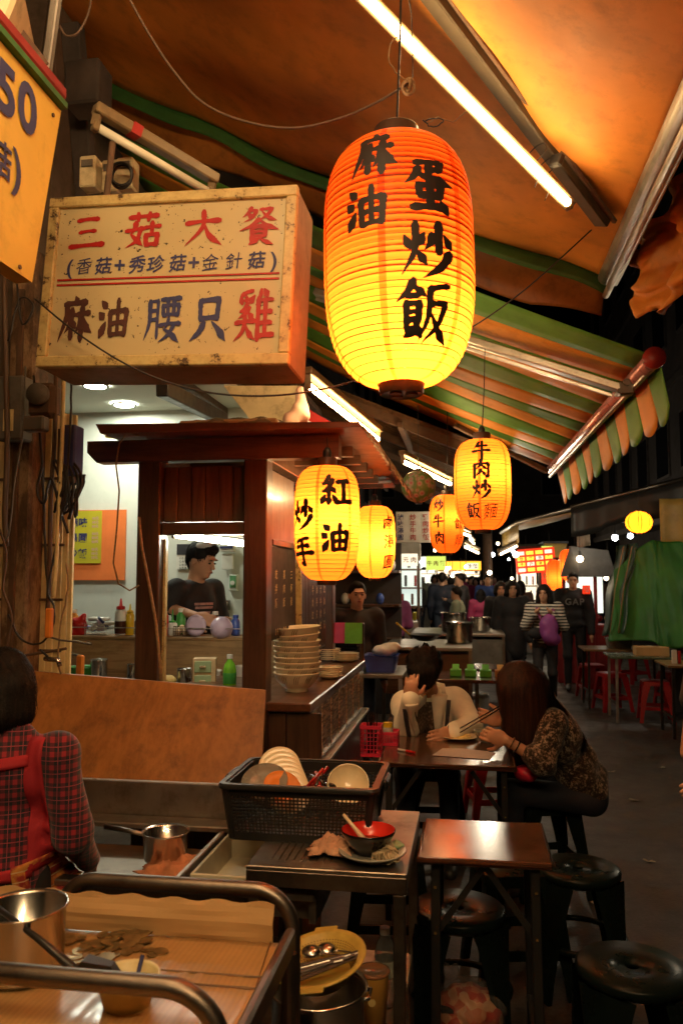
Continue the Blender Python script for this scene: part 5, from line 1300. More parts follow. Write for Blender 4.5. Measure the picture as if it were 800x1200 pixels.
def square_stool(m, h=.46, W=.145):
    t = thing('square_stool', 'x', 'stool')
    loft(MB(), [[(0, 0, h)] * 24, L1(W - .02, W - .02, h, .03), L1(W, W, h - .008, .035), L1(W + .004, W + .004, h - .05, .035), L1(W - .003, W - .003, h - .05, .03), L1(W - .008, W - .008, h - .014, .03), [(0, 0, h - .014)] * 24]).build('seat', m, t, 'auto')
    for sx_ in (-1, 1):
        for sy_ in (-1, 1):
            mb = MB(); a = V(sx_ * (W - .018), sy_ * (W - .018), h - .045); b = V(sx_ * (W + .028), sy_ * (W + .028), 0)
            u, v, w_ = V(1, 0, 0), V(0, 1, 0), V(0, 0, 1); Ls = []
            for i in range(6):
                f = i / 5; p = a.lerp(b, f); k = .045 * (1 - f) ** 2 + .021
                Ls.append([p + V(-sx_ * k, sy_ * .02, 0), p + V(sx_ * .02, sy_ * .02, 0), p + V(sx_ * .02, -sy_ * k, 0), p + V(sx_ * .008, -sy_ * k, 0), p + V(sx_ * .006, sy_ * .006, 0), p + V(-sx_ * k, sy_ * .008, 0)])
            loft(mb, Ls); mb.add(Ls[-1], [tuple(range(6))]); mb.build('leg', m, t)
    for sx_, sy_ in ((0, -1), (0, 1), (-1, 0), (1, 0)):
        MB().box((sx_ * (W + .013), sy_ * (W + .013), .16), ((.012 if sx_ else 2 * W + .01), (.012 if sy_ else 2 * W + .01), .04), bev=.003).build('cross_rail', m, t)
    return t
rs = round_stool('stool_green'); sg = square_stool('stool_green'); sr = square_stool('stool_red'); rr_ = round_stool('stool_red', .45, .14)
tag(rs, 'round dark green stool in the lower right corner with a hole in its seat', loc=(.47, 2.6, 0), rz=.1); rs.scale = (1.1, 1.1, 1.02)
dup(sg, (.38, 4.45, 0), .25, 'square black green stool the long haired woman sits on', 'dark plastic stools along the tables')
for loc, rz_, lb in (((.17, 3.45, 0), .2, 'dark stool standing between the two brown tables'), ((.42, 3.42, 0), 0, 'dark round topped stool right behind the small brown table'), ((-.05, 2.95, 0), .1, 'dark stool pushed under the small brown table'), ((-.22, 5.05, 0), .1, 'dark stool the man in the white jacket sits on')):
    dup(rs if 'round topped' in lb or 'under' in lb else sg, loc, rz_, lb, 'dark plastic stools along the tables')
tag(sg, 'dark square stool at the far left beneath the dining table', group='dark plastic stools along the tables', loc=(-.36, 3.6, 0), rz=.1)
rs['group'] = 'dark plastic stools along the tables'

# ---------------------------------------------------------------- under and beside the steel table
LZ = .331
p = atY(437, 1180, 2.36); t = thing('drink_cup', 'tall orange paper cup with a clear lid on the lower shelf', 'cup', (p.x, 2.37, LZ))
mat('cup_orange', (.85, .42, .08), rough=.4, var=.05); 
MB().lathe([(.001, 0), (.032, 0), (.045, .165), (.047, .168), (.044, .168), (.001, .16)], n=32).build('cup_body', 'cup_orange', t, True)
MB().lathe([(.0455, .163), (.048, .166), (.047, .172), (.042, .174), (.04, .17), (.001, .171)], n=32).build('lid', clear('cup_lid', (.8, .55, .35), .1, .6), t, True)
MB().cyl((0, -.0395, .1), (0, -.0405, .1), .011, n=16).build('printed_dot', 'ink_gold', t)
p = atY(451, 1150, 2.52); t = thing('water_bottle', 'clear water bottle with a white cap behind the orange cup', 'bottle', (p.x, 2.52, LZ))
pr = [(.001, .002), (.026, 0), (.032, .008)]
for k in range(8): pr += [(.032, .012 + .016 * k), (.0295, .02 + .016 * k)]
pr += [(.032, .145), (.031, .16), (.024, .185), (.013, .203), (.012, .212)]
MB().open_lathe(pr, n=28).build('bottle_shell', 'clear_plastic', t, True); MB().cyl((0, 0, .208), (0, 0, .228), .0155, n=18).build('cap', 'cap_white', t)
mat('label_print', (.5, .55, .45), rough=.3, var=.5, vscale=30); MB().open_lathe([(.0325, .09), (.0327, .092), (.0327, .135), (.0325, .137)], n=28).build('label_band', 'label_print', t, True)
t = thing('stock_pot', 'wide steel stock pot under the yellow colander', 'pot', (-.38, 2.03, .30)); t.scale = (.76, .76, 1); SPX = t.location.copy()
MB().lathe([(.001, 0), (.145, 0), (.15, .01), (.15, .30), (.163, .315), (.161, .32), (.146, .305), (.144, .02), (.001, .015)], n=48).build('pot_body', 'pot_steel', t, True)
for k in (-1, 1): MB().tube([(k * .14, -.03, .3), (k * .17, -.03, .305), (k * .17, .03, .305), (k * .14, .03, .3)], .005, 8).build('handle', 'pot_steel', t, True)
MB().box((0, 0, -.14), (.3, .3, .28), bev=.01).build('stand', 'dark_steel', t)
mat('colander_yellow', (.45, .31, .06), rough=.4, var=.2, grime=.3)
def colpat(t_):
    s_ = t_.n('ShaderNodeTexVoronoi'); return None
t = thing('colander', 'pale yellow plastic colander tilted on the steel pot, full of chopsticks', 'colander', (-.375, 2.05, .635)); t.scale = (.68,) * 3; t.rotation_euler = (R_(9), R_(-9), 0)
MB().lathe([(.001, -.02), (.1, -.02), (.11, -.012), (.155, .05), (.175, .055), (.178, .06), (.172, .063), (.152, .058), (.106, -.006), (.001, -.014)], n=48).build('bowl_shell', 'colander_yellow', t, True)
mb = MB()
for r_, z_ in ((.112, .0), (.1175, .0065), (.122, .013), (.127, .0195), (.132, .026), (.137, .033), (.142, .04)):
    for k in range(72):
        a = 2 * math.pi * (k + .5 * (z_ > .01)) / 72; mb.box(((r_ - .002) * math.cos(a), (r_ - .002) * math.sin(a), z_), (.0032, .0032, .006), rot=(0, 0, a))
mb.build('drain_holes', 'crock_dark', t, kind='stuff')
for s_ in (-1, 1): MB().box((0, s_ * .18, .058), (.09, .03, .008), bev=.003).build('handle_tab', 'colander_yellow', t)
for k in range(14):
    a = R_(20 + 3.5 * k); o = thing('chopstick', 'dark wooden chopstick in the bundle lying in the yellow colander' if k % 5 else 'pale metal chopstick lying across the yellow colander rim', 'chopstick', (-.395 + .004 * k, 2.015 + .006 * (k % 4), .66 + .003 * (k % 3)), group='dark chopsticks in the colander' if k % 5 else 'pale chopsticks in the colander'); o.rotation_euler = (0, R_(-6), a * .5)
    MB().cyl((-.08, 0, 0), (.08, 0, .012), .004 if k % 5 else .003, .003, n=6).build('stick', 'cart_wood' if k % 5 else 'aluminium', o)
for k in range(2):
    o = thing('ladle', ['round steel ladle head lying nearest the cart in the colander', 'steel ladle lying behind the first in the colander'][k], 'ladle', (-.405 + .035 * k, 2.075 + .02 * k, .672)); MB().ball((0, 0, 0), (.028, .028, .016), 16, 8).build('ladle_head', 'pot_steel', o, True); MB().tube([(.02, 0, 0), (.1, -.03, .01)], .003, 6).build('handle', 'pot_steel', o)
# red-brown tray and glossy packets beside the cart
t = thing('plastic_tub', 'red brown plastic tub edge beside the cart', 'tub', (-.49, 1.62, .46)); t.rotation_euler.z = -.2
mat('tub_red', (.28, .07, .04), rough=.35, var=.2)
loft(MB(), [L1(.1, .14, 0, .02), L1(.12, .16, .16, .03), L1(.135, .175, .165, .03), L1(.133, .172, .175, .03), L1(.115, .155, .17, .03), L1(.095, .135, .012, .02), [(0, 0, .012)] * 24]).build('tub_shell', 'tub_red', t, 'auto')
MB().box((0, 0, -.26), (.2, .28, .5), bev=.01).build('stand', 'dark_steel', t)
t = thing('snack_packet', 'shiny red and clear packets heaped in the plastic tub', 'packet', (-.42, 1.66, .56))
def packp(t_):
    n = t_.noise(18, 3); return t_.ramp(n, [(.45, (.08, .02, .02)), (.52, (.45, .01, .02)), (.62, (.5, .42, .35))])
mat('packet_foil', (.4, .1, .1), rough=.12, pattern=packp, coat=.8, bump=.8, bscale=26)
link('foil_bag', SDF(.02).ell((0, 0, .02), (.07, .09, .05)).ell((.02, .05, .07), (.05, .05, .04)).mesh('foil_bag', .008, fold=.01, fscale=70), 'packet_foil', t, True)
# bag of rubbish on the ground
p = atZ(530, 1200, .1); t = thing('rubbish_bag', 'knotted clear plastic bag of pinkish food scraps on the ground', 'bag', (-.03, 2.84, 0))
def scr(t_):
    n = t_.voro(38, out='Color'); b_ = t_.n('ShaderNodeSeparateColor'); t_.link(n, b_.inputs[0]); return t_.ramp(b_.outputs[0], [(.2, (.4, .05, .03)), (.5, (.5, .2, .1)), (.85, (.55, .36, .22))])
mat('scraps', (.4, .2, .1), rough=.5, pattern=scr, bump=.9, bscale=45)
link('scraps', SDF(.04).ell((0, 0, .12), (.128, .112, .12)).ell((.03, 0, .19), (.09, .08, .055)).mesh('scraps', .01, fold=.008, fscale=80), 'scraps', t, True)
link('plastic_skin', SDF(.04).ell((0, 0, .13), (.135, .12, .13)).ell((.03, 0, .2), (.1, .09, .06)).cone((-.03, 0, .24), (-.045, 0, .285), .025, .01).cone((-.045, 0, .285), (-.03, 0, .31), .006, .012).cone((-.045, 0, .285), (-.07, 0, .305), .006, .011).mesh('plastic_skin', .008, fold=.007, fscale=90), clear('bag_film', (.9, .8, .75), .15, .93), t, True)

# ---------------------------------------------------------------- coin cart in the lower left corner
t = thing('serving_trolley', 'steel trolley with rounded rails and a cardboard lined top in the lower left corner', 'trolley', (-.65, 1.5, 0))
GZ = .85
def tr(mb, n, m, sm=False, kind=None): return S(mb, n, m, t, sm, kind)
cbk, cfr = 1.72, .95
xL, xR = -1.35, -.385
tr(MB().box(((xL + xR) / 2, (cbk + cfr) / 2, GZ - .012), (xR - xL, cbk - cfr, .02), bev=.004), 'shelf_plate', 'dark_steel')
def cbd(u, v):
    x = xL + .02 + (xR - xL - .03) * u; y = cfr + (cbk - cfr - .02) * v
    return (x, y, GZ + .004 + .003 * math.sin(x * 9) + .002 * math.sin(y * 30 + x * 3) + .0015 * math.sin(u * 220))
def cbpat(t_):
    w = t_.wave(28, .6, 2, dirn='X'); n = t_.noise(6, 5); return t_.mix(t_.math('MULTIPLY', w, .35), (.45, .25, .09), (.26, .13, .045))
mat('cardboard_tape', (.42, .24, .09), rough=.4, pattern=cbpat, coat=.35, bump=.5, bscale=18)
tr(MB().solid_grid(cbd, 60, 30, .004), 'cardboard_lining', 'cardboard_tape', True)
def flap(u, v):
    x = xL + .02 + (xR - xL - .05) * u; n = mnoise.noise(Vector((u * 9, 3, 1))) * .0025; z = (.074 + n + .004 * math.sin(u * 60) * (v > .9)) * v
    return (x, cbk - .02 + .010 * (1 - abs(2 * v - 1)) * -1 + .012 * v + .006 * mnoise.noise(Vector((u * 6, v * 3, 7))), GZ + .006 + z)
tr(MB().solid_grid(flap, 60, 8, .004), 'cardboard_flap', 'cardboard')
tr(MB().tube([(-.42, 1.7, GZ + .009), (-.40, 1.5, GZ + .01)], .0015, 4).tube([(-.8, 1.545, GZ + .009), (-.385, 1.545, GZ + .012)], .0018, 4).tube([(-.8, 1.5, GZ + .009), (-.385, 1.503, GZ + .012)], .0018, 4), 'cut_line', 'crock_dark')
def rail(y, z, xa, xb, r, name):
    pts = []
    for k in range(9): a = math.pi / 2 * k / 8; pts.append((xa + .09 - .09 * math.sin(a) * 1 if False else xa + .09 * (1 - math.cos(math.pi / 2 - a)), y, z - .09 + .09 * math.sin(math.pi / 2 - (math.pi / 2 - a))))
    return pts
def loop_rail(y, zt, x0_, x1_, r, rb, foot):
    P = [V(x0_, y, foot)]
    for k in range(9): a = math.pi - math.pi / 2 * k / 8; P.append(V(x0_ + rb + rb * math.cos(a), y, zt - rb + rb * math.sin(a)))
    for k in range(9): a = math.pi / 2 - math.pi / 2 * k / 8; P.append(V(x1_ - rb + rb * math.cos(a), y, zt - rb + rb * math.sin(a)))
    P.append(V(x1_, y, foot)); return P
zr = atY(200, 1036, 1.76).z
P = loop_rail(1.76, zr, atY(72, 1050, 1.76).x, -.385, .017, .085, GZ - .3)
tr(MB().tube(P, .0165, 12), 'rear_rail', 'dark_steel', True)
tr(MB().bar((xR, 1.74, GZ + .0), (xR, .95, GZ + .0), .022, .05, .006), 'side_rail', 'dark_steel'); tr(MB().bar((xL, 1.74, GZ), (xL, .95, GZ), .022, .05, .006), 'side_rail', 'dark_steel')
zf = atY(120, 1150, 1.3).z; xf1 = atY(262, 1190, 1.3).x
P = loop_rail(1.3, zf, xL, xf1, .02, .1, GZ + .0)
tr(MB().tube(P, .017, 12), 'front_rail', 'dark_steel', True)
for x, y in ((xL, 1.72), (xR, 1.72), (xR, 1.0)): tr(MB().cyl((x, y, .08), (x, y, GZ - .02), .017, n=12), 'leg', 'dark_steel')
tr(MB().box(((xL + xR) / 2, 1.33, .35), (xR - xL, .75, .02)), 'lower_shelf', 'dark_steel')
# things on it
p = atZ(28, 1135, GZ + .01); t = thing('milk_pan', 'large round steel pan on the trolley at the left edge', 'pan', (atY(28, 1100, 1.5).x, 1.50, GZ + .008))
MB().lathe([(.001, .003), (.07, 0), (.076, .01), (.078, .12), (.083, .124), (.081, .127), (.075, .12), (.072, .014), (.001, .011)], n=48).build('pan_body', 'pot_steel', t, True)
a, b = atY(-5, 1062, 1.47), atY(95, 1142, 1.38)
t = thing('ladle', 'black handled ladle lying across the round steel pan', 'ladle', a); MB().tube([(0, 0, 0), (b - a) * .5 + V(0, 0, .003), (b - a)], [.005, .006, .009], 8).build('handle', 'black_plastic', t, True)
MB().add([(b - a) + V(*q) for q in ((-.03, 0, -.02), (.0, 0, .022), (.05, .01, .012), (.075, .01, -.02), (-.03, .03, -.02), (.0, .03, .022), (.05, .03, .012), (.075, .03, -.02))], [(0, 1, 2, 3), (7, 6, 5, 4), (0, 4, 5, 1), (1, 5, 6, 2), (2, 6, 7, 3), (3, 7, 4, 0)]).build('scoop', 'black_plastic', t)
p = atZ(152, 1160, GZ + .01); t = thing('plastic_bowl', 'pale yellow plastic tub with a pen in it between the trolley rails', 'bowl', (atY(150, 1138, 1.42).x, 1.42, GZ + .006))
mat('tub_yellow', (.6, .5, .25), rough=.4, grime=.2)
MB().lathe([(.001, .003), (.04, .0), (.055, .05), (.058, .052), (.056, .055), (.052, .05), (.037, .006), (.001, .006)], n=40).build('bowl_shell', 'tub_yellow', t, True)
o = thing('ballpoint_pen', 'dark blue pen standing in the pale yellow tub', 'pen', t.location + V(.005, .01, .01)); MB().cyl((0, 0, 0), (.006, .03, .06), .004, n=8).build('barrel', 'ink_navy', o)
mat('coin_bronze', (.32, .22, .1), rough=.35, metal=.8, var=.4, vscale=40)
coin = None
for k in range(46):
    px = 75 + 115 * rnd.random() ** 1.2; py = 1094 + 34 * rnd.random() - .06 * (px - 75)
    p = atZ(px, py, GZ + .012)
    if coin is None: coin = tag(MB().cyl((0, 0, 0), (0, 0, .002), .0125, n=20).build('coin', 'coin_bronze'), 'worn bronze coin in the pile on the cardboard lined trolley', 'coin', 'coins spread on the cardboard'); o = coin
    else: o = coin.copy(); COL.objects.link(o)
    o.location = (p.x, p.y, GZ + .0095 + .0025 * rnd.random()); o.rotation_euler = (rnd.uniform(-.2, .2), rnd.uniform(-.2, .2), rnd.random() * 6); o.scale = (1 + .2 * (k % 3),) * 3
# ---------------------------------------------------------------- grimy pillar, slatted shutter, boxes and cables on the left
YL = 3.5
def rustp(t_):
    n = t_.noise(5, 8, t_.mapping((1, 1, .45)), rough=.72); return t_.ramp(n, [(.36, (.03, .018, .01)), (.48, (.13, .07, .035)), (.56, (.33, .21, .11)), (.66, (.1, .045, .02))])
mat('pillar_rust', (.15, .08, .04), rough=.8, pattern=rustp, bump=.7, bscale=22)
a, b = atY(14, 600, YL), atY(44, 600, YL)
t = thing('old_pillar', 'rust stained old pillar wrapped in cables at the left edge of the shop', 'pillar', ((a.x + b.x) / 2, YL, 0)); 
MB().box((0, 0, 1.6), (b.x - a.x, .14, 3.2), bev=.01).build('shaft', 'pillar_rust', t)
MB().box((-.005, -.075, 1.5), (.03, .02, 3.0), bev=.003).build('rail_strip', 'rust_brown', t)
# slatted shutter of yellowed vertical boards
sh = thing('slat_shutter', 'yellowed shutter of narrow vertical slats beside the rusty pillar', 'shutter', (-1.85, YL + .06, .9))
def slats(pxs, zt, zb):
    for k, px in enumerate(pxs[:-1]):
        x0_, x1_ = atY(px, 600, YL + .06).x, atY(pxs[k + 1], 600, YL + .06).x
        S(MB().box(((x0_ + x1_) / 2, YL + .06 + .004 * (k % 2), (zt + zb) / 2), (x1_ - x0_ - .006, .018, zt - zb - .01 * (k % 3)), bev=.002), 'slat', 'slat_yellow', sh)
slats([44, 51, 59, 67, 75, 82, 88], 2.42, 1.1); slats([-30, -21, -12, -3, 5, 14], 2.6, 1.1)
for z in (1.28, 1.52, 1.78, 2.1): S(MB().box((-2.1, YL + .045, z), (.4, .012, .012)), 'cross_wire', 'rust_brown', sh)
t = thing('junction_box', 'grey electric box with a peeling yellow label high on the left pillar', 'electric box', atY(18, 480, 3.38)); MB().box((0, 0, 0), (.13, .1, .3), bev=.008).build('box_case', 'box_grey', t); MB().box((.0, -.052, -.06), (.05, .004, .1)).build('label_plate', 'slat_yellow', t)
t = thing('electric_meter', 'round brown electric meter with a dusty glass front on the left wall', 'meter', atY(52, 470, 3.36)); MB().box((0, 0, 0), (.13, .08, .16), bev=.02).build('meter_case', 'rust_brown', t); MB().cyl((0, -.04, .02), (0, -.07, .02), .05, n=24).build('glass_front', 'box_grey', t, True); MB().box((0, -.06, -.12), (.1, .06, .07), bev=.008).build('terminal_box', 'box_grey', t)
t = thing('breaker_box', 'dark blue breaker box hanging in the tangle of cables', 'breaker box', atY(84, 530, 3.36)); MB().box((0, 0, 0), (.075, .09, .24), bev=.006).build('box_case', 'ink_navy', t); MB().box((0, 0, -.13), (.085, .1, .03), bev=.004).build('lower_lip', 'rust_brown', t); MB().box((-.03, -.05, 0), (.02, .01, .2), bev=.002).build('hinge_strip', 'rust_brown', t)
mb = MB(); write(mb, 'FUSE', (.015, -.047, .05), (1, 0, 0), (0, 0, 1), .001); 
t = thing('switch_box', 'dark open box with tangled wires above the box sign', 'switch box', atY(104, 105, 3.1)); MB().box((0, 0, 0), (.16, .14, .2), bev=.01).build('box_case', 'shaded_brown', t)
for k, (px, py, lb) in enumerate(((107, 205, 'cream conduit box standing left above the big sign'), (133, 210, 'cream conduit box in the middle above the big sign'), (150, 207, 'cream conduit box at the right above the big sign'))):
    t = thing('conduit_box', lb, 'box', atY(px, py, 2.9)); MB().box((0, 0, 0), (.07, .07, .13), bev=.006).build('case', 'cream_paint', t); MB().box((0, -.038, .03), (.05, .006, .03), bev=.002).build('clip', 'box_grey', t)
t = thing('cable_ring', 'black coil of cable hanging between the cream boxes above the sign', 'cable', atY(143, 207, 2.8)); MB().ring((0, 0, 0), .045, .006, 24, 6, axis=(.2, 1, .1)).ring((.004, -.012, .004), .042, .006, 24, 6, axis=(-.1, 1, .2)).build('coil', 'cable_black', t, True)
t = thing('metal_bracket', 'worn metal channel post coming down above the yellow sign', 'bracket', atY(60, 60, 2.6)); a, b = atY(68, -20, 2.6), atY(54, 84, 2.7); o = t.location
MB().bar(a - o, b - o, .045, .03, .003).build('channel', 'dark_steel', t); MB().bar(a - o + V(.02, -.02, 0), b - o + V(.02, -.02, 0), .008, .012, .001).build('channel_lip', 'aluminium', t)
t = thing('upper_box', 'old cream cabinet corner at the top left edge above the yellow sign', 'cabinet', atY(2, 35, 1.9)); MB().box((0, 0, 0), (.1, .25, .16), rot=(0, .3, .4), bev=.01).build('cabinet_case', 'cream_paint', t); MB().bar((-.06, -.1, .15), (.09, .08, -.06), .012, .02, .002).build('edge_strip', 'rust_brown', t)
# beams and battens up in the dark between the canopies
g = 'dark battens under the upper wall'
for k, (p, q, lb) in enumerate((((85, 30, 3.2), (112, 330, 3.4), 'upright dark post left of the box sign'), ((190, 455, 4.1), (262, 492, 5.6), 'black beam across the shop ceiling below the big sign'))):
    a, b = atY(*p), atY(*q); t = thing('wooden_beam', lb, 'beam', a, group=None); MB().bar((0, 0, 0), b - a, .07, .09, .006).build('beam', 'shaded_brown' if k < 1 else 'black_plastic', t)
# cables
def cable(label, pts, r, m='cable_black', name='cable', jit=0.0, n=4, group=None):
    P = [atY(*p) for p in pts]; t = thing(name, label, 'cable', P[0], group=group); Q = [P[0] * 2 - P[1]] + P + [P[-1] * 2 - P[-2]]; out = []
    for i in range(1, len(Q) - 2):
        for k in range(n):
            u = k / n; a, b, c, d = Q[i - 1:i + 3]
            out.append(.5 * ((2 * b) + (c - a) * u + (2 * a - 5 * b + 4 * c - d) * u * u + (3 * b - a - 3 * c + d) * u ** 3) - P[0] + V(rnd.uniform(-jit, jit), rnd.uniform(-jit, jit), rnd.uniform(-jit, jit)))
    out.append(P[-1] - P[0]); MB().tube(out, r, 6).build('strand', m, t, True); return t
cable('long dark cable crossing the box sign and sagging towards the middle lanterns', [(41, 350, 2.42), (90, 390, 2.42), (150, 428, 2.42), (210, 452, 2.44), (270, 463, 2.46), (340, 462, 2.5), (410, 448, 2.7), (480, 420, 3.0), (552, 384, 3.3), (620, 335, 3.6), (694, 268, 3.95)], .0035)
cable('twisted rope running from the top edge to the top of the largest lantern', [(146, -12, 2.2), (175, 40, 2.25), (205, 85, 2.3), (240, 122, 2.32), (290, 143, 2.34), (345, 150, 2.36), (400, 138, 2.38), (445, 118, 2.4), (478, 98, 2.42)], .0042, 'cable_brown', 'rope', n=6)
cable('loop of cable hanging in front of the dark beams at the top left', [(108, -10, 2.4), (104, 15, 2.4), (92, 38, 2.4), (78, 42, 2.4), (70, 30, 2.4)], .004, 'cable_brown')
for k, (pts, r, m_, lb) in enumerate((
    ([(5, 320, 3.3), (7, 420, 3.3), (9, 520, 3.3), (6, 600, 3.3), (8, 640, 3.3)], .012, 'cable_brown', 'thick brown conduit running down the far left'),
    ([(66, 440, 3.35), (64, 520, 3.35), (60, 580, 3.35), (58, 680, 3.35), (56, 715, 3.35)], .010, 'rust_brown', 'rusty pipe running down between the slats'),
    ([(75, 440, 3.3), (73, 520, 3.3), (69, 600, 3.3), (66, 660, 3.3), (63, 700, 3.3)], .009, 'slat_yellow', 'pale yellow pipe beside the rusty pipe'),
    ([(84, 445, 3.3), (83, 490, 3.3), (78, 560, 3.3), (66, 640, 3.3), (56, 690, 3.3), (63, 710, 3.3), (62, 735, 3.3), (50, 752, 3.3), (36, 755, 3.3), (22, 745, 3.3), (10, 720, 3.3)], .005, 'cable_black', 'black cable looping low across the slats'),
    ([(30, 430, 3.28), (28, 500, 3.28), (18, 560, 3.28), (12, 620, 3.28), (2, 640, 3.28)], .004, 'box_grey', 'thin grey cable over the electric box'),
    ([(0, 620, 3.25), (8, 650, 3.25), (4, 690, 3.25), (14, 720, 3.25), (10, 750, 3.25), (2, 770, 3.25)], .005, 'cable_brown', 'brown cable curling at the left edge above the hair of the woman'),
    ([(50, 545, 3.32), (44, 575, 3.32), (52, 590, 3.32), (60, 560, 3.32), (72, 600, 3.32), (80, 625, 3.32)], .006, 'cable_black', 'black cable loop hanging under the meter'),
    ([(78, 660, 3.3), (80, 690, 3.3), (72, 730, 3.3), (68, 770, 3.3), (72, 790, 3.3)], .004, 'rope_tan', 'pale cord hanging from the small plug'),
    ([(40, 440, 3.34), (48, 520, 3.34), (52, 600, 3.34), (54, 660, 3.34), (58, 700, 3.34)], .006, 'cable_black', 'straight black cable over the slats'),
    ([(20, 330, 3.3), (26, 380, 3.3), (40, 360, 3.3), (24, 350, 3.3), (10, 400, 3.3)], .005, 'cable_black', 'tangled cable behind the corner of the yellow sign'))):
    cable(lb, pts, r, m_, jit=.002 if r < .008 else 0)
for k in range(9):
    x = 70 + 2.8 * k; cable(['first', 'second', 'third', 'fourth', 'fifth', 'sixth', 'seventh', 'eighth', 'last'][k] + ' strand from the left in the tangle of black cables under the blue breaker box',
        [(x - 8, 540, 3.33), (x + 4 * math.sin(k), 560, 3.3), (x - 3, 585 + 3 * (k % 4), 3.3), (x - 6 + 7 * math.sin(k * 3), 600 + 4 * (k % 3), 3.32), (x + 3, 575, 3.34), (x + 7, 556, 3.33)], .006, jit=.004, group='tangle of black cables under the breaker box')
cable('grey pipe with a tap branch low on the slats', [(30, 768, 3.32), (55, 764, 3.32), (78, 760, 3.32)], .007, 'rust_brown', 'pipe')
t = thing('water_tap', 'small chrome tap with a dark lever above the plywood', 'tap', atY(61, 772, 3.3)); MB().tube([(-.03, 0, 0), (0, -.02, 0), (.04, -.02, -.002), (.05, -.02, -.03)], .011, 10).build('spout', 'pot_steel', t, True); MB().bar((0, -.03, .01), (-.03, -.05, .045), .014, .01, .003).build('lever', 'black_plastic', t)
t = thing('gas_torch', 'orange handle hanging from a black cable on the slats', 'tool', atY(58, 730, 3.28)); MB().box((0, 0, 0), (.03, .03, .13), bev=.006).build('grip', 'orange_plastic', t); MB().tube([(0, 0, -.06), (.06, 0, -.075), (.13, 0, -.08), (.2, 0, -.09)], .005, 6).build('metal_arm', 'pot_steel', t)
# frayed strings at the lantern and clip wires on the arm
for k, (pts, lb) in enumerate((([(478, 98, 2.42), (460, 80, 2.42), (455, 60, 2.42), (462, 45, 2.42), (478, 48, 2.42)], 'frayed string loop left of the lantern hook'), ([(500, 145, 2.42), (512, 138, 2.42), (530, 142, 2.42), (545, 132, 2.42), (549, 132, 2.42)], 'frayed string pulling the lantern cap to the right'), ([(478, -10, 2.44), (482, 30, 2.44), (484, 80, 2.44), (482, 96, 2.42)], 'dark hanging wire above the lantern hook'), ([(495, 140, 2.4), (505, 148, 2.4), (516, 146, 2.4), (518, 140, 2.4), (508, 138, 2.4), (498, 142, 2.4)], 'small wire loop beside the lantern cap'))):
    cable(lb, pts, .0022, 'rope_tan' if k < 2 else 'cable_black', 'string', jit=.003)
t = thing('cord_knot', 'thick knot of cord at the hook of the largest lantern', 'knot', atY(478, 100, 2.41)); MB().ring((0, 0, 0), .018, .005, 14, 6, axis=(1, .4, .2)).ring((0, 0, -.008), .02, .005, 14, 6, axis=(-.4, 1, .3)).ring((.005, 0, .01), .014, .004, 14, 6, axis=(.2, .3, 1)).build('knot_loops', 'rope_tan', t, True)
for k, (px, py) in enumerate(((628, 180), (640, 196))):
    p = on_can(px, py, .14); t = thing('cable_tie', ['thin wire tied round the awning arm beside the tube', 'second wire tied round the awning arm, beside the black clip'][k], 'wire', p); MB().ring((0, 0, 0), .05, .0025, 18, 5, axis=(.6, .65, -.4)).tube([(0, 0, -.05), (.01, 0, -.1), (-.01, .01, -.14)], .002, 4).build('wire_loop', 'cable_black', t, True)
p = on_can(652, 188, .13); t = thing('black_clip', 'black plastic clip on the awning arm near its lower end', 'clip', p); MB().box((0, 0, 0), (.03, .06, .05), rot=(.3, .2, .7), bev=.006).build('clip_body', 'black_plastic', t)
# ---------------------------------------------------------------- people
from mathutils.bvhtree import BVHTree
mat('skin', (.5, .26, .15), rough=.5, var=.12, vscale=12, spec=.4); mat('skin_far', (.42, .22, .13), rough=.55, var=.1)

def hairp(t_):
    n = t_.noise(1, 6, t_.mapping((70, 70, 3))); return t_.ramp(n, [(.35, (.013, .006, .004)), (.65, (.055, .019, .009))])
def hairb(t_):
    n = t_.noise(1, 6, t_.mapping((90, 90, 4))); return t_.ramp(n, [(.38, (.004, .003, .003)), (.55, (.010, .007, .005)), (.7, (.026, .016, .011))])
mat('hair_black', (.012, .008, .006), rough=.62, pattern=hairb, var=.2, bump=1.0, bscale=120, spec=.22)
mat('hair_brown', (.05, .02, .01), rough=.6, pattern=hairp, bump=.5, bscale=90, spec=.3)
def plaid(t_):
    x = t_.xyz(t_.mapping((1, 1, 1), (0, 0, .06)))
    def band(s_, f, w, ph=0.0): return t_.math('LESS_THAN', t_.math('FRACT', t_.math('ADD', t_.math('MULTIPLY', s_, f), ph)), w)
    h = t_.math('ADD', x[0], t_.math('MULTIPLY', x[1], .6))
    dv = band(h, 26, .62); dh = band(x[2], 26, .62); c = t_.mix(dv, (.27, .014, .026), (.08, .008, .016)); c = t_.mix(dh, c, t_.mix(dv, (.08, .008, .018), (.008, .008, .016)))
    c = t_.mix(band(h, 26, .05, .7), c, (.3, .05, .07)); return t_.mix(band(x[2], 26, .05, .7), c, (.3, .05, .07))
mat('plaid_shirt', (.3, .02, .03), rough=.85, pattern=plaid, var=.25, sheen=.2, bump=1.0, bscale=17)
mat('apron_red', (.3, .012, .02), rough=.8, var=.15, bump=.2, bscale=150)
def aprint(t_):
    n = t_.noise(24, 4); g_ = t_.xyz(); l = t_.math('LESS_THAN', t_.math('FRACT', t_.math('MULTIPLY', g_[2], 36)), .12)
    return t_.mix(l, t_.ramp(n, [(.45, (.32, .03, .02)), (.58, (.55, .22, .04))]), (.6, .4, .2))
mat('apron_print', (.5, .15, .04), rough=.8, pattern=aprint)
mat('jacket_white', (.86, .78, .6), rough=.75, var=.15, vscale=8, bump=1.0, bscale=15); mat('jacket_trim', (.05, .045, .05), rough=.8)
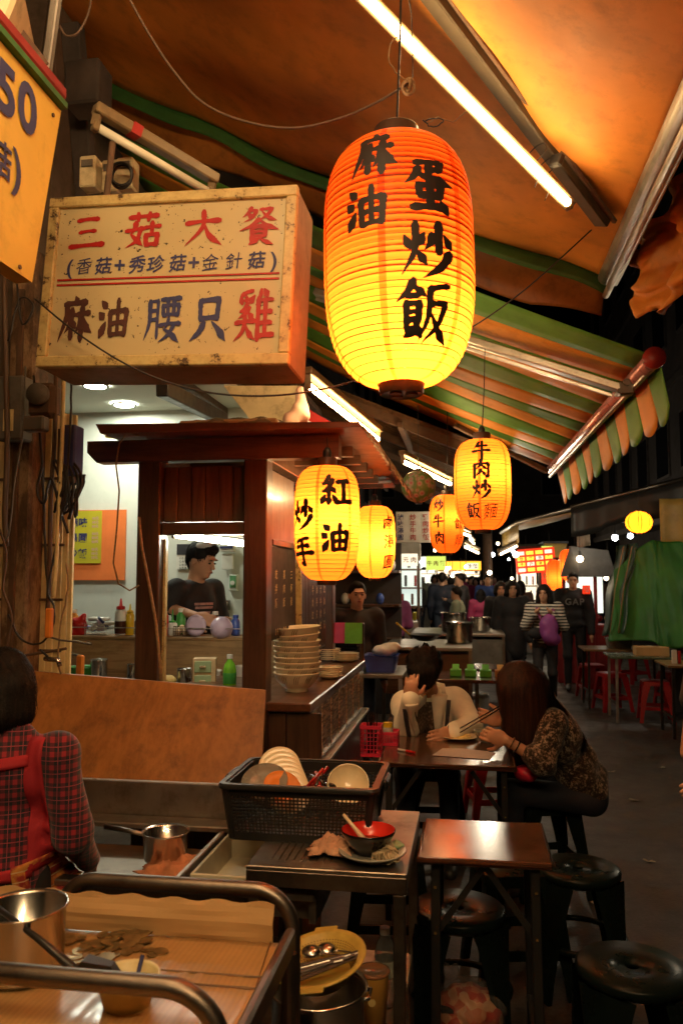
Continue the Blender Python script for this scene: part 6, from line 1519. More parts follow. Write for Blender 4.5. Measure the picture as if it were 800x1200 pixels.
def tweed(t_):
    n = t_.noise(95, 3, rough=.7); w = t_.noise(34, 2); f = t_.math('MULTIPLY_ADD', w, .5, t_.math('MULTIPLY', n, .7))
    return t_.ramp(f, [(.55, (.010, .008, .007)), (.63, (.07, .05, .035)), (.71, (.34, .26, .18))])
mat('tweed_jacket', (.1, .06, .04), rough=.95, pattern=tweed, bump=.6, bscale=110, sheen=.15)
def printp(t_):
    n = t_.voro(60); return t_.ramp(n, [(.2, (.3, .22, .15)), (.5, (.10, .07, .05))])
mat('print_shirt', (.1, .08, .06), rough=.8, pattern=printp)
mat('cloth_black', (.014, .012, .013), rough=.8, var=.3, bump=.9, bscale=16); mat('cloth_navy', (.015, .018, .03), rough=.8, var=.2); mat('jeans', (.025, .033, .05), rough=.85, var=.3, vscale=10)
mat('cloth_grey', (.22, .21, .2), rough=.8, var=.2); mat('cloth_magenta', (.25, .02, .07), rough=.7, var=.2); mat('cloth_pink', (.45, .22, .24), rough=.8); mat('bag_purple', (.2, .04, .19), rough=.6, var=.2, bump=.3, bscale=40)
mat('cloth_sage', (.28, .32, .22), rough=.8, var=.1); mat('cloth_blue', (.02, .05, .2), rough=.7); mat('cloth_white', (.55, .5, .46), rough=.75); mat('cloth_brown', (.1, .05, .03), rough=.8, var=.3); mat('cloth_plum', (.26, .06, .16), rough=.8)
mat('shoe', (.25, .2, .16), rough=.6); mat('shoe_dark', (.02, .018, .016), rough=.5); mat('lip', (.32, .08, .06), rough=.45); mat('eye_dark', (.012, .008, .006), rough=.15, var=0)
def stripes(t_):
    x = t_.xyz(); s_ = t_.math('ADD', x[2], t_.math('MULTIPLY', t_.noise(5, 2), .02)); b_ = t_.math('LESS_THAN', t_.math('FRACT', t_.math('MULTIPLY', s_, 26)), .45)
    return t_.mix(b_, (.58, .52, .44), (.012, .011, .012))
mat('striped_top', (.3, .3, .3), rough=.8, pattern=stripes)

def basis(fwd, pitch=0.0, roll=0.0):
    """columns: right-hand side x, back y, up z of a head or trunk looking along fwd"""
    f = Vector(fwd).normalized(); y = -f; z = Vector((0, 0, 1)); x = y.cross(z).normalized(); z = x.cross(y).normalized()
    M = Matrix((x, y, z)).transposed()
    return M @ Euler((pitch, roll, 0)).to_matrix()
def hand(sd, w, d, n, side, curl=.5, s=1.0, thumb=.6):
    """palm, four unequal bent fingers and a thumb; d along the fingers, n out of the back of the hand, side towards the thumb"""
    w, d = Vector(w), Vector(d).normalized(); n = Vector(n); n = (n - d * n.dot(d)).normalized(); sv = d.cross(n) * side
    M = Matrix((sv, d, n)).transposed()
    sd.ell(w + d * .048 * s, (.041 * s, .052 * s, .017 * s), M, k=.012)
    for i, L in enumerate((.070, .078, .072, .056)):
        p = w + d * .086 * s + sv * (.030 - .0195 * i) * s; a = 0; L *= s
        for j, (fr, r0, r1) in enumerate(((.45, .0092, .0085), (.32, .0085, .0078), (.23, .0078, .0066))):
            a += curl * (.55 + .12 * i) * (.8 if j == 0 else 1); dd = d * math.cos(a) - n * math.sin(a); q = p + dd * L * fr
            sd.cone(p, q, r0 * s, r1 * s, k=.004); p = q
    p = w + d * .028 * s + sv * .030 * s - n * .004; dd = (sv * .75 + d * .6 - n * thumb * .5).normalized(); q = p + dd * .042 * s
    sd.cone(p, q, .0125 * s, .0105 * s, k=.008); sd.cone(q, q + (dd * .5 + d * .7 - n * thumb * .4).normalized() * .03 * s, .0103 * s, .008 * s, k=.005)

def stand(root, H, fwd, arms='down', stride=0.0, lean=0.0):
    """world joints of someone standing at root and facing fwd"""
    f = Vector(fwd).normalized(); r = Vector((0, 0, 1)).cross(f) * -1; up = V(0, 0, 1); root = Vector(root)
    P = lambda a, b, c: root + r * (a * H) + f * (b * H) + up * (c * H)      # a to their own right
    J = dict(head=P(0, .012 + lean, .925), neck=P(0, -.008 + lean * .8, .835), pelvis=P(0, 0, .535), fwd=f, right=r)
    for s_, q in (('r', 1), ('l', -1)):
        J['sh' + s_] = P(.108 * q, -.005 + lean * .7, .81); J['hip' + s_] = P(.052 * q, 0, .515)
        st = stride * q
        J['kn' + s_] = P(.056 * q, .02 + max(st, 0) * .7 + min(st, 0) * .1, .285); J['an' + s_] = P(.056 * q, st * .9 - (.03 if st < 0 else 0), .05 + (.03 if st < 0 else 0))
        if arms == 'down': J['el' + s_] = P(.135 * q, -.01 - st * .2, .63); J['wr' + s_] = P(.14 * q, .03 - st * .3, .485)
        elif arms == 'front': J['el' + s_] = P(.14 * q, .01, .64); J['wr' + s_] = P(.04 * q, .13, .60)
        elif arms == 'straps': J['el' + s_] = P(.15 * q, .02, .66); J['wr' + s_] = P(.07 * q, .10, .76)
        elif arms == 'phone': J['el' + s_] = P(.13 * q, .03, .63); J['wr' + s_] = P(.05 * q, .15, .69)
        J['hd' + s_] = (J['wr' + s_] - J['el' + s_]).normalized()
    return J

def person(label, root, J, H=1.65, top='cloth_black', bottom='jeans', hair='short', hairm='hair_black', h=.008, skin='skin', face=True, fingers=True, sleeve=1.0, bulk=.014, fold=.004, shoes='shoe_dark', headpitch=0.0, headyaw=0.0, headroll=0.0, long_coat=0.0, group=None, hh=None, curl=.6, cat='person', under=None, collar=False):
    t = thing('person', label, cat, root, group=group); rt = Vector(root); s = H / 1.65
    J = {k: (Vector(v) if k in ('fwd', 'right') or k.startswith('hd') else Vector(v) - rt) for k, v in J.items() if v is not None}
    f = J['fwd'].normalized(); r = J['right'].normalized()
    hf = Matrix.Rotation(headyaw, 3, 'Z') @ f; Rh = basis(hf, headpitch, headroll); hc = J['head']
    up = (J['neck'] - J['pelvis']).normalized(); back = -(f - up * f.dot(up)).normalized(); T = Matrix((r, back, up)).transposed()
    hp = lambda x, y, z: hc + Rh @ V(x * s, y * s, z * s)
    B = SDF(.02 * s)
    B.ell(hp(0, .012, .018), (.072 * s, .092 * s, .092 * s), Rh).ell(hp(0, -.022, -.045), (.053 * s, .062 * s, .068 * s), Rh).ell(hp(0, -.052, -.088), (.026 * s, .024 * s, .02 * s), Rh)
    B.cone(hp(0, .018, -.06), J['neck'] - up * .02, .05 * s, .058 * s)
    if face:
        B.ell(hp(.029, -.094, .0), (.016 * s, .012 * s, .011 * s), Rh, k=.012, sub=True).ell(hp(-.029, -.094, .0), (.016 * s, .012 * s, .011 * s), Rh, k=.012, sub=True)
        B.cone(hp(0, -.082, .008), hp(0, -.100, -.028), .008 * s, .011 * s, k=.008).ell(hp(.011, -.092, -.032), (.007 * s,) * 3, k=.006).ell(hp(-.011, -.092, -.032), (.007 * s,) * 3, k=.006)
        B.ell(hp(0, -.083, -.058), (.022 * s, .010 * s, .008 * s), Rh, k=.006).ell(hp(0, -.08, .026), (.05 * s, .014 * s, .008 * s), Rh, k=.012)
        for q in (1, -1): B.ell(hp(.074 * q, .012, -.012), (.009 * s, .02 * s, .03 * s), Rh, k=.006)
    nk, pv = J['neck'], J['pelvis']
    B.ell(nk.lerp(pv, .33), (.13 * s, .085 * s, .15 * s), T).ell(nk.lerp(pv, .72), (.11 * s, .08 * s, .15 * s), T).ell(pv, (.13 * s, .09 * s, .09 * s), T)
    for q in 'lr':
        B.cone(nk - up * .02, J['sh' + q], .04 * s, .042 * s).cone(J['sh' + q], J['el' + q], .042 * s, .034 * s).cone(J['el' + q], J['wr' + q], .035 * s, .0235 * s)
        B.cone(J['hip' + q], J['kn' + q], .07 * s, .05 * s).cone(J['kn' + q], J['an' + q], .048 * s, .032 * s).cone(J['an' + q], J['an' + q] + f * .12 * s - V(0, 0, .035 * s), .032 * s, .024 * s)
        d = J.get('hd' + q, J['wr' + q] - J['el' + q]); nn = J.get('hn' + q) or (r * (1 if q == 'r' else -1))
        nn = Vector(nn)
        if fingers: hand(B, J['wr' + q], d, nn, 1 if q == 'r' else -1, J_curl.get(q, curl), s)
        else:
            w = J['wr' + q]; d = Vector(d).normalized(); B.ell(w + d * .06 * s, (.03 * s,) * 3).cone(w, w + d * .13 * s, .024 * s, .014 * s).cone(w + d * .03 * s, w + d * .07 * s + f * .03 * s, .014 * s, .011 * s)
    link('body', B.mesh('body', h), skin, t, True)
    # trousers or skirt
    P = SDF(.03 * s); P.ell(pv, (.145 * s, .105 * s, .1 * s), T)
    for q in 'lr': P.cone(J['hip' + q], J['kn' + q], .085 * s, .062 * s).cone(J['kn' + q], J['an' + q] + V(0, 0, .03), .06 * s, .046 * s)
    link('trousers', P.mesh('trousers', max(h, .012), fold=.004, fscale=26), bottom, t, True)
    # top
    b = bulk; C = SDF(.035 * s)
    C.ell(nk.lerp(pv, .30), (.150 * s + b, .105 * s + b, .17 * s), T).ell(nk.lerp(pv, .68), (.128 * s + b, .098 * s + b, .16 * s), T).ell(pv + up * .03, (.140 * s + b, .105 * s + b, .09 * s + long_coat * .5), T)
    if long_coat: C.cone(pv, pv - V(0, 0, long_coat), .12 * s + b, .13 * s + b)
    for q in 'lr':
        C.cone(nk - up * .035, J['sh' + q], .045 * s + b * .5, .052 * s + b * .6).cone(J['sh' + q], J['el' + q], .052 * s + b, .044 * s + b)
        if sleeve > .5: C.cone(J['el' + q], J['el' + q].lerp(J['wr' + q], (sleeve - .5) * 2 * .97), .044 * s + b * .9, .034 * s + b * .7)
    if sleeve < .5:
        C = SDF(.035 * s); C.ell(nk.lerp(pv, .30), (.150 * s + b, .105 * s + b, .17 * s), T).ell(nk.lerp(pv, .68), (.128 * s + b, .098 * s + b, .16 * s), T).ell(pv + up * .03, (.140 * s + b, .105 * s + b, .09 * s), T)
        for q in 'lr': C.cone(nk - up * .035, J['sh' + q], .045 * s + b * .5, .05 * s + b * .6).cone(J['sh' + q], J['sh' + q].lerp(J['el' + q], .75), .052 * s + b, .056 * s + b)
    if collar: C.cone(nk + r * .05, nk - r * .05, .045, .045)
    tops = link('top', C.mesh('top', h, fold=fold, fscale=24, seed=len(label)), top, t, True)
    # hair
    Hh = SDF(.025 * s); cutp = []
    if hair in ('short', 'cap'):
        Hh.ell(hp(0, .022, .034), (.081 * s, .094 * s, .09 * s), Rh).ell(hp(0, -.04, .085), (.05 * s, .04 * s, .022 * s), Rh).cone(hp(0, .07, -.02), hp(0, .055, -.055), .045 * s, .03 * s)
        Hh.ell(hp(0, -.125, -.035), (.085 * s, .085 * s, .09 * s), Rh, k=.015, sub=True)
    elif hair in ('bob', 'long'):
        Hh.ell(hp(0, .02, .03), (.088 * s, .102 * s, .098 * s), Rh)
        low = -.11 if hair == 'bob' else -.06
        for q in (1, -1): Hh.cone(hp(.062 * q, .01, .02), hp(.078 * q, .01, low), .045 * s, .04 * s)
        Hh.cone(hp(0, .06, .02), hp(0, .07, low), .06 * s, .058 * s)
        if hair == 'long':
            for q in (1, -1, 0): Hh.cone(hp(.06 * q, .05, -.06), nk + r * (.07 * q) - f * .09 * s - up * (.2 * s), .05 * s, .035 * s)
        Hh.ell(hp(0, -.14, -.05), (.062 * s, .09 * s, .11 * s), Rh, k=.015, sub=True)
    if hh: hh(Hh, hp, J, s)
    if hair: link('hair', Hh.mesh('hair', h, fold=.0025, fscale=70), hairm, t, True)
    for q in 'lr':
        S_ = SDF(.02 * s); a = J['an' + q]; S_.cone(a - f * .02 - V(0, 0, .01), a + f * .15 * s - V(0, 0, .045 * s), .042 * s, .034 * s).cone(a - f * .03 - V(0, 0, .03), a + f * .1 - V(0, 0, .045 * s), .035 * s, .034 * s)
        link('shoe', S_.mesh('shoe', max(h, .012)), shoes, t, True)
    if face:
        for q in (1, -1):
            MB().ball(hp(.029 * q, -.081, .0), (.0115 * s, .008 * s, .0055 * s), 10, 6, Rh).build('eye', 'eye_dark', t, True)
            MB().ball(hp(.03 * q, -.088, .022), (.018 * s, .004 * s, .0032 * s), 10, 6, Rh @ Euler((0, -.12 * q, 0)).to_matrix()).build('eyebrow', hairm, t, True)
        MB().ball(hp(0, -.091, -.058), (.019 * s, .005 * s, .0052 * s), 12, 6, Rh).build('lips', 'lip', t, True)
    t['_'] = 0; del t['_']
    return t, tops, J, hp, Rh
J_curl = {}
def strands(t, hc, m, n=2200, seglen=.028, steps=6, w=.0016, seed=1, off=.003):
    """loose strands combed down over the hair mass"""
    ho = [c for c in COL.objects if c.parent == t and c.name.startswith('hair')][0]; me = ho.data; bm = bmesh.new(); bm.from_mesh(me); tree = BVHTree.FromBMesh(bm); bm.free()
    r = random.Random(seed); mb = MB(); vs = me.vertices; N = len(vs); hc = Vector(hc)
    for _ in range(n):
        lift = r.uniform(.1, 1.6); v = vs[r.randrange(N)]; p = v.co.copy(); nn = v.normal.copy(); pts = []
        g = V(r.gauss(0, .12), r.gauss(0, .12), -1)
        for k in range(steps + r.randrange(4)):
            radial = (p - hc); radial.z = 0; d = g + radial.normalized() * (1.2 if (p - hc).z > .06 else .0) * 1.0
            d = (d - nn * d.dot(nn)).normalized() if (d - nn * d.dot(nn)).length > .05 else g
            pts.append(p + nn * (off * lift * (.3 + 1.1 * k / steps) + .001)); q = p + d * seglen; hit = tree.find_nearest(q)
            if hit[0] is None or (hit[0] - q).length > .02: pts.append(q); break
            p, nn = hit[0], hit[1]
        if len(pts) < 3: continue
        base = len(mb.v); K = len(pts)
        for i, p_ in enumerate(pts):
            d = (pts[min(K - 1, i + 1)] - pts[max(0, i - 1)]).normalized(); o_ = (p_ - hc).normalized(); sd = d.cross(o_).normalized() * w * (1 - .6 * i / K); mb.v += [tuple(p_ + sd), tuple(p_ - sd)]
        mb.f += [(base + 2 * i, base + 2 * i + 1, base + 2 * i + 3, base + 2 * i + 2) for i in range(K - 1)]
    me2 = bpy.data.meshes.new('hair_strands'); me2.from_pydata(mb.v, [], mb.f); me2.update(); link('hair_strands', me2, m, t, True, 'stuff')
def drape(tops, P0, P1, width, ray_dir, off, n=24, m=3, wdir=None, name='strap', matn='apron_red', parent=None, th=.003):
    """cloth band laid on a garment by dropping points onto its surface"""
    bm = bmesh.new(); bm.from_mesh(tops.data); tree = BVHTree.FromBMesh(bm); bm.free()
    P0, P1, rd = Vector(P0), Vector(P1), Vector(ray_dir).normalized(); ax = (P1 - P0).normalized(); wv = Vector(wdir).normalized() if wdir is not None else rd.cross(ax).normalized(); last = [None]
    def fn(u, v):
        p = P0.lerp(P1, u) + wv * (v - .5) * (width if not callable(width) else width(u)); q = p - rd * .6; hit = tree.ray_cast(q, rd, 1.6)
        if hit[0] is None: res = p if last[0] is None else Vector((p.x, last[0].y, p.z)) 
        else: res = hit[0] - rd * off
        last[0] = res; return res
    return MB().solid_grid(fn, n, m, th).build(name, matn, parent, True)

# --- woman in the plaid shirt and red apron, seen from behind at the left edge
hc_ = atY(2, 800, 2.3); X0 = hc_.x; X0 += .045; fw = V(-.02, 1, 0).normalized(); J = stand((X0, 2.28, 0), 1.40, fw)
J['head'] = hc_ + V(0, .02, .0); J['neck'] = V(X0 - .012, 2.27, 1.15); rr0 = J['right']
for q, k in (('r', 1), ('l', -1)):
    J['sh' + q] = J['neck'] + rr0 * (.178 * k) + V(0, 0, -.055); J['el' + q] = J['sh' + q] + rr0 * (.035 * k) + V(0, .0, -.24) + fw * .03; J['wr' + q] = J['el' + q] + fw * .17 - V(0, 0, .13) - rr0 * .03 * k; J['hd' + q] = fw - V(0, 0, .5)
w1, tp, Jl, hpf, Rh1 = person('woman seen from behind in a red plaid shirt and red apron at the left edge', (X0, 2.28, 0), J, 1.33, 'plaid_shirt', 'cloth_black', 'bob', h=.006, face=False, fingers=True, bulk=.019, fold=.007, headpitch=.25, collar=True, long_coat=.2, hh=lambda Hh, hp, J_, s: [Hh.cone(hp(.085 * q, .03, -.02), hp(.088 * q, .03, -.125), .032, .036) for q in (1, -1)] + [Hh.cone(hp(-.05, .09, -.03), hp(-.05, .085, -.13), .05, .04).cone(hp(.05, .09, -.03), hp(.05, .085, -.13), .05, .04)])
nk = Jl['neck']; rd = fw; strands(w1, Jl['head'], 'hair_black', 4500, .024, 6, seed=2, w=.0020, off=.006)
pt = lambda a, z: nk + rr0 * a + V(0, 0, z)
drape(tp, pt(.128, .0), pt(.145, -.38), .05, rd, .006, parent=w1, name='apron_strap'); drape(tp, pt(-.095, .0), pt(-.105, -.36), .045, rd, .006, parent=w1, name='apron_strap')
drape(tp, pt(-.13, -.085), pt(.115, -.06), .032, rd, .011, parent=w1, name='cross_strap'); drape(tp, pt(-.2, -.40), pt(.13, -.375), .035, rd, .008, parent=w1, name='waist_tie')
drape(tp, pt(.125, -.35), pt(.15, -.52), .07, rd, .012, parent=w1, name='apron_side', matn='apron_print'); MB().ball(pt(-.1, -.42) - fw * .17, (.04, .025, .03), 12, 8).tube([pt(-.1, -.42) - fw * .17, pt(-.08, -.5) - fw * .18, pt(-.09, -.56) - fw * .17], [.018, .016, .008], 8).build('apron_bow', 'apron_red', w1, True)

# --- cook in a black T-shirt behind the cart window
cr = V(atY(222, 700, 5.35).x, 5.35, .1); fw = V(.93, -.37, 0).normalized(); J = stand(cr, 1.78, fw, lean=.05); rr0 = J['right']
J['elr'] = atY(197, 712, 5.12); J['wrr'] = atY(231, 722, 4.98); J['hdr'] = V(.9, -.1, -.25); J['hnr'] = V(0, -.3, 1); J['wrl'] = atY(250, 728, 5.15); J['ell'] = J['shl'] + V(.06, 0, -.28); J['hdl'] = V(.8, -.2, -.4); J['hnl'] = V(0, 0, 1)
def capf(Hh, hp, J_, s): Hh.ell(hp(0, -.03, .085), (.06 * s, .05 * s, .03 * s))
c1, tp, Jl, hpf, Rhc = person('cook in a black T-shirt looking right behind the cart window', cr, J, 1.78, 'cloth_black', 'jeans', 'short', h=.008, sleeve=.4, hh=capf, bulk=.018, headyaw=.1, headpitch=.28)
strands(c1, Jl['head'], 'hair_black', 900, .015, 4, seed=5)
mat('tee_print', (.45, .25, .22), rough=.8, var=.3, vscale=40)
mb = MB(); nk = Jl['neck']; bm_ = bmesh.new(); bm_.from_mesh(tp.data); tree = BVHTree.FromBMesh(bm_); bm_.free(); rr0 = Jl['right']
def onchest(a, z, off=.004, f_=None):
    f_ = f_ or Jl['fwd']; p = nk + rr0 * a + V(0, 0, z); hit = tree.ray_cast(p + f_ * .6, -f_, 1.2); return (hit[0] + f_ * off) if hit[0] is not None else p + f_ * .12
for k, (w, z) in enumerate(((.17, -.13), (.16, -.155), (.11, -.19), (.13, -.215), (.13, -.24), (.11, -.265), (.09, -.29), (.06, -.315), (.03, -.335))):
    mb.solid_grid(lambda u, v: onchest(-w / 2 + w * u + .03, z - .017 * v), 8, 1, .001)
mb.build('printed_lettering', 'tee_print', c1, kind='stuff')
link('white_cap', SDF(.02).ell(hpf(0, .0, .095), (.072, .085, .035)).ell(hpf(-.03, -.03, .11), (.035, .03, .025)).ell(hpf(.03, .03, .115), (.03, .03, .022)).mesh('white_cap', .008, fold=.004, fscale=90), 'cloth_white', c1, True)

# --- man in the white jacket, head bowed over his phone
root = V(atY(503, 800, 5.02).x, 5.02, 0); fw = V(-.02, -1, 0)
J = dict(fwd=fw, right=V(-1, 0, 0), head=atY(497, 787, 4.66), neck=atY(503, 812, 4.86), pelvis=V(root.x, 5.05, .52))
J.update(shr=atY(473, 823, 4.88), shl=atY(537, 822, 4.88), elr=atY(476, 856, 4.62) + V(0, 0, .02), wrr=atY(480, 820, 4.45), ell=atY(549, 848, 4.74), wrl=atZ(531, 858, .775))
J.update(hdr=V(.1, .0, 1), hnr=V(-.2, -1, .1), hdl=V(-.8, -.55, -.12), hnl=V(0, -.1, 1), hipr=V(root.x - .09, 5.02, .5), hipl=V(root.x + .09, 5.02, .5), knr=V(root.x - .12, 4.62, .52), knl=V(root.x + .12, 4.62, .52), anr=V(root.x - .12, 4.6, .07), anl=V(root.x + .13, 4.65, .07))
J_curl = {'r': .9, 'l': .35}
m1, tp, Jl, hpf, _ = person('man in a cream white jacket bowing his head over a phone at the dining table', root, J, 1.68, 'jacket_white', 'jeans', 'short', h=.006, headpitch=.75, bulk=.024, fold=.013, hh=lambda Hh, hp, J_, s: [Hh.ell(hp(0, -.055, .065), (.068, .052, .038)).ell(hp(0, -.088, .035), (.055, .022, .035))] + [Hh.cone(hp(.09 * math.cos(a) * .8, .02 + .08 * math.sin(a), .05), hp(.115 * math.cos(a) * .8, .02 + .105 * math.sin(a), .075 + .02 * math.sin(a * 5)), .025, .008, k=.012) for a in [.5 * i for i in range(13)]] + [Hh.cone(hp(.04 * i, .02 + .03 * j, .105), hp(.045 * i + .01, .025 + .035 * j, .138), .03, .007, k=.014) for i in (-1, 0, 1) for j in (-1, 0, 1)])
J_curl = {}; strands(m1, Jl['head'], 'hair_black', 3200, .018, 5, seed=3, off=.009, w=.0024)
nk = Jl['neck']
for q in (-1, 1):
    drape(tp, nk + V(.062 * q, -.0, -.0), nk + V(.045 * q, 0, -.24), lambda u: .075 * (1 - u) + .02, (0, 1, 0), .017, parent=m1, name='jacket_lapel', matn='jacket_white', th=.008)
MB().tube([nk + V(-.085, -.04, .005), nk + V(-.075, .03, .035), nk + V(0, .06, .045), nk + V(.075, .03, .035), nk + V(.085, -.04, .005)], [.014, .022, .024, .022, .014], 8).build('jacket_collar', 'jacket_white', m1, True)
drape(tp, nk + V(0, 0, -.04), nk + V(0, 0, -.30), .12, (0, 1, 0), .005, parent=m1, name='print_shirt', matn='print_shirt')
for q in (-1, 1): drape(tp, nk + V(.115 * q, 0, -.03), nk + V(.1 * q, 0, -.2), .024, (0, 1, 0), .005, parent=m1, name='dark_panel', matn='jacket_trim')
drape(tp, nk + V(-.215, 0, -.11), nk + V(-.21, 0, -.19), .035, (0, 1, 0), .004, parent=m1, name='sleeve_badge', matn='jacket_trim')

# --- woman with long brown hair in the tweed jacket, eating
root = V(.60, 4.36, 0); fw = V(-1, -.05, 0)
J = dict(fwd=fw, right=V(0, 1, 0), head=atY(608, 806, 4.2), neck=atY(632, 828, 4.28), pelvis=V(.60, 4.4, .53))
J.update(shl=atY(648, 850, 4.12), shr=atY(640, 846, 4.47), ell=atY(634, 893, 4.02), wrl=atY(594, 868, 4.02), elr=atY(606, 872, 4.5), wrr=atY(588, 846, 4.36))
J.update(hdl=V(-1, .15, .28), hnl=V(-.1, -.6, .8), hdr=V(-1, -.1, .3), hnr=V(0, .3, 1), hipl=V(.60, 4.31, .5), hipr=V(.60, 4.49, .5), knl=V(.2, 4.25, .54), knr=V(.2, 4.45, .54), anl=V(.22, 4.3, .07), anr=V(.18, 4.5, .07))
J_curl = {'r': .95, 'l': .8}
def longhair(Hh, hp, J_, s):
    h0 = J_['head']; n0 = J_['neck']
    Hh.ell(h0 + V(-.0, .02, .02), (.105, .1, .11)).cone(h0 + V(-.045, -.03, .0), h0 + V(-.02, -.02, -.20), .06, .05).cone(h0 + V(-.02, -.02, -.2), h0 + V(.02, -.01, -.4), .055, .035)
    Hh.cone(h0 + V(.04, -.05, .01), h0 + V(.07, -.08, -.22), .07, .05).cone(h0 + V(.07, -.08, -.22), h0 + V(.06, -.07, -.37), .05, .025)
    Hh.cone(h0 + V(.06, .0, .02), n0 + V(.03, 0, -.08), .085, .06).cone(h0 + V(-.03, -.05, -.0), h0 + V(.0, -.07, -.3), .05, .04)
w2, tp, Jl, hpf, _ = person('woman with long brown hair in a speckled tweed jacket, eating at the dining table', root, J, 1.62, 'tweed_jacket', 'cloth_navy', 'long', 'hair_brown', h=.006, sleeve=.66, bulk=.024, fold=.010, headpitch=.5, hh=longhair)
J_curl = {}; strands(w2, Jl['head'], 'hair_brown', 5000, .04, 8, .0022, seed=4, off=.008)
wl = Vector(Jl['wrl']); el = Vector(Jl['ell'])
for k in range(2): MB().ring(wl.lerp(el, .12 + .16 * k), .03, .0035, 20, 6, axis=(el - wl)).build('bracelet', 'lacquer_black' if k else 'crock_dark', w2, True)
w = J['wrr']
for k in range(2):
    o = thing('chopsticks', ['upper dark chopstick in the hand of the long haired woman', 'lower dark chopstick in the hand of the long haired woman'][k], 'chopstick', w + V(-.05, -.02, .03 - .012 * k)); MB().cyl((.07, .02, .07), (-.17, -.06, -.055 - .01 * k), .004, .003, n=6).build('stick', 'lacquer_black', o)
t = thing('pink_pouch', 'bright pink pouch on the lap of the long haired woman at the table edge', 'bag', V(.27, 4.13, .66)); link('pouch', SDF(.02).ell((0, 0, 0), (.06, .05, .045)).mesh('pouch', .01, fold=.004, fscale=60), 'pink_plastic', t, True)

# --- people walking towards the viewer
def at_ground(px, py): return atZ(px, py, 0)
def walker(label, px, Y, H, fwd, **kw):
    z = atY(px, 700, Y); arms = kw.pop('arms', 'down'); stride = kw.pop('stride', .08); return person(label, (z.x, Y, 0), stand((z.x, Y, 0), H, fwd, arms, stride, kw.pop('lean', 0)), H, h=kw.pop('h', .014), fingers=kw.pop('fingers', False), **kw)
a_, tp, Jl, hpf, _ = walker('woman in a black and white striped top carrying a purple backpack on her front', 637, 10.4, 1.55, (-.15, -1, 0), top='striped_top', bottom='cloth_black', hair='bob', h=.011, arms='straps', bulk=.02, shoes='shoe', headyaw=-.15)
nk = Jl['neck']; 
link('backpack', SDF(.03).ell(nk + V(.03, -.22, -.28), (.115, .08, .17)).ell(nk + V(.06, -.22, -.42), (.11, .08, .09)).ell(nk + V(.04, -.28, -.38), (.08, .04, .09)).mesh('backpack', .012, fold=.006, fscale=40), 'bag_purple', a_, True)
for q in (-1, 1): MB().tube([nk + V(.09 * q, .02, -.02), nk + V(.1 * q, -.13, -.08), nk + V(.07 * q + .02, -.2, -.2)], [.018, .018, .016], 8).build('backpack_strap', 'cloth_plum', a_, True)
link('waist_bag', SDF(.02).ell(nk + V(-.12, -.15, -.36), (.1, .05, .07)).mesh('waist_bag', .012), 'cloth_black', a_, True)
b_, tp, Jl, hpf, _ = walker('man in a black hoodie with grey letters across the chest behind the striped woman', 671, 12.2, 1.72, (-.1, -1, 0), top='cloth_black', bottom='cloth_black', bulk=.03, h=.013)
nk = Jl['neck']; mb = MB(); write(mb, 'GAP', nk + V(0, -.165, -.15), (1, 0, 0), (0, 0, 1), .13, bold=.02); mb.build('chest_lettering', 'cloth_grey', b_)
link('hood', SDF(.02).cone(nk + V(-.08, .03, .0), nk + V(.08, .03, .0), .05, .05).mesh('hood', .013), 'cloth_black', b_, True)
walker('woman in a long black coat with a hand strap just left of the striped woman', 600, 11.4, 1.6, (.05, -1, 0), top='cloth_black', bottom='cloth_black', hair='long', bulk=.035, long_coat=.22, h=.012)
walker('dark haired woman in black walking behind the woman in the long black coat', 586, 12.6, 1.58, (.1, -1, 0), top='cloth_black', bottom='jeans', hair='long', bulk=.02)
walker('child in a magenta coat walking away on the open street', 563, 15.5, 1.42, (.1, 1, 0), top='cloth_magenta', bottom='cloth_black', hair='long', face=False, bulk=.035, long_coat=.12)
walker('small child in a pale pink hooded jacket beside the magenta coat', 549, 19, 1.15, (.1, 1, 0), top='cloth_pink', bottom='cloth_black', hair='bob', face=False, bulk=.03)
walker('man in a blue and white varsity jacket walking up the street', 571, 18.0, 1.72, (.1, -1, 0), top='cloth_blue', bottom='jeans', bulk=.03)
# seated or standing people at the left stalls
a_, tp, Jl, hpf, _ = walker('man in black raising one hand to his head behind the cart counter end', 418, 6.9, 1.6, (.35, -1, 0), top='cloth_black', bottom='jeans', h=.01, bulk=.02, stride=0)
o = a_
walker('woman in a plum top cooking with her back turned further along the stalls', 461, 11.4, 1.52, (-.3, 1, 0), top='cloth_plum', bottom='cloth_black', face=False, arms='front', stride=0, bulk=.03)
walker('seated looking man in sage green eating at the far stall counter', 535, 12.6, 1.5, (-1, .1, 0), top='cloth_sage', bottom='cloth_black', arms='front', stride=0, face=False, bulk=.03)
# --- the far crowd
protos = []
for i, (fwd_, hr, arms) in enumerate((((0, -1, 0), 'short', 'down'), ((0, 1, 0), 'short', 'down'), ((0, -1, 0), 'long', 'front'), ((0, 1, 0), 'long', 'down'), ((-1, 0, 0), 'short', 'phone'))):
    t_, *_r = person('x', (0, 0, 0), stand((0, 0, 0), 1.65, fwd_, arms, .08), 1.65, h=.024, skin='skin_far', face=False, fingers=False, hair=hr, bulk=.03); protos.append(t_)
cm = ['cloth_black', 'cloth_navy', 'cloth_brown', 'cloth_grey', 'cloth_black', 'cloth_white', 'cloth_navy', 'cloth_magenta', 'cloth_sage', 'cloth_pink']
cn = {'cloth_black': 'black', 'cloth_navy': 'navy', 'cloth_brown': 'brown', 'cloth_grey': 'grey', 'cloth_white': 'white', 'cloth_magenta': 'magenta', 'cloth_sage': 'sage green', 'cloth_pink': 'pink'}
used = [False] * 5; rc = random.Random(5); seen = {}
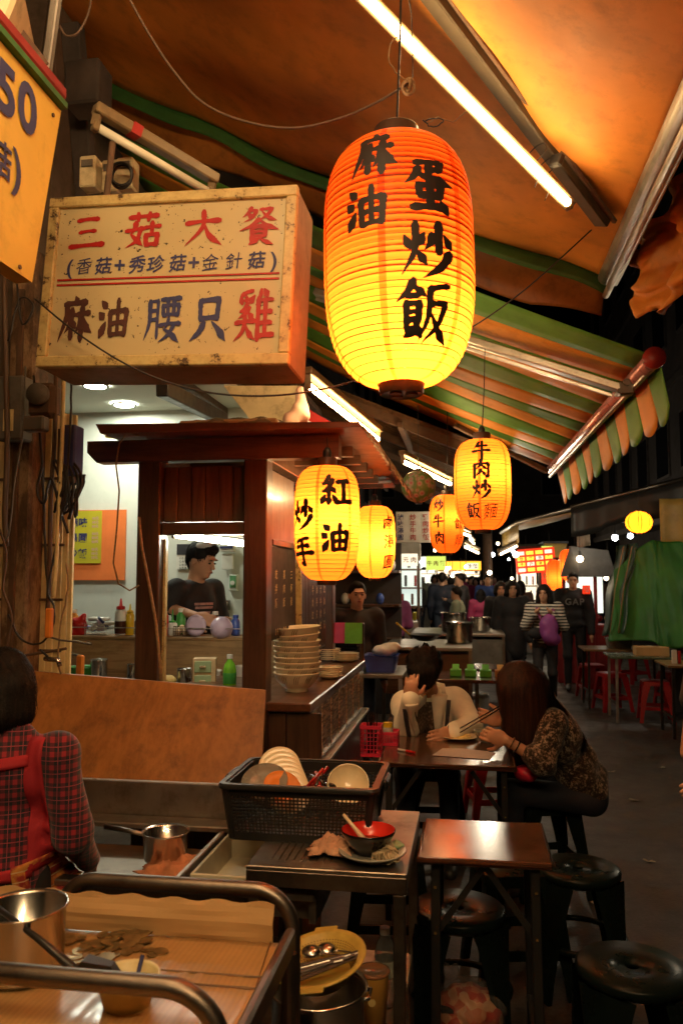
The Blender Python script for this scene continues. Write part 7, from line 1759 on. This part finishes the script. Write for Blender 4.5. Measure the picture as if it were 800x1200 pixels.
for k in range(58):
    Yk = 15.5 + 15 * (k / 58) ** .9 + rc.uniform(-.4, .4); px = rc.uniform(508, 705) if k % 3 else rc.uniform(480, 560)
    if 540 < px < 592 and Yk < 22: px += 60
    i = rc.randrange(5); mm = cm[rc.randrange(10)]; loc = (atY(px, 690, Yk).x, Yk, 0)
    o = protos[i] if not used[i] else copy_tree(protos[i]); used[i] = True
    o.location = loc; o.rotation_euler.z = rc.uniform(-.4, .4); o.scale = (rc.uniform(.95, 1.08),) * 3
    for ch in [c for c in COL.objects if c.parent == o and c.name.startswith('top')]:
        ch.material_slots[0].link = 'OBJECT'; ch.material_slots[0].material = MATS[mm]
    facing = ['facing the viewer', 'walking away', 'with long hair facing us', 'with long hair walking away', 'turned left'][i]
    side = 'by the left stalls' if px < 540 else ('in the street middle' if px < 610 else 'on the right side')
    dist = 'nearer' if Yk < 18 else ('mid distance' if Yk < 23 else 'far')
    tag(o, f'{dist} person in {cn[mm]} {facing}, {side}', 'person', 'far crowd of passers-by in the market street')
# ---------------------------------------------------------------- dark buildings
mat('facade_dark', (.05, .042, .04), rough=.85, var=.4, vscale=1.2, bump=.3, bscale=8, grime=.7); mat('window_dark', (.012, .014, .018), rough=.12, var=.1); mat('facade_tile', (.07, .06, .055), rough=.6, var=.3, grime=.6)
def tower(label, x, y0, y1, h, side, m, floors, dx=6.0):
    t = thing('apartment_building', label, 'building', (x, (y0 + y1) / 2, 0)); L = y1 - y0
    MB().box((side * dx / 2, 0, 3 + (h - 3) / 2), (dx, L, h - 3)).box((side * dx / 2 + side * .4, 0, 1.5), (dx - .8, L, 3)).build('walls', m, t)
    for f in range(floors):
        MB().box((-side * .04, 0, 3.0 + f * 3.0), (.1, L, .16)).build('floor_band', 'facade_tile', t)
        for k in range(int(L / 2.2)):
            y = -L / 2 + 1.1 + 2.2 * k; z = 4.6 + 3.0 * f
            if z > h - 1: continue
            w = MB().box((-side * .015, y, z), (.05, 1.2, 1.3)).build('window_frame', 'facade_tile', t); MB().box((-side * .045, y, z), (.012, 1.08, 1.18)).build('pane', 'window_dark', w)
    MB().box((-side * .02, 0, h + .05), (.3, L + .1, .25)).build('parapet', 'facade_tile', t)
tower('near dark building on the right above the green tarpaulin stall', 4.3, 7.5, 16, 9, 1, 'facade_dark', 2)
tower('taller dark building further along on the right', 4.6, 16.3, 30, 12, 1, 'facade_dark', 3)
tower('dark building on the left behind the corrugated roof', -3.2, 13, 30, 10, -1, 'facade_dark', 2)
t = thing('apartment_building', 'dark building closing the far end of the market street', 'building', (0, 46, 0)); MB().box((0, 2, 5), (26, 4, 10)).build('walls', 'facade_dark', t)
for k in range(6): w = MB().box((-8 + 3.2 * k, -.02, 7), (1.4, .06, 1.5)).build('window_frame', 'facade_tile', t); MB().box((-8 + 3.2 * k, -.07, 7), (1.2, .02, 1.3)).build('pane', 'window_dark', w)
t = thing('utility_pole', 'thin dark utility pole rising over the far stalls', 'pole', (.45, 19, 0)); MB().cyl((0, 0, 0), (0, 0, 7.5), .12, .08, 12).build('shaft', 'rust_brown', t); MB().bar((-.6, 0, 6.8), (.6, 0, 6.8), .08, .08).build('cross_arm', 'rust_brown', t)

# ---------------------------------------------------------------- awnings across the street
sheet_mat('tarp_olive', (.42, .27, .06), .25, rough=.5, grime=.4); sheet_mat('tarp_black', (.02, .02, .02), .05, rough=.4); sheet_mat('tarp_cream', (.35, .3, .22), .25, grime=.5)
def slope_awning(label, P, m, front=None, bar='aluminium', val=.0):
    c = sum((Vector(p) for p in P), Vector()) / 4; t = thing('street_awning', label, 'awning', (c.x, c.y, c.z - .3)); o = t.location; A, B, C_, D = [Vector(p) - o for p in P]   # A near front, B far front, C far back, D near back
    MB().solid_grid(lambda u, v: A.lerp(B, u).lerp(D.lerp(C_, u), v) + V(0, 0, -.06 * math.sin(math.pi * v) + .01 * math.sin(u * 30)), 20, 10, .006).build('canopy', m, t, True)
    MB().tube([A, B], .035, 8).tube([A, D], .03, 8).build('frame_tube', bar, t, True)
    if val: MB().solid_grid(lambda u, v: A.lerp(B, u) + V(.01 * math.sin(u * 40), 0, -val * v), 24, 2, .005).build('valance', front or m, t, True)
    return t
fa = atY(607, 612, 12.0); fb = atY(762, 572, 12.0)
slope_awning('olive yellow lit awning end low over the far right stalls', [(fa.x, 12.0, fa.z), (fa.x - .1, 15.5, fa.z + .05), (fb.x, 15.5, fb.z + .1), (fb.x, 12.0, fb.z)], 'tarp_olive', val=.3)
p0_, p1_ = atY(668, 596, 11.0), atY(812, 560, 10.7)
t = thing('black_curtain', 'long black tarpaulin valance hanging under the right hand awning', 'tarpaulin', (p0_.x, 11, p0_.z - .4)); o = t.location; q0, q1 = p0_ - o, p1_ - o
MB().solid_grid(lambda u, v: q0.lerp(q1, u) + V(.02 * math.sin(u * 35), 0, -.38 * v - .03 * math.sin(u * 11) * v), 30, 4, .005).build('curtain', 'tarp_black', t, True)
MB().tube([q0 + V(0, 0, .02), q1 + V(0, 0, .02)], .03, 8).build('pole', 'dark_steel', t, True)
c0_, c1_ = atY(772, 590, 10.4), atY(815, 640, 10.4)
t = thing('olive_tarpaulin', 'olive yellow tarpaulin at the right edge behind the round lantern', 'tarpaulin', ((c0_.x + c1_.x) / 2, 10.4, c1_.z)); o = t.location
MB().solid_grid(lambda u, v: V(c0_.x + (c1_.x + .5 - c0_.x) * u, 10.4 + .04 * math.sin(u * 8), c0_.z + .06 + (c1_.z - c0_.z - .06) * v) - o, 14, 6, .006).build('cloth', 'tarp_olive', t, True)
slope_awning('cream tarpaulin between the olive awning and the round lantern', [tuple(atY(690, 612, 12.5)), tuple(atY(690, 612, 12.5) + V(0, 1.5, 0)), tuple(atY(762, 585, 12.5) + V(0, 1.5, 0)), tuple(atY(762, 585, 12.5))], 'tarp_cream', val=.35)
# ---------------------------------------------------------------- green tarpaulin stall
t = thing('covered_stall', 'stall wrapped in a deep green tarpaulin on the right', 'stall', (2.7, 10.3, 0)); o = t.location
apex = atY(765, 632, 10.0) - o; gx0, gz0 = (atY(712, 742, 9.9) - o).x, (atY(712, 742, 9.9)).z; gx1 = 1.9
def gt(u, v):
    x = gx0 + .02 + (gx1 - gx0) * u; base = V(x + .12 * math.sin(u * 17), -.5 + .10 * math.sin(u * 11 + 1.0) + .07 * mnoise.noise(Vector((u * 22, 0, 8))), gz0 - .1 - .1 * u + .03 * math.sin(u * 20))
    tx = apex.x + (x - apex.x) * (.78 if x < apex.x else .6); tz = apex.z - (.85 * abs(tx - apex.x) if x < apex.x else .10 * abs(tx - apex.x) * (1 + .4 * math.sin(u * 30)))
    top = V(tx, -.1, tz); p = top.lerp(base, v); f = .07 * math.sin(v * math.pi * .6 + .2)
    return p + V(.02 * math.sin(u * 40 + v * 4), f * (math.sin(u * 11 + 1.3 + v * 1.2) + .5 * mnoise.noise(Vector((u * 9, v * 2.5, 1)))) + .05 * mnoise.noise(Vector((u * 30, v * 3, 4))), -.05 * math.sin(math.pi * v) * math.sin(u * 13))
MB().solid_grid(gt, 90, 40, .006).build('green_sheet', 'tarp_deep_green', t, True)
tl_, bl_ = atY(722, 640, 10.4) - o, atY(704, 745, 10.4) - o; tl2 = atY(748, 636, 10.2) - o; bl2 = atY(728, 742, 9.9) - o
def gs(u, v): a = tl_.lerp(tl2, u); b = bl_.lerp(bl2, u); return a.lerp(b, v) + V(.02 * math.sin(v * 9), .05 * math.sin(u * 14 + v * 3), 0)
MB().solid_grid(gs, 24, 20, .006).build('teal_side_sheet', 'tarp_teal', t, True)
MB().box((.75, .6, .45), (1.9, .9, .9)).build('stall_body', 'facade_dark', t)
for x in (-.1, 1.6): MB().cyl((x, .0, 0), (x, .0, apex.z - .2), .02, n=8).build('pole', 'aluminium', t)
for px in (736, 726): 
    a, b = atY(px + 4, 640, 10.1) - o, atY(px - 12, 742, 9.95) - o; MB().tube([a, a.lerp(b, .5) + V(-.02, 0, 0), b], .006, 5).build('tie_rope', 'rope_tan', t, True)
# ---------------------------------------------------------------- right hand tables and red stools
mat('table_wood_light', (.2, .12, .05), rough=.35, var=.2); mat('table_green', (.08, .1, .06), rough=.25, var=.2)
def street_table(label, px, py, w, d, Yc, top, z=.74, rz=0):
    p = atZ(px, py, z); t = thing('street_table', label, 'table', (p.x, Yc, 0), rz)
    MB().box((0, 0, z - .012), (w, d, .024), bev=.003).build('table_top', top, t)
    for a in (-1, 1):
        for b in (-1, 1): MB().bar((a * (w / 2 - .06), b * (d / 2 - .05), z - .02), (a * (w / 2 - .05), b * (d / 2 - .04), 0), .028, .028, .002).build('leg', 'aluminium' if 'green' in label else 'black_plastic', t)
        MB().bar((a * (w / 2 - .06), -d / 2 + .06, .2), (a * (w / 2 - .06), d / 2 - .06, .2), .02, .02, 0).build('stretcher', 'black_plastic', t)
    return t
st1 = street_table('wooden street table with a blue grey box beside the man in the hoodie', 712, 752, 1.0, .6, 10.7, 'table_wood_light')
st2 = street_table('green topped street table carrying a cardboard box by the red stools', 760, 765, 1.05, .6, 9.75, 'table_green')
st3 = street_table('wooden street table cut off by the right edge with a napkin holder', 812, 778, .6, .6, 8.9, 'table_wood_light')
p = V(st1.location.x - .05, 10.6, .741); o = thing('plastic_box', 'blue grey plastic box on the wooden street table', 'box', p); MB().box((0, 0, .06), (.3, .2, .12), bev=.008, taper=.9).build('box_shell', 'box_grey', o); MB().box((0, 0, .125), (.32, .22, .012), bev=.004).build('lid', 'facade_tile', o)
p = V(st2.location.x - .05, 9.7, .741); o = thing('cardboard_box', 'brown cardboard box on the green topped street table', 'box', p); MB().box((0, 0, .05), (.36, .2, .1), bev=.004).build('carton', 'cardboard', o); MB().box((0, 0, .102), (.05, .2, .002)).build('tape_strip', 'cream_paint', o)
p = V(st3.location.x - .16, 8.8, .741); o = thing('menu_holder', 'white and red menu cards standing at the right table', 'menu', p); MB().box((-.03, 0, .07), (.05, .02, .14), bev=.002).build('white_card', 'paper_white', o); MB().box((.02, 0, .065), (.03, .02, .13), bev=.002).build('red_card', 'ink_red', o)
o = thing('napkin_box', 'pale cardboard napkin box at the right edge table', 'box', p + V(.14, .02, 0)); MB().box((0, 0, .08), (.12, .1, .16), bev=.005).build('carton', 'cardboard', o)
g = 'red plastic stools across the street'; first = [True]
for (px, py, rz_, lb) in ((694, 818, .1, 'red stool at the far left of the row, with a shiny seat edge'), (717, 832, .25, 'red stool second from the left, overlapping the shiny one'), (768, 845, -.1, 'red square stool standing alone in front of the green topped table'), (790, 830, .3, 'red stool cut off by the right edge'), (742, 800, .5, 'red stool half hidden under the green topped table'), (700, 795, .2, 'dim red stool under the wooden street table')):
    p = atZ(px, py, 0); p.y -= .0
    if first[0]: o = sr; first[0] = False; o.location = p; o.rotation_euler.z = rz_; tag(o, lb, 'stool', g)
    else: o = dup(sr, p, rz_, lb, g)
p = atZ(800, 815, 0); tag(rr_, 'round topped red stool at the right edge behind the square one', loc=p); rr_['group'] = g; rr_['category'] = 'stool'
for o in list(COL.objects):
    if o.name.startswith(('square_stool', 'round_stool')) and o.type == 'EMPTY': o['category'] = 'stool'
# ---------------------------------------------------------------- lit red poster and the gabled stall
mat('poster_red', (.5, .02, .01), rough=.4); glow('sign_yellow', (1, .62, .05), 1.2); glow('sign_red_lit', (.9, .04, .01), .7); glow('sign_white_lit', (1, .86, .6), .9); glow('sign_green_lit', (.62, .75, .12), .8); glow('bulb_white', (1, .75, .45), 12); glow('bulb_cool', (.9, .95, 1), 12); glow('counter_white', (.8, .95, .85), .55); glow('band_amber', (1, .42, .03), 1.6); glow('sign_pale_lit', (.9, .95, .8), .9)
c = atY(627, 657, 14); t = thing('poster_board', 'red price board with rows of yellow and white blocks under a bright bulb', 'sign', c); t.rotation_euler.y = -.08
MB().box((0, 0, 0), (.66, .04, .42), bev=.004).build('board', 'sign_red_lit', t)
for r in range(4):
    for k in range(4):
        m_ = 'sign_white_lit' if (r + k) % 3 == 0 else 'sign_yellow'; MB().box((-.24 + .155 * k, -.022, .14 - .095 * r), (.12, .006, .06), bev=.001).build('price_patch', m_, t)
mb = MB(); write(mb, '炒飯炒麵', (0, -.03, .045), (1, 0, 0), (0, 0, 1), .06, gap=.155, bold=.03); write(mb, '牛肉羊肉', (0, -.03, -.05), (1, 0, 0), (0, 0, 1), .06, gap=.155, bold=.03); mb.build('lettering', 'ink_red', t)
def bulb(label, px, py, Y, r, m='bulb_white', energy=0):
    c = atY(px, py, Y); t = thing('bare_bulb', label, 'light bulb', c); MB().ball((0, 0, 0), r, 14, 10).build('glass_bulb', m, t, True); MB().cyl((0, 0, r * .8), (0, 0, r * 2.4), r * .45, n=10).build('socket', 'black_plastic', t); MB().cyl((0, 0, r * 2.3), (0, 0, r * 2.3 + .5), .004, n=5).build('cord', 'cable_black', t)
    if energy:
        ld = bpy.data.lights.new('bulb', 'POINT'); ld.energy = energy; ld.color = (1, .85, .6); ld.shadow_soft_size = .05; lo = bpy.data.objects.new('lamp_light', ld); COL.objects.link(lo); lo.parent = t; lo.location = (0, 0, -r * 1.6)
    return t
bulb('very bright bare bulb at the upper left corner of the red price board', 604, 650, 13.6, .05, energy=1.5)
bulb('warm bulb hanging from the peak of the small gabled stall', 679, 655, 12.3, .05)
bulb('left of two white lamps above the gabled stall', 720, 630, 12.0, .045, 'bulb_cool', 8); bulb('right of two white lamps above the gabled stall, beside the round lantern', 738, 628, 12.0, .04, 'bulb_cool')
bulb('assumed bare bulb lighting the green tarpaulin from beyond the right edge of the picture', 900, 560, 8.6, .05, energy=22)  # unseen bulb, assumed in order to brighten the tarpaulin
bulb('added warm bulb over the walkers, hidden behind the lantern under the striped awning', 566, 598, 9.3, .04, energy=28)  # unseen lamp, added to light the faces of the crowd
bulb('warm bulb over the left stalls beside the small lantern reading fried beef', 548, 641, 14.5, .04, energy=22)
bulb('tiny distant white lamp in the dark sky left of the price board', 583, 637, 26, .05)
t = thing('gabled_stall', 'small stall with a grey gabled roof and red hangings across the street', 'stall', (atY(690, 700, 12.6).x, 12.9, 0)); o = t.location
a, b, c, d = atY(668, 640, 12.4) - o, atY(656, 676, 12.4) - o, atY(680, 676, 12.4) - o, atY(722, 676, 12.6) - o; e = atY(712, 645, 12.6) - o
mat('roof_grey', (.06, .055, .05), rough=.6, var=.3, grime=.4)
MB().add([a, b, c, a + V(0, .05, 0), b + V(0, .05, 0), c + V(0, .05, 0)], [(0, 1, 2), (5, 4, 3), (0, 3, 4, 1), (1, 4, 5, 2), (2, 5, 3, 0)]).build('gable_end', 'roof_grey', t)
MB().add([a, c, d, e] + [q + V(.0, .7, 0) for q in (a, c, d, e)], [(0, 1, 2, 3), (7, 6, 5, 4), (0, 4, 5, 1), (1, 5, 6, 2), (2, 6, 7, 3), (3, 7, 4, 0)]).build('roof_slope', 'roof_grey', t)
for px in (660, 697, 722): q = atY(px, 690, 12.6) - o; MB().bar((q.x, q.y, 0), (q.x, q.y, d.z), .05, .05, .004).build('post', 'cover_red', t)
MB().box((0, .3, .45), (.9, .5, .9), bev=.01).build('counter_body', 'cover_red', t); MB().box((.02, .95, 1.35), (.75, .03, .6)).build('lit_back_panel', 'sign_pale_lit', t)
for k in range(5): MB().ball((-.3 + .16 * k, .1, 1.0), (.07, .07, .06), 10, 6).build('food_heap', 'cover_red' if k % 2 else 'noodle', t, True)
# vertical red banner and small hanging signs
for (px0, py0, px1, py1, Y, m_, lb, txt, tm) in ((634, 668, 646, 695, 14.4, 'sign_red_lit', 'narrow red banner hanging below the price board', '炒飯', 'ink_gold'), (645, 660, 655, 672, 15, 'sign_yellow', 'small amber sign behind the price board', '麵', 'ink_red'), (682, 686, 691, 696, 12.0, 'sign_red_lit', 'tiny square red sign with a white character beside the taller red lantern', '飯', 'ink_white'),
        (623, 643, 636, 652, 17, 'sign_green_lit', 'left of two yellow green lit signs high behind the price board', '大', 'ink_black'), (634, 640, 647, 660, 16.5, 'sign_green_lit', 'right of two yellow green lit signs above the price board', '肉', 'ink_black'),
        (462, 649, 489, 663, 12.5, 'sign_white_lit', 'bright white lit sign with red characters over the far left stall', '三元肉', 'ink_red'), (499, 652, 522, 668, 17, 'sign_green_lit', 'olive yellow hanging banner above the far crowd on the left', '牛肉麵', 'ink_red'),
        (546, 660, 560, 667, 24, 'sign_white_lit', 'small white lit sign above the amber stall band', '炒飯', 'ink_navy'), (464, 600, 504, 636, 9.5, 'carton_white', 'pale board of red and blue characters behind the printed round lantern', '', '')):
    a, b = atY(px0, py0, Y), atY(px1, py1, Y); w, h = b.x - a.x, a.z - b.z; t = thing('shop_sign', lb, 'sign', ((a.x + b.x) / 2, Y, (a.z + b.z) / 2)); MB().box((0, 0, 0), (w, .05, h), bev=.004).build('sign_box', m_, t)
    if txt:
        mb = MB(); n = len(txt)
        for k, ch in enumerate(txt):
            vs, fs, _ = glyph(ch, .02, 0, 0); s_ = min(w / n, h) * .8 if w > h else min(w, h / n) * .8; off = ((k - (n - 1) / 2) * w / n, 0) if w > h else (0, -(k - (n - 1) / 2) * h / n); mb.add([(off[0] + x * s_, -.028, off[1] + y * s_) for x, y in vs], fs)
        mb.build('lettering', tm, t)
    else:
        for cc, txs in (('ink_navy', ((-.15, '滷味湯圓'),)), ('ink_red', ((0, '炒手牛肉'), (.15, '雞肉炒飯')))):
            mb = MB()
            for x, tx in txs:
                for k, ch in enumerate(tx):
                    vs, fs, _ = glyph(ch, .02, 0, 0); mb.add([(x + q * .075, -.03, .12 - .08 * k + r * .075) for q, r in vs], fs)
            mb.build('lettering', cc, t)
# far lit stalls: a counter, a lit back, an awning band
def far_stall(label, px0, px1, Y, band, back, ht=2.1, energy=0):
    x0_, x1_ = atY(px0, 690, Y).x, atY(px1, 690, Y).x; w = x1_ - x0_; t = thing('market_stall', label, 'stall', ((x0_ + x1_) / 2, Y, 0))
    MB().box((0, .2, .45), (w, .5, .9), bev=.01).build('counter_body', 'aluminium', t); MB().box((0, .9, 1.5), (w, .04, .8)).build('lit_back', back, t); MB().box((0, -.1, ht + .16), (w + .1, .08, .34), bev=.01).build('front_band', band, t)
    MB().box((0, .45, ht + .35), (w + .15, 1.2, .05)).build('roof', 'roof_grey', t)
    for k in range(9): MB().box((-w * .42 + w * .105 * k, .8, 1.25 + .33 * (k % 3)), (w * .075, .1, .2), bev=.01).build('shelf_goods', ('facade_dark', 'cover_red', 'cloth_brown', 'cloth_grey')[(k * 3) % 4], t)
    for z in (1.12, 1.45, 1.78): MB().box((0, .8, z), (w, .16, .03)).build('shelf', 'rust_brown', t)
    for s_ in (-1, 1): MB().bar((s_ * w / 2, 0, 0), (s_ * w / 2, 0, ht + .3), .05, .05, .003).build('post', 'dark_steel', t)
    for k in range(5): MB().box((-w * .36 + w * .18 * k, .15, .98), (w * .1, .16, .14), bev=.01).build('food_tray', ('noodle', 'cover_red', 'paper_white', 'yellow_plastic', 'sheet_olive')[k], t)
    if energy:
        ld = bpy.data.lights.new('lamp', 'POINT'); ld.energy = energy; ld.color = (1, .82, .58); ld.shadow_soft_size = .1; lo = bpy.data.objects.new('lamp_light', ld); COL.objects.link(lo); lo.parent = t; lo.location = (0, .1, ht - .15)
far_stall('far stall with a glowing amber band closing the street', 512, 562, 31, 'band_amber', 'sign_white_lit', 1.95, 70)
far_stall('white lit stall just left of the amber one', 478, 512, 26, 'sign_pale_lit', 'counter_white', 2.0, 40)
far_stall('far stall under white light right of the street', 608, 632, 18, 'cover_red', 'sign_white_lit', 2.0, 14)
far_stall('stall with cool white light behind the gabled roof', 640, 662, 19, 'tarp_olive', 'counter_white', 2.1, 12)
far_stall('left stall lit in cool white behind the woman in plum', 452, 490, 13.6, 'carton_white', 'counter_white', 1.95, 9)
# ---------------------------------------------------------------- left side stalls between the cart and the far crowd
t = thing('service_table', 'steel prep table with a blue basket beside the cart counter end', 'table', (-.72, 6.6, 0))
MB().box((0, 0, .86), (.42, .7, .03), bev=.003).build('table_top', 'steel_plate', t); MB().box((0, 0, .35), (.4, .66, .02)).build('lower_shelf', 'steel_plate', t)
for a in (-1, 1):
    for b in (-1, 1): MB().box((a * .19, b * .33, .43), (.03, .03, .86)).build('leg', 'aluminium', t)
o = thing('blue_basket', 'blue plastic basket holding a white bag on the steel prep table', 'basket', (-.70, 6.5, .876)); loft(MB(), [L1(.11, .13, 0, .02), L1(.13, .15, .13, .03), L1(.14, .16, .132, .03), L1(.125, .145, .125, .03), L1(.1, .12, .01, .02), [(0, 0, .01)] * 24]).build('basket_shell', 'blue_plastic', o, 'auto')
o = thing('plastic_bag', 'crumpled white plastic bag on top of the blue basket', 'bag', (-.68, 6.52, 1.04)); link('bag_body', SDF(.03).ell((0, 0, 0), (.1, .09, .05)).cone((.05, 0, .02), (.1, .02, .03), .04, .03).mesh('bag_body', .012, fold=.008, fscale=60), 'carton_white', o, True)
def prep(label, x, y, w, d, z, top='steel_plate', body=None):
    t = thing('stall_counter', label, 'counter', (x, y, 0)); MB().box((0, 0, z), (w, d, .03), bev=.003).build('worktop', top, t)
    for a in (-1, 1):
        for b in (-1, 1): MB().box((a * (w / 2 - .02), b * (d / 2 - .02), z / 2), (.035, .035, z)).build('leg', 'dark_steel', t)
    if body: MB().box((0, 0, z - .25), (w - .06, d - .06, .4), bev=.005).build('cabinet', body, t)
    return t
prep('stall counter with a steaming wok between the man in black and the woman in plum', -.42, 8.6, .9, 1.1, .92, body='cart_wood_x')
prep('long steel stall counter below the far white sign', -.15, 11.0, 1.2, 1.3, .9, body='box_grey')
prep('low table with small green boxes behind the man in white', .1, 7.3, .75, .6, .74, top='table_brown')
prep('folding table with a shiny edge in the middle of the left stall row', .3, 8.3, .5, .5, .72, top='table_brown')
o = thing('wok', 'black wok with a yellow handled ladle on the stall counter', 'wok', (-.45, 8.5, .96)); MB().lathe([(.001, 0), (.08, .01), (.17, .07), (.175, .075), (.16, .065), (.001, .015)], n=28).build('wok_body', 'black_plastic', o, True); MB().tube([(-.15, 0, .05), (-.22, -.05, .12), (-.30, -.1, .2)], .010, 8).build('handle', 'yellow_plastic', o, True)
for k, (x, y, z, r, h, lb) in enumerate(((-.1, 8.7, .936, .14, .22, 'big steel soup pot right of the wok'), (-.2, 10.8, .916, .16, .25, 'wide steel pot on the long steel counter'), (.15, 11.0, .916, .13, .18, 'steel pot at the street end of the long counter'))): pot(lb, (x, y, z), r, h)
for k in range(4): o = thing('condiment_box', ['green condiment box at the left on the low table behind the man in white', 'green condiment box with an upright lid', 'third green condiment box from the left on the low table', 'small brown condiment box at the street end of the low table'][k], 'box', (-.12 + .13 * k, 7.25, .757)); MB().box((0, 0, .03), (.1, .1, .06), bev=.005).build('box_shell', 'paper_green' if k < 3 else 'cardboard', o); MB().bar((0, -.03, .06), (0, .03, .1), .06, .008).build('lid', 'paper_green' if k < 3 else 'noodle', o)
mat('seat_white', (.5, .52, .5), rough=.12, var=.05, coat=.6)
ws = round_stool('seat_white', .45, .15)
gw = 'pale topped stools along the left stalls'
for k, (px, py, lb) in enumerate(((545, 797, 'pale round stool just right of the head of the man in white'), (555, 812, 'pale stool seat nearest to the man in white'), (540, 772, 'pale stool behind the nearest pair of pale stools'), (536, 762, 'farthest pale stool along the left stalls'))):
    p = atZ(px, py, .45)
    if k == 0: o = ws; o.location = p
    else: o = copy_tree(ws); o.location = p
    o.location.z = 0; tag(o, lb, 'stool', gw)
p = atZ(572, 838, .45); o = dup(sr, (p.x, 5.6, 0), .2, 'red stool behind the elbow of the man in white, under the long haired woman', g)
# back side of the left stalls: dark shelving with hanging things
t = thing('stall_shelf', 'dark shelving wall with hanging pink and white bags behind the far left stall', 'shelf', (-1.25, 9.3, 0))
MB().box((0, .4, 1.2), (.9, .05, 2.4)).build('back_board', 'facade_dark', t)
for z in (.9, 1.3, 1.7): MB().box((0, .25, z), (.9, .3, .03)).build('shelf_board', 'cart_wood_x', t)
for k in range(6): MB().ball((-.35 + .14 * k, .2, .98 + .4 * (k % 3)), (.05, .05, .07), 10, 6).build('goods', ('cloth_pink', 'paper_white', 'cover_red', 'noodle', 'blue_plastic', 'paper_white')[k], t, True)
# things at the very right edge
t = thing('person', 'bare hand and sleeve edge of someone cut off by the right edge of the picture', 'person', atY(806, 915, 3.2)); link('hand', (lambda s_: (hand(s_, (0, 0, .1), (.1, 0, -1), (1, 0, 0), 1, .5), s_.cone((0, 0, .1), (.06, 0, .45), .026, .04))[-1])(SDF(.01)).mesh('hand', .005), 'skin', t, True)
link('sleeve', SDF(.02).cone((.03, 0, .3), (.1, 0, .62), .05, .07).mesh('sleeve', .01, fold=.004), 'cloth_black', t, True)

# small blurred lamps of the far stalls
b0_ = None; rb = random.Random(9)
for k in range(34):
    Yk = rb.uniform(17, 34); px = rb.uniform(478, 600) if k % 3 else rb.uniform(600, 716); py = rb.uniform(643, 678); warm = k % 4 != 0
    if b0_ is None or k == 1:
        o = thing('bare_bulb', 'x', 'light bulb', atY(px, py, Yk)); MB().ball((0, 0, 0), .05, 10, 6).build('glass_bulb', 'bulb_white' if warm else 'bulb_cool', o, True); MB().cyl((0, 0, .04), (0, 0, .5), .008, n=5).build('cord', 'cable_black', o)
        if b0_ is None: b0_ = [o]
        else: b0_.append(o)
    else: o = copy_tree(b0_[1 if warm else 0]); o.location = atY(px, py, Yk)
    o.scale = (rb.uniform(.7, 1.3),) * 3
    w_ = k == 0 or (k > 1 and not warm); tag(o, 'small cool white bulb among the far stalls' if w_ else 'small warm bulb among the far stalls', 'light bulb', 'cool bulbs over the far stalls' if w_ else 'warm bulbs over the far stalls')
# more clutter on the kitchen shelf
for px, Yk, r, h, m_, lb in ((163, 4.95, .03, .12, 'brown_sauce', 'dark sauce jar just left of the cart post on the shelf'), (174, 4.95, .035, .15, 'white_plastic', 'white plastic jar behind the left cart post'), (212, 5.02, .03, .17, 'label_green', 'green bottle behind the egg rack'), (252, 5.03, .03, .15, 'brown_sauce', 'dark bottle behind the lilac tub'), (276, 4.98, .028, .13, 'blue_plastic', 'blue capped jar at the right end of the shelf'), (86, 4.98, .03, .16, 'cup_orange', 'orange bottle beside the red bag on the shelf')):
    t = thing('sauce_jar', lb, 'jar', on(px, 750, ZS, Yk)); MB().lathe([(.001, 0), (r * .95, 0), (r, .008), (r, h * .72), (r * .6, h * .82), (r * .55, h * .86), (.001, h * .86)], n=16).build('jar_body', m_, t, True); MB().cyl((0, 0, h * .85), (0, 0, h), r * .65, n=14).build('lid', 'cap_white' if 'blue' not in lb else 'blue_plastic', t)
for px, m_, h, r, lb in ((166, 'pot_steel', .12, .04, 'steel canister beside the narrow steel cup'), (177, 'tub_cream', .09, .05, 'cream tub behind the left cart post'), (285, 'carton_white', .1, .045, 'white tub right of the green drink bottle'), (250, 'paper_white', .07, .05, 'white cup stack behind the green drawers')):
    pot(lb, on(px, 795, .996, 4.7), r, h, m_, cat='tub', name='food_tub')

mat('scrap_paper', (.3, .25, .18), rough=.8, var=.3)
for k, (px, py, lb) in enumerate(((742, 938, 'small pale scrap on the dark street right of the stool legs'), (760, 1010, 'folded paper scrap on the ground near the right edge'), (700, 1060, 'tiny scrap between the front stool and the brown table leg'), (716, 905, 'thin scrap beside the stool leg of the long haired woman'), (775, 900, 'flat crumpled wrapper in the middle of the dark street'))):
    t = thing('paper_scrap', lb, 'scrap', atZ(px, py, .002)); MB().solid_grid(lambda u, v: (.05 * (u - .5) + .01 * math.sin(v * 5 + k), .03 * (v - .5), .006 + .008 * math.sin(u * 6 + k) * v), 5, 4, .001).build('crumpled_sheet', 'scrap_paper', t)
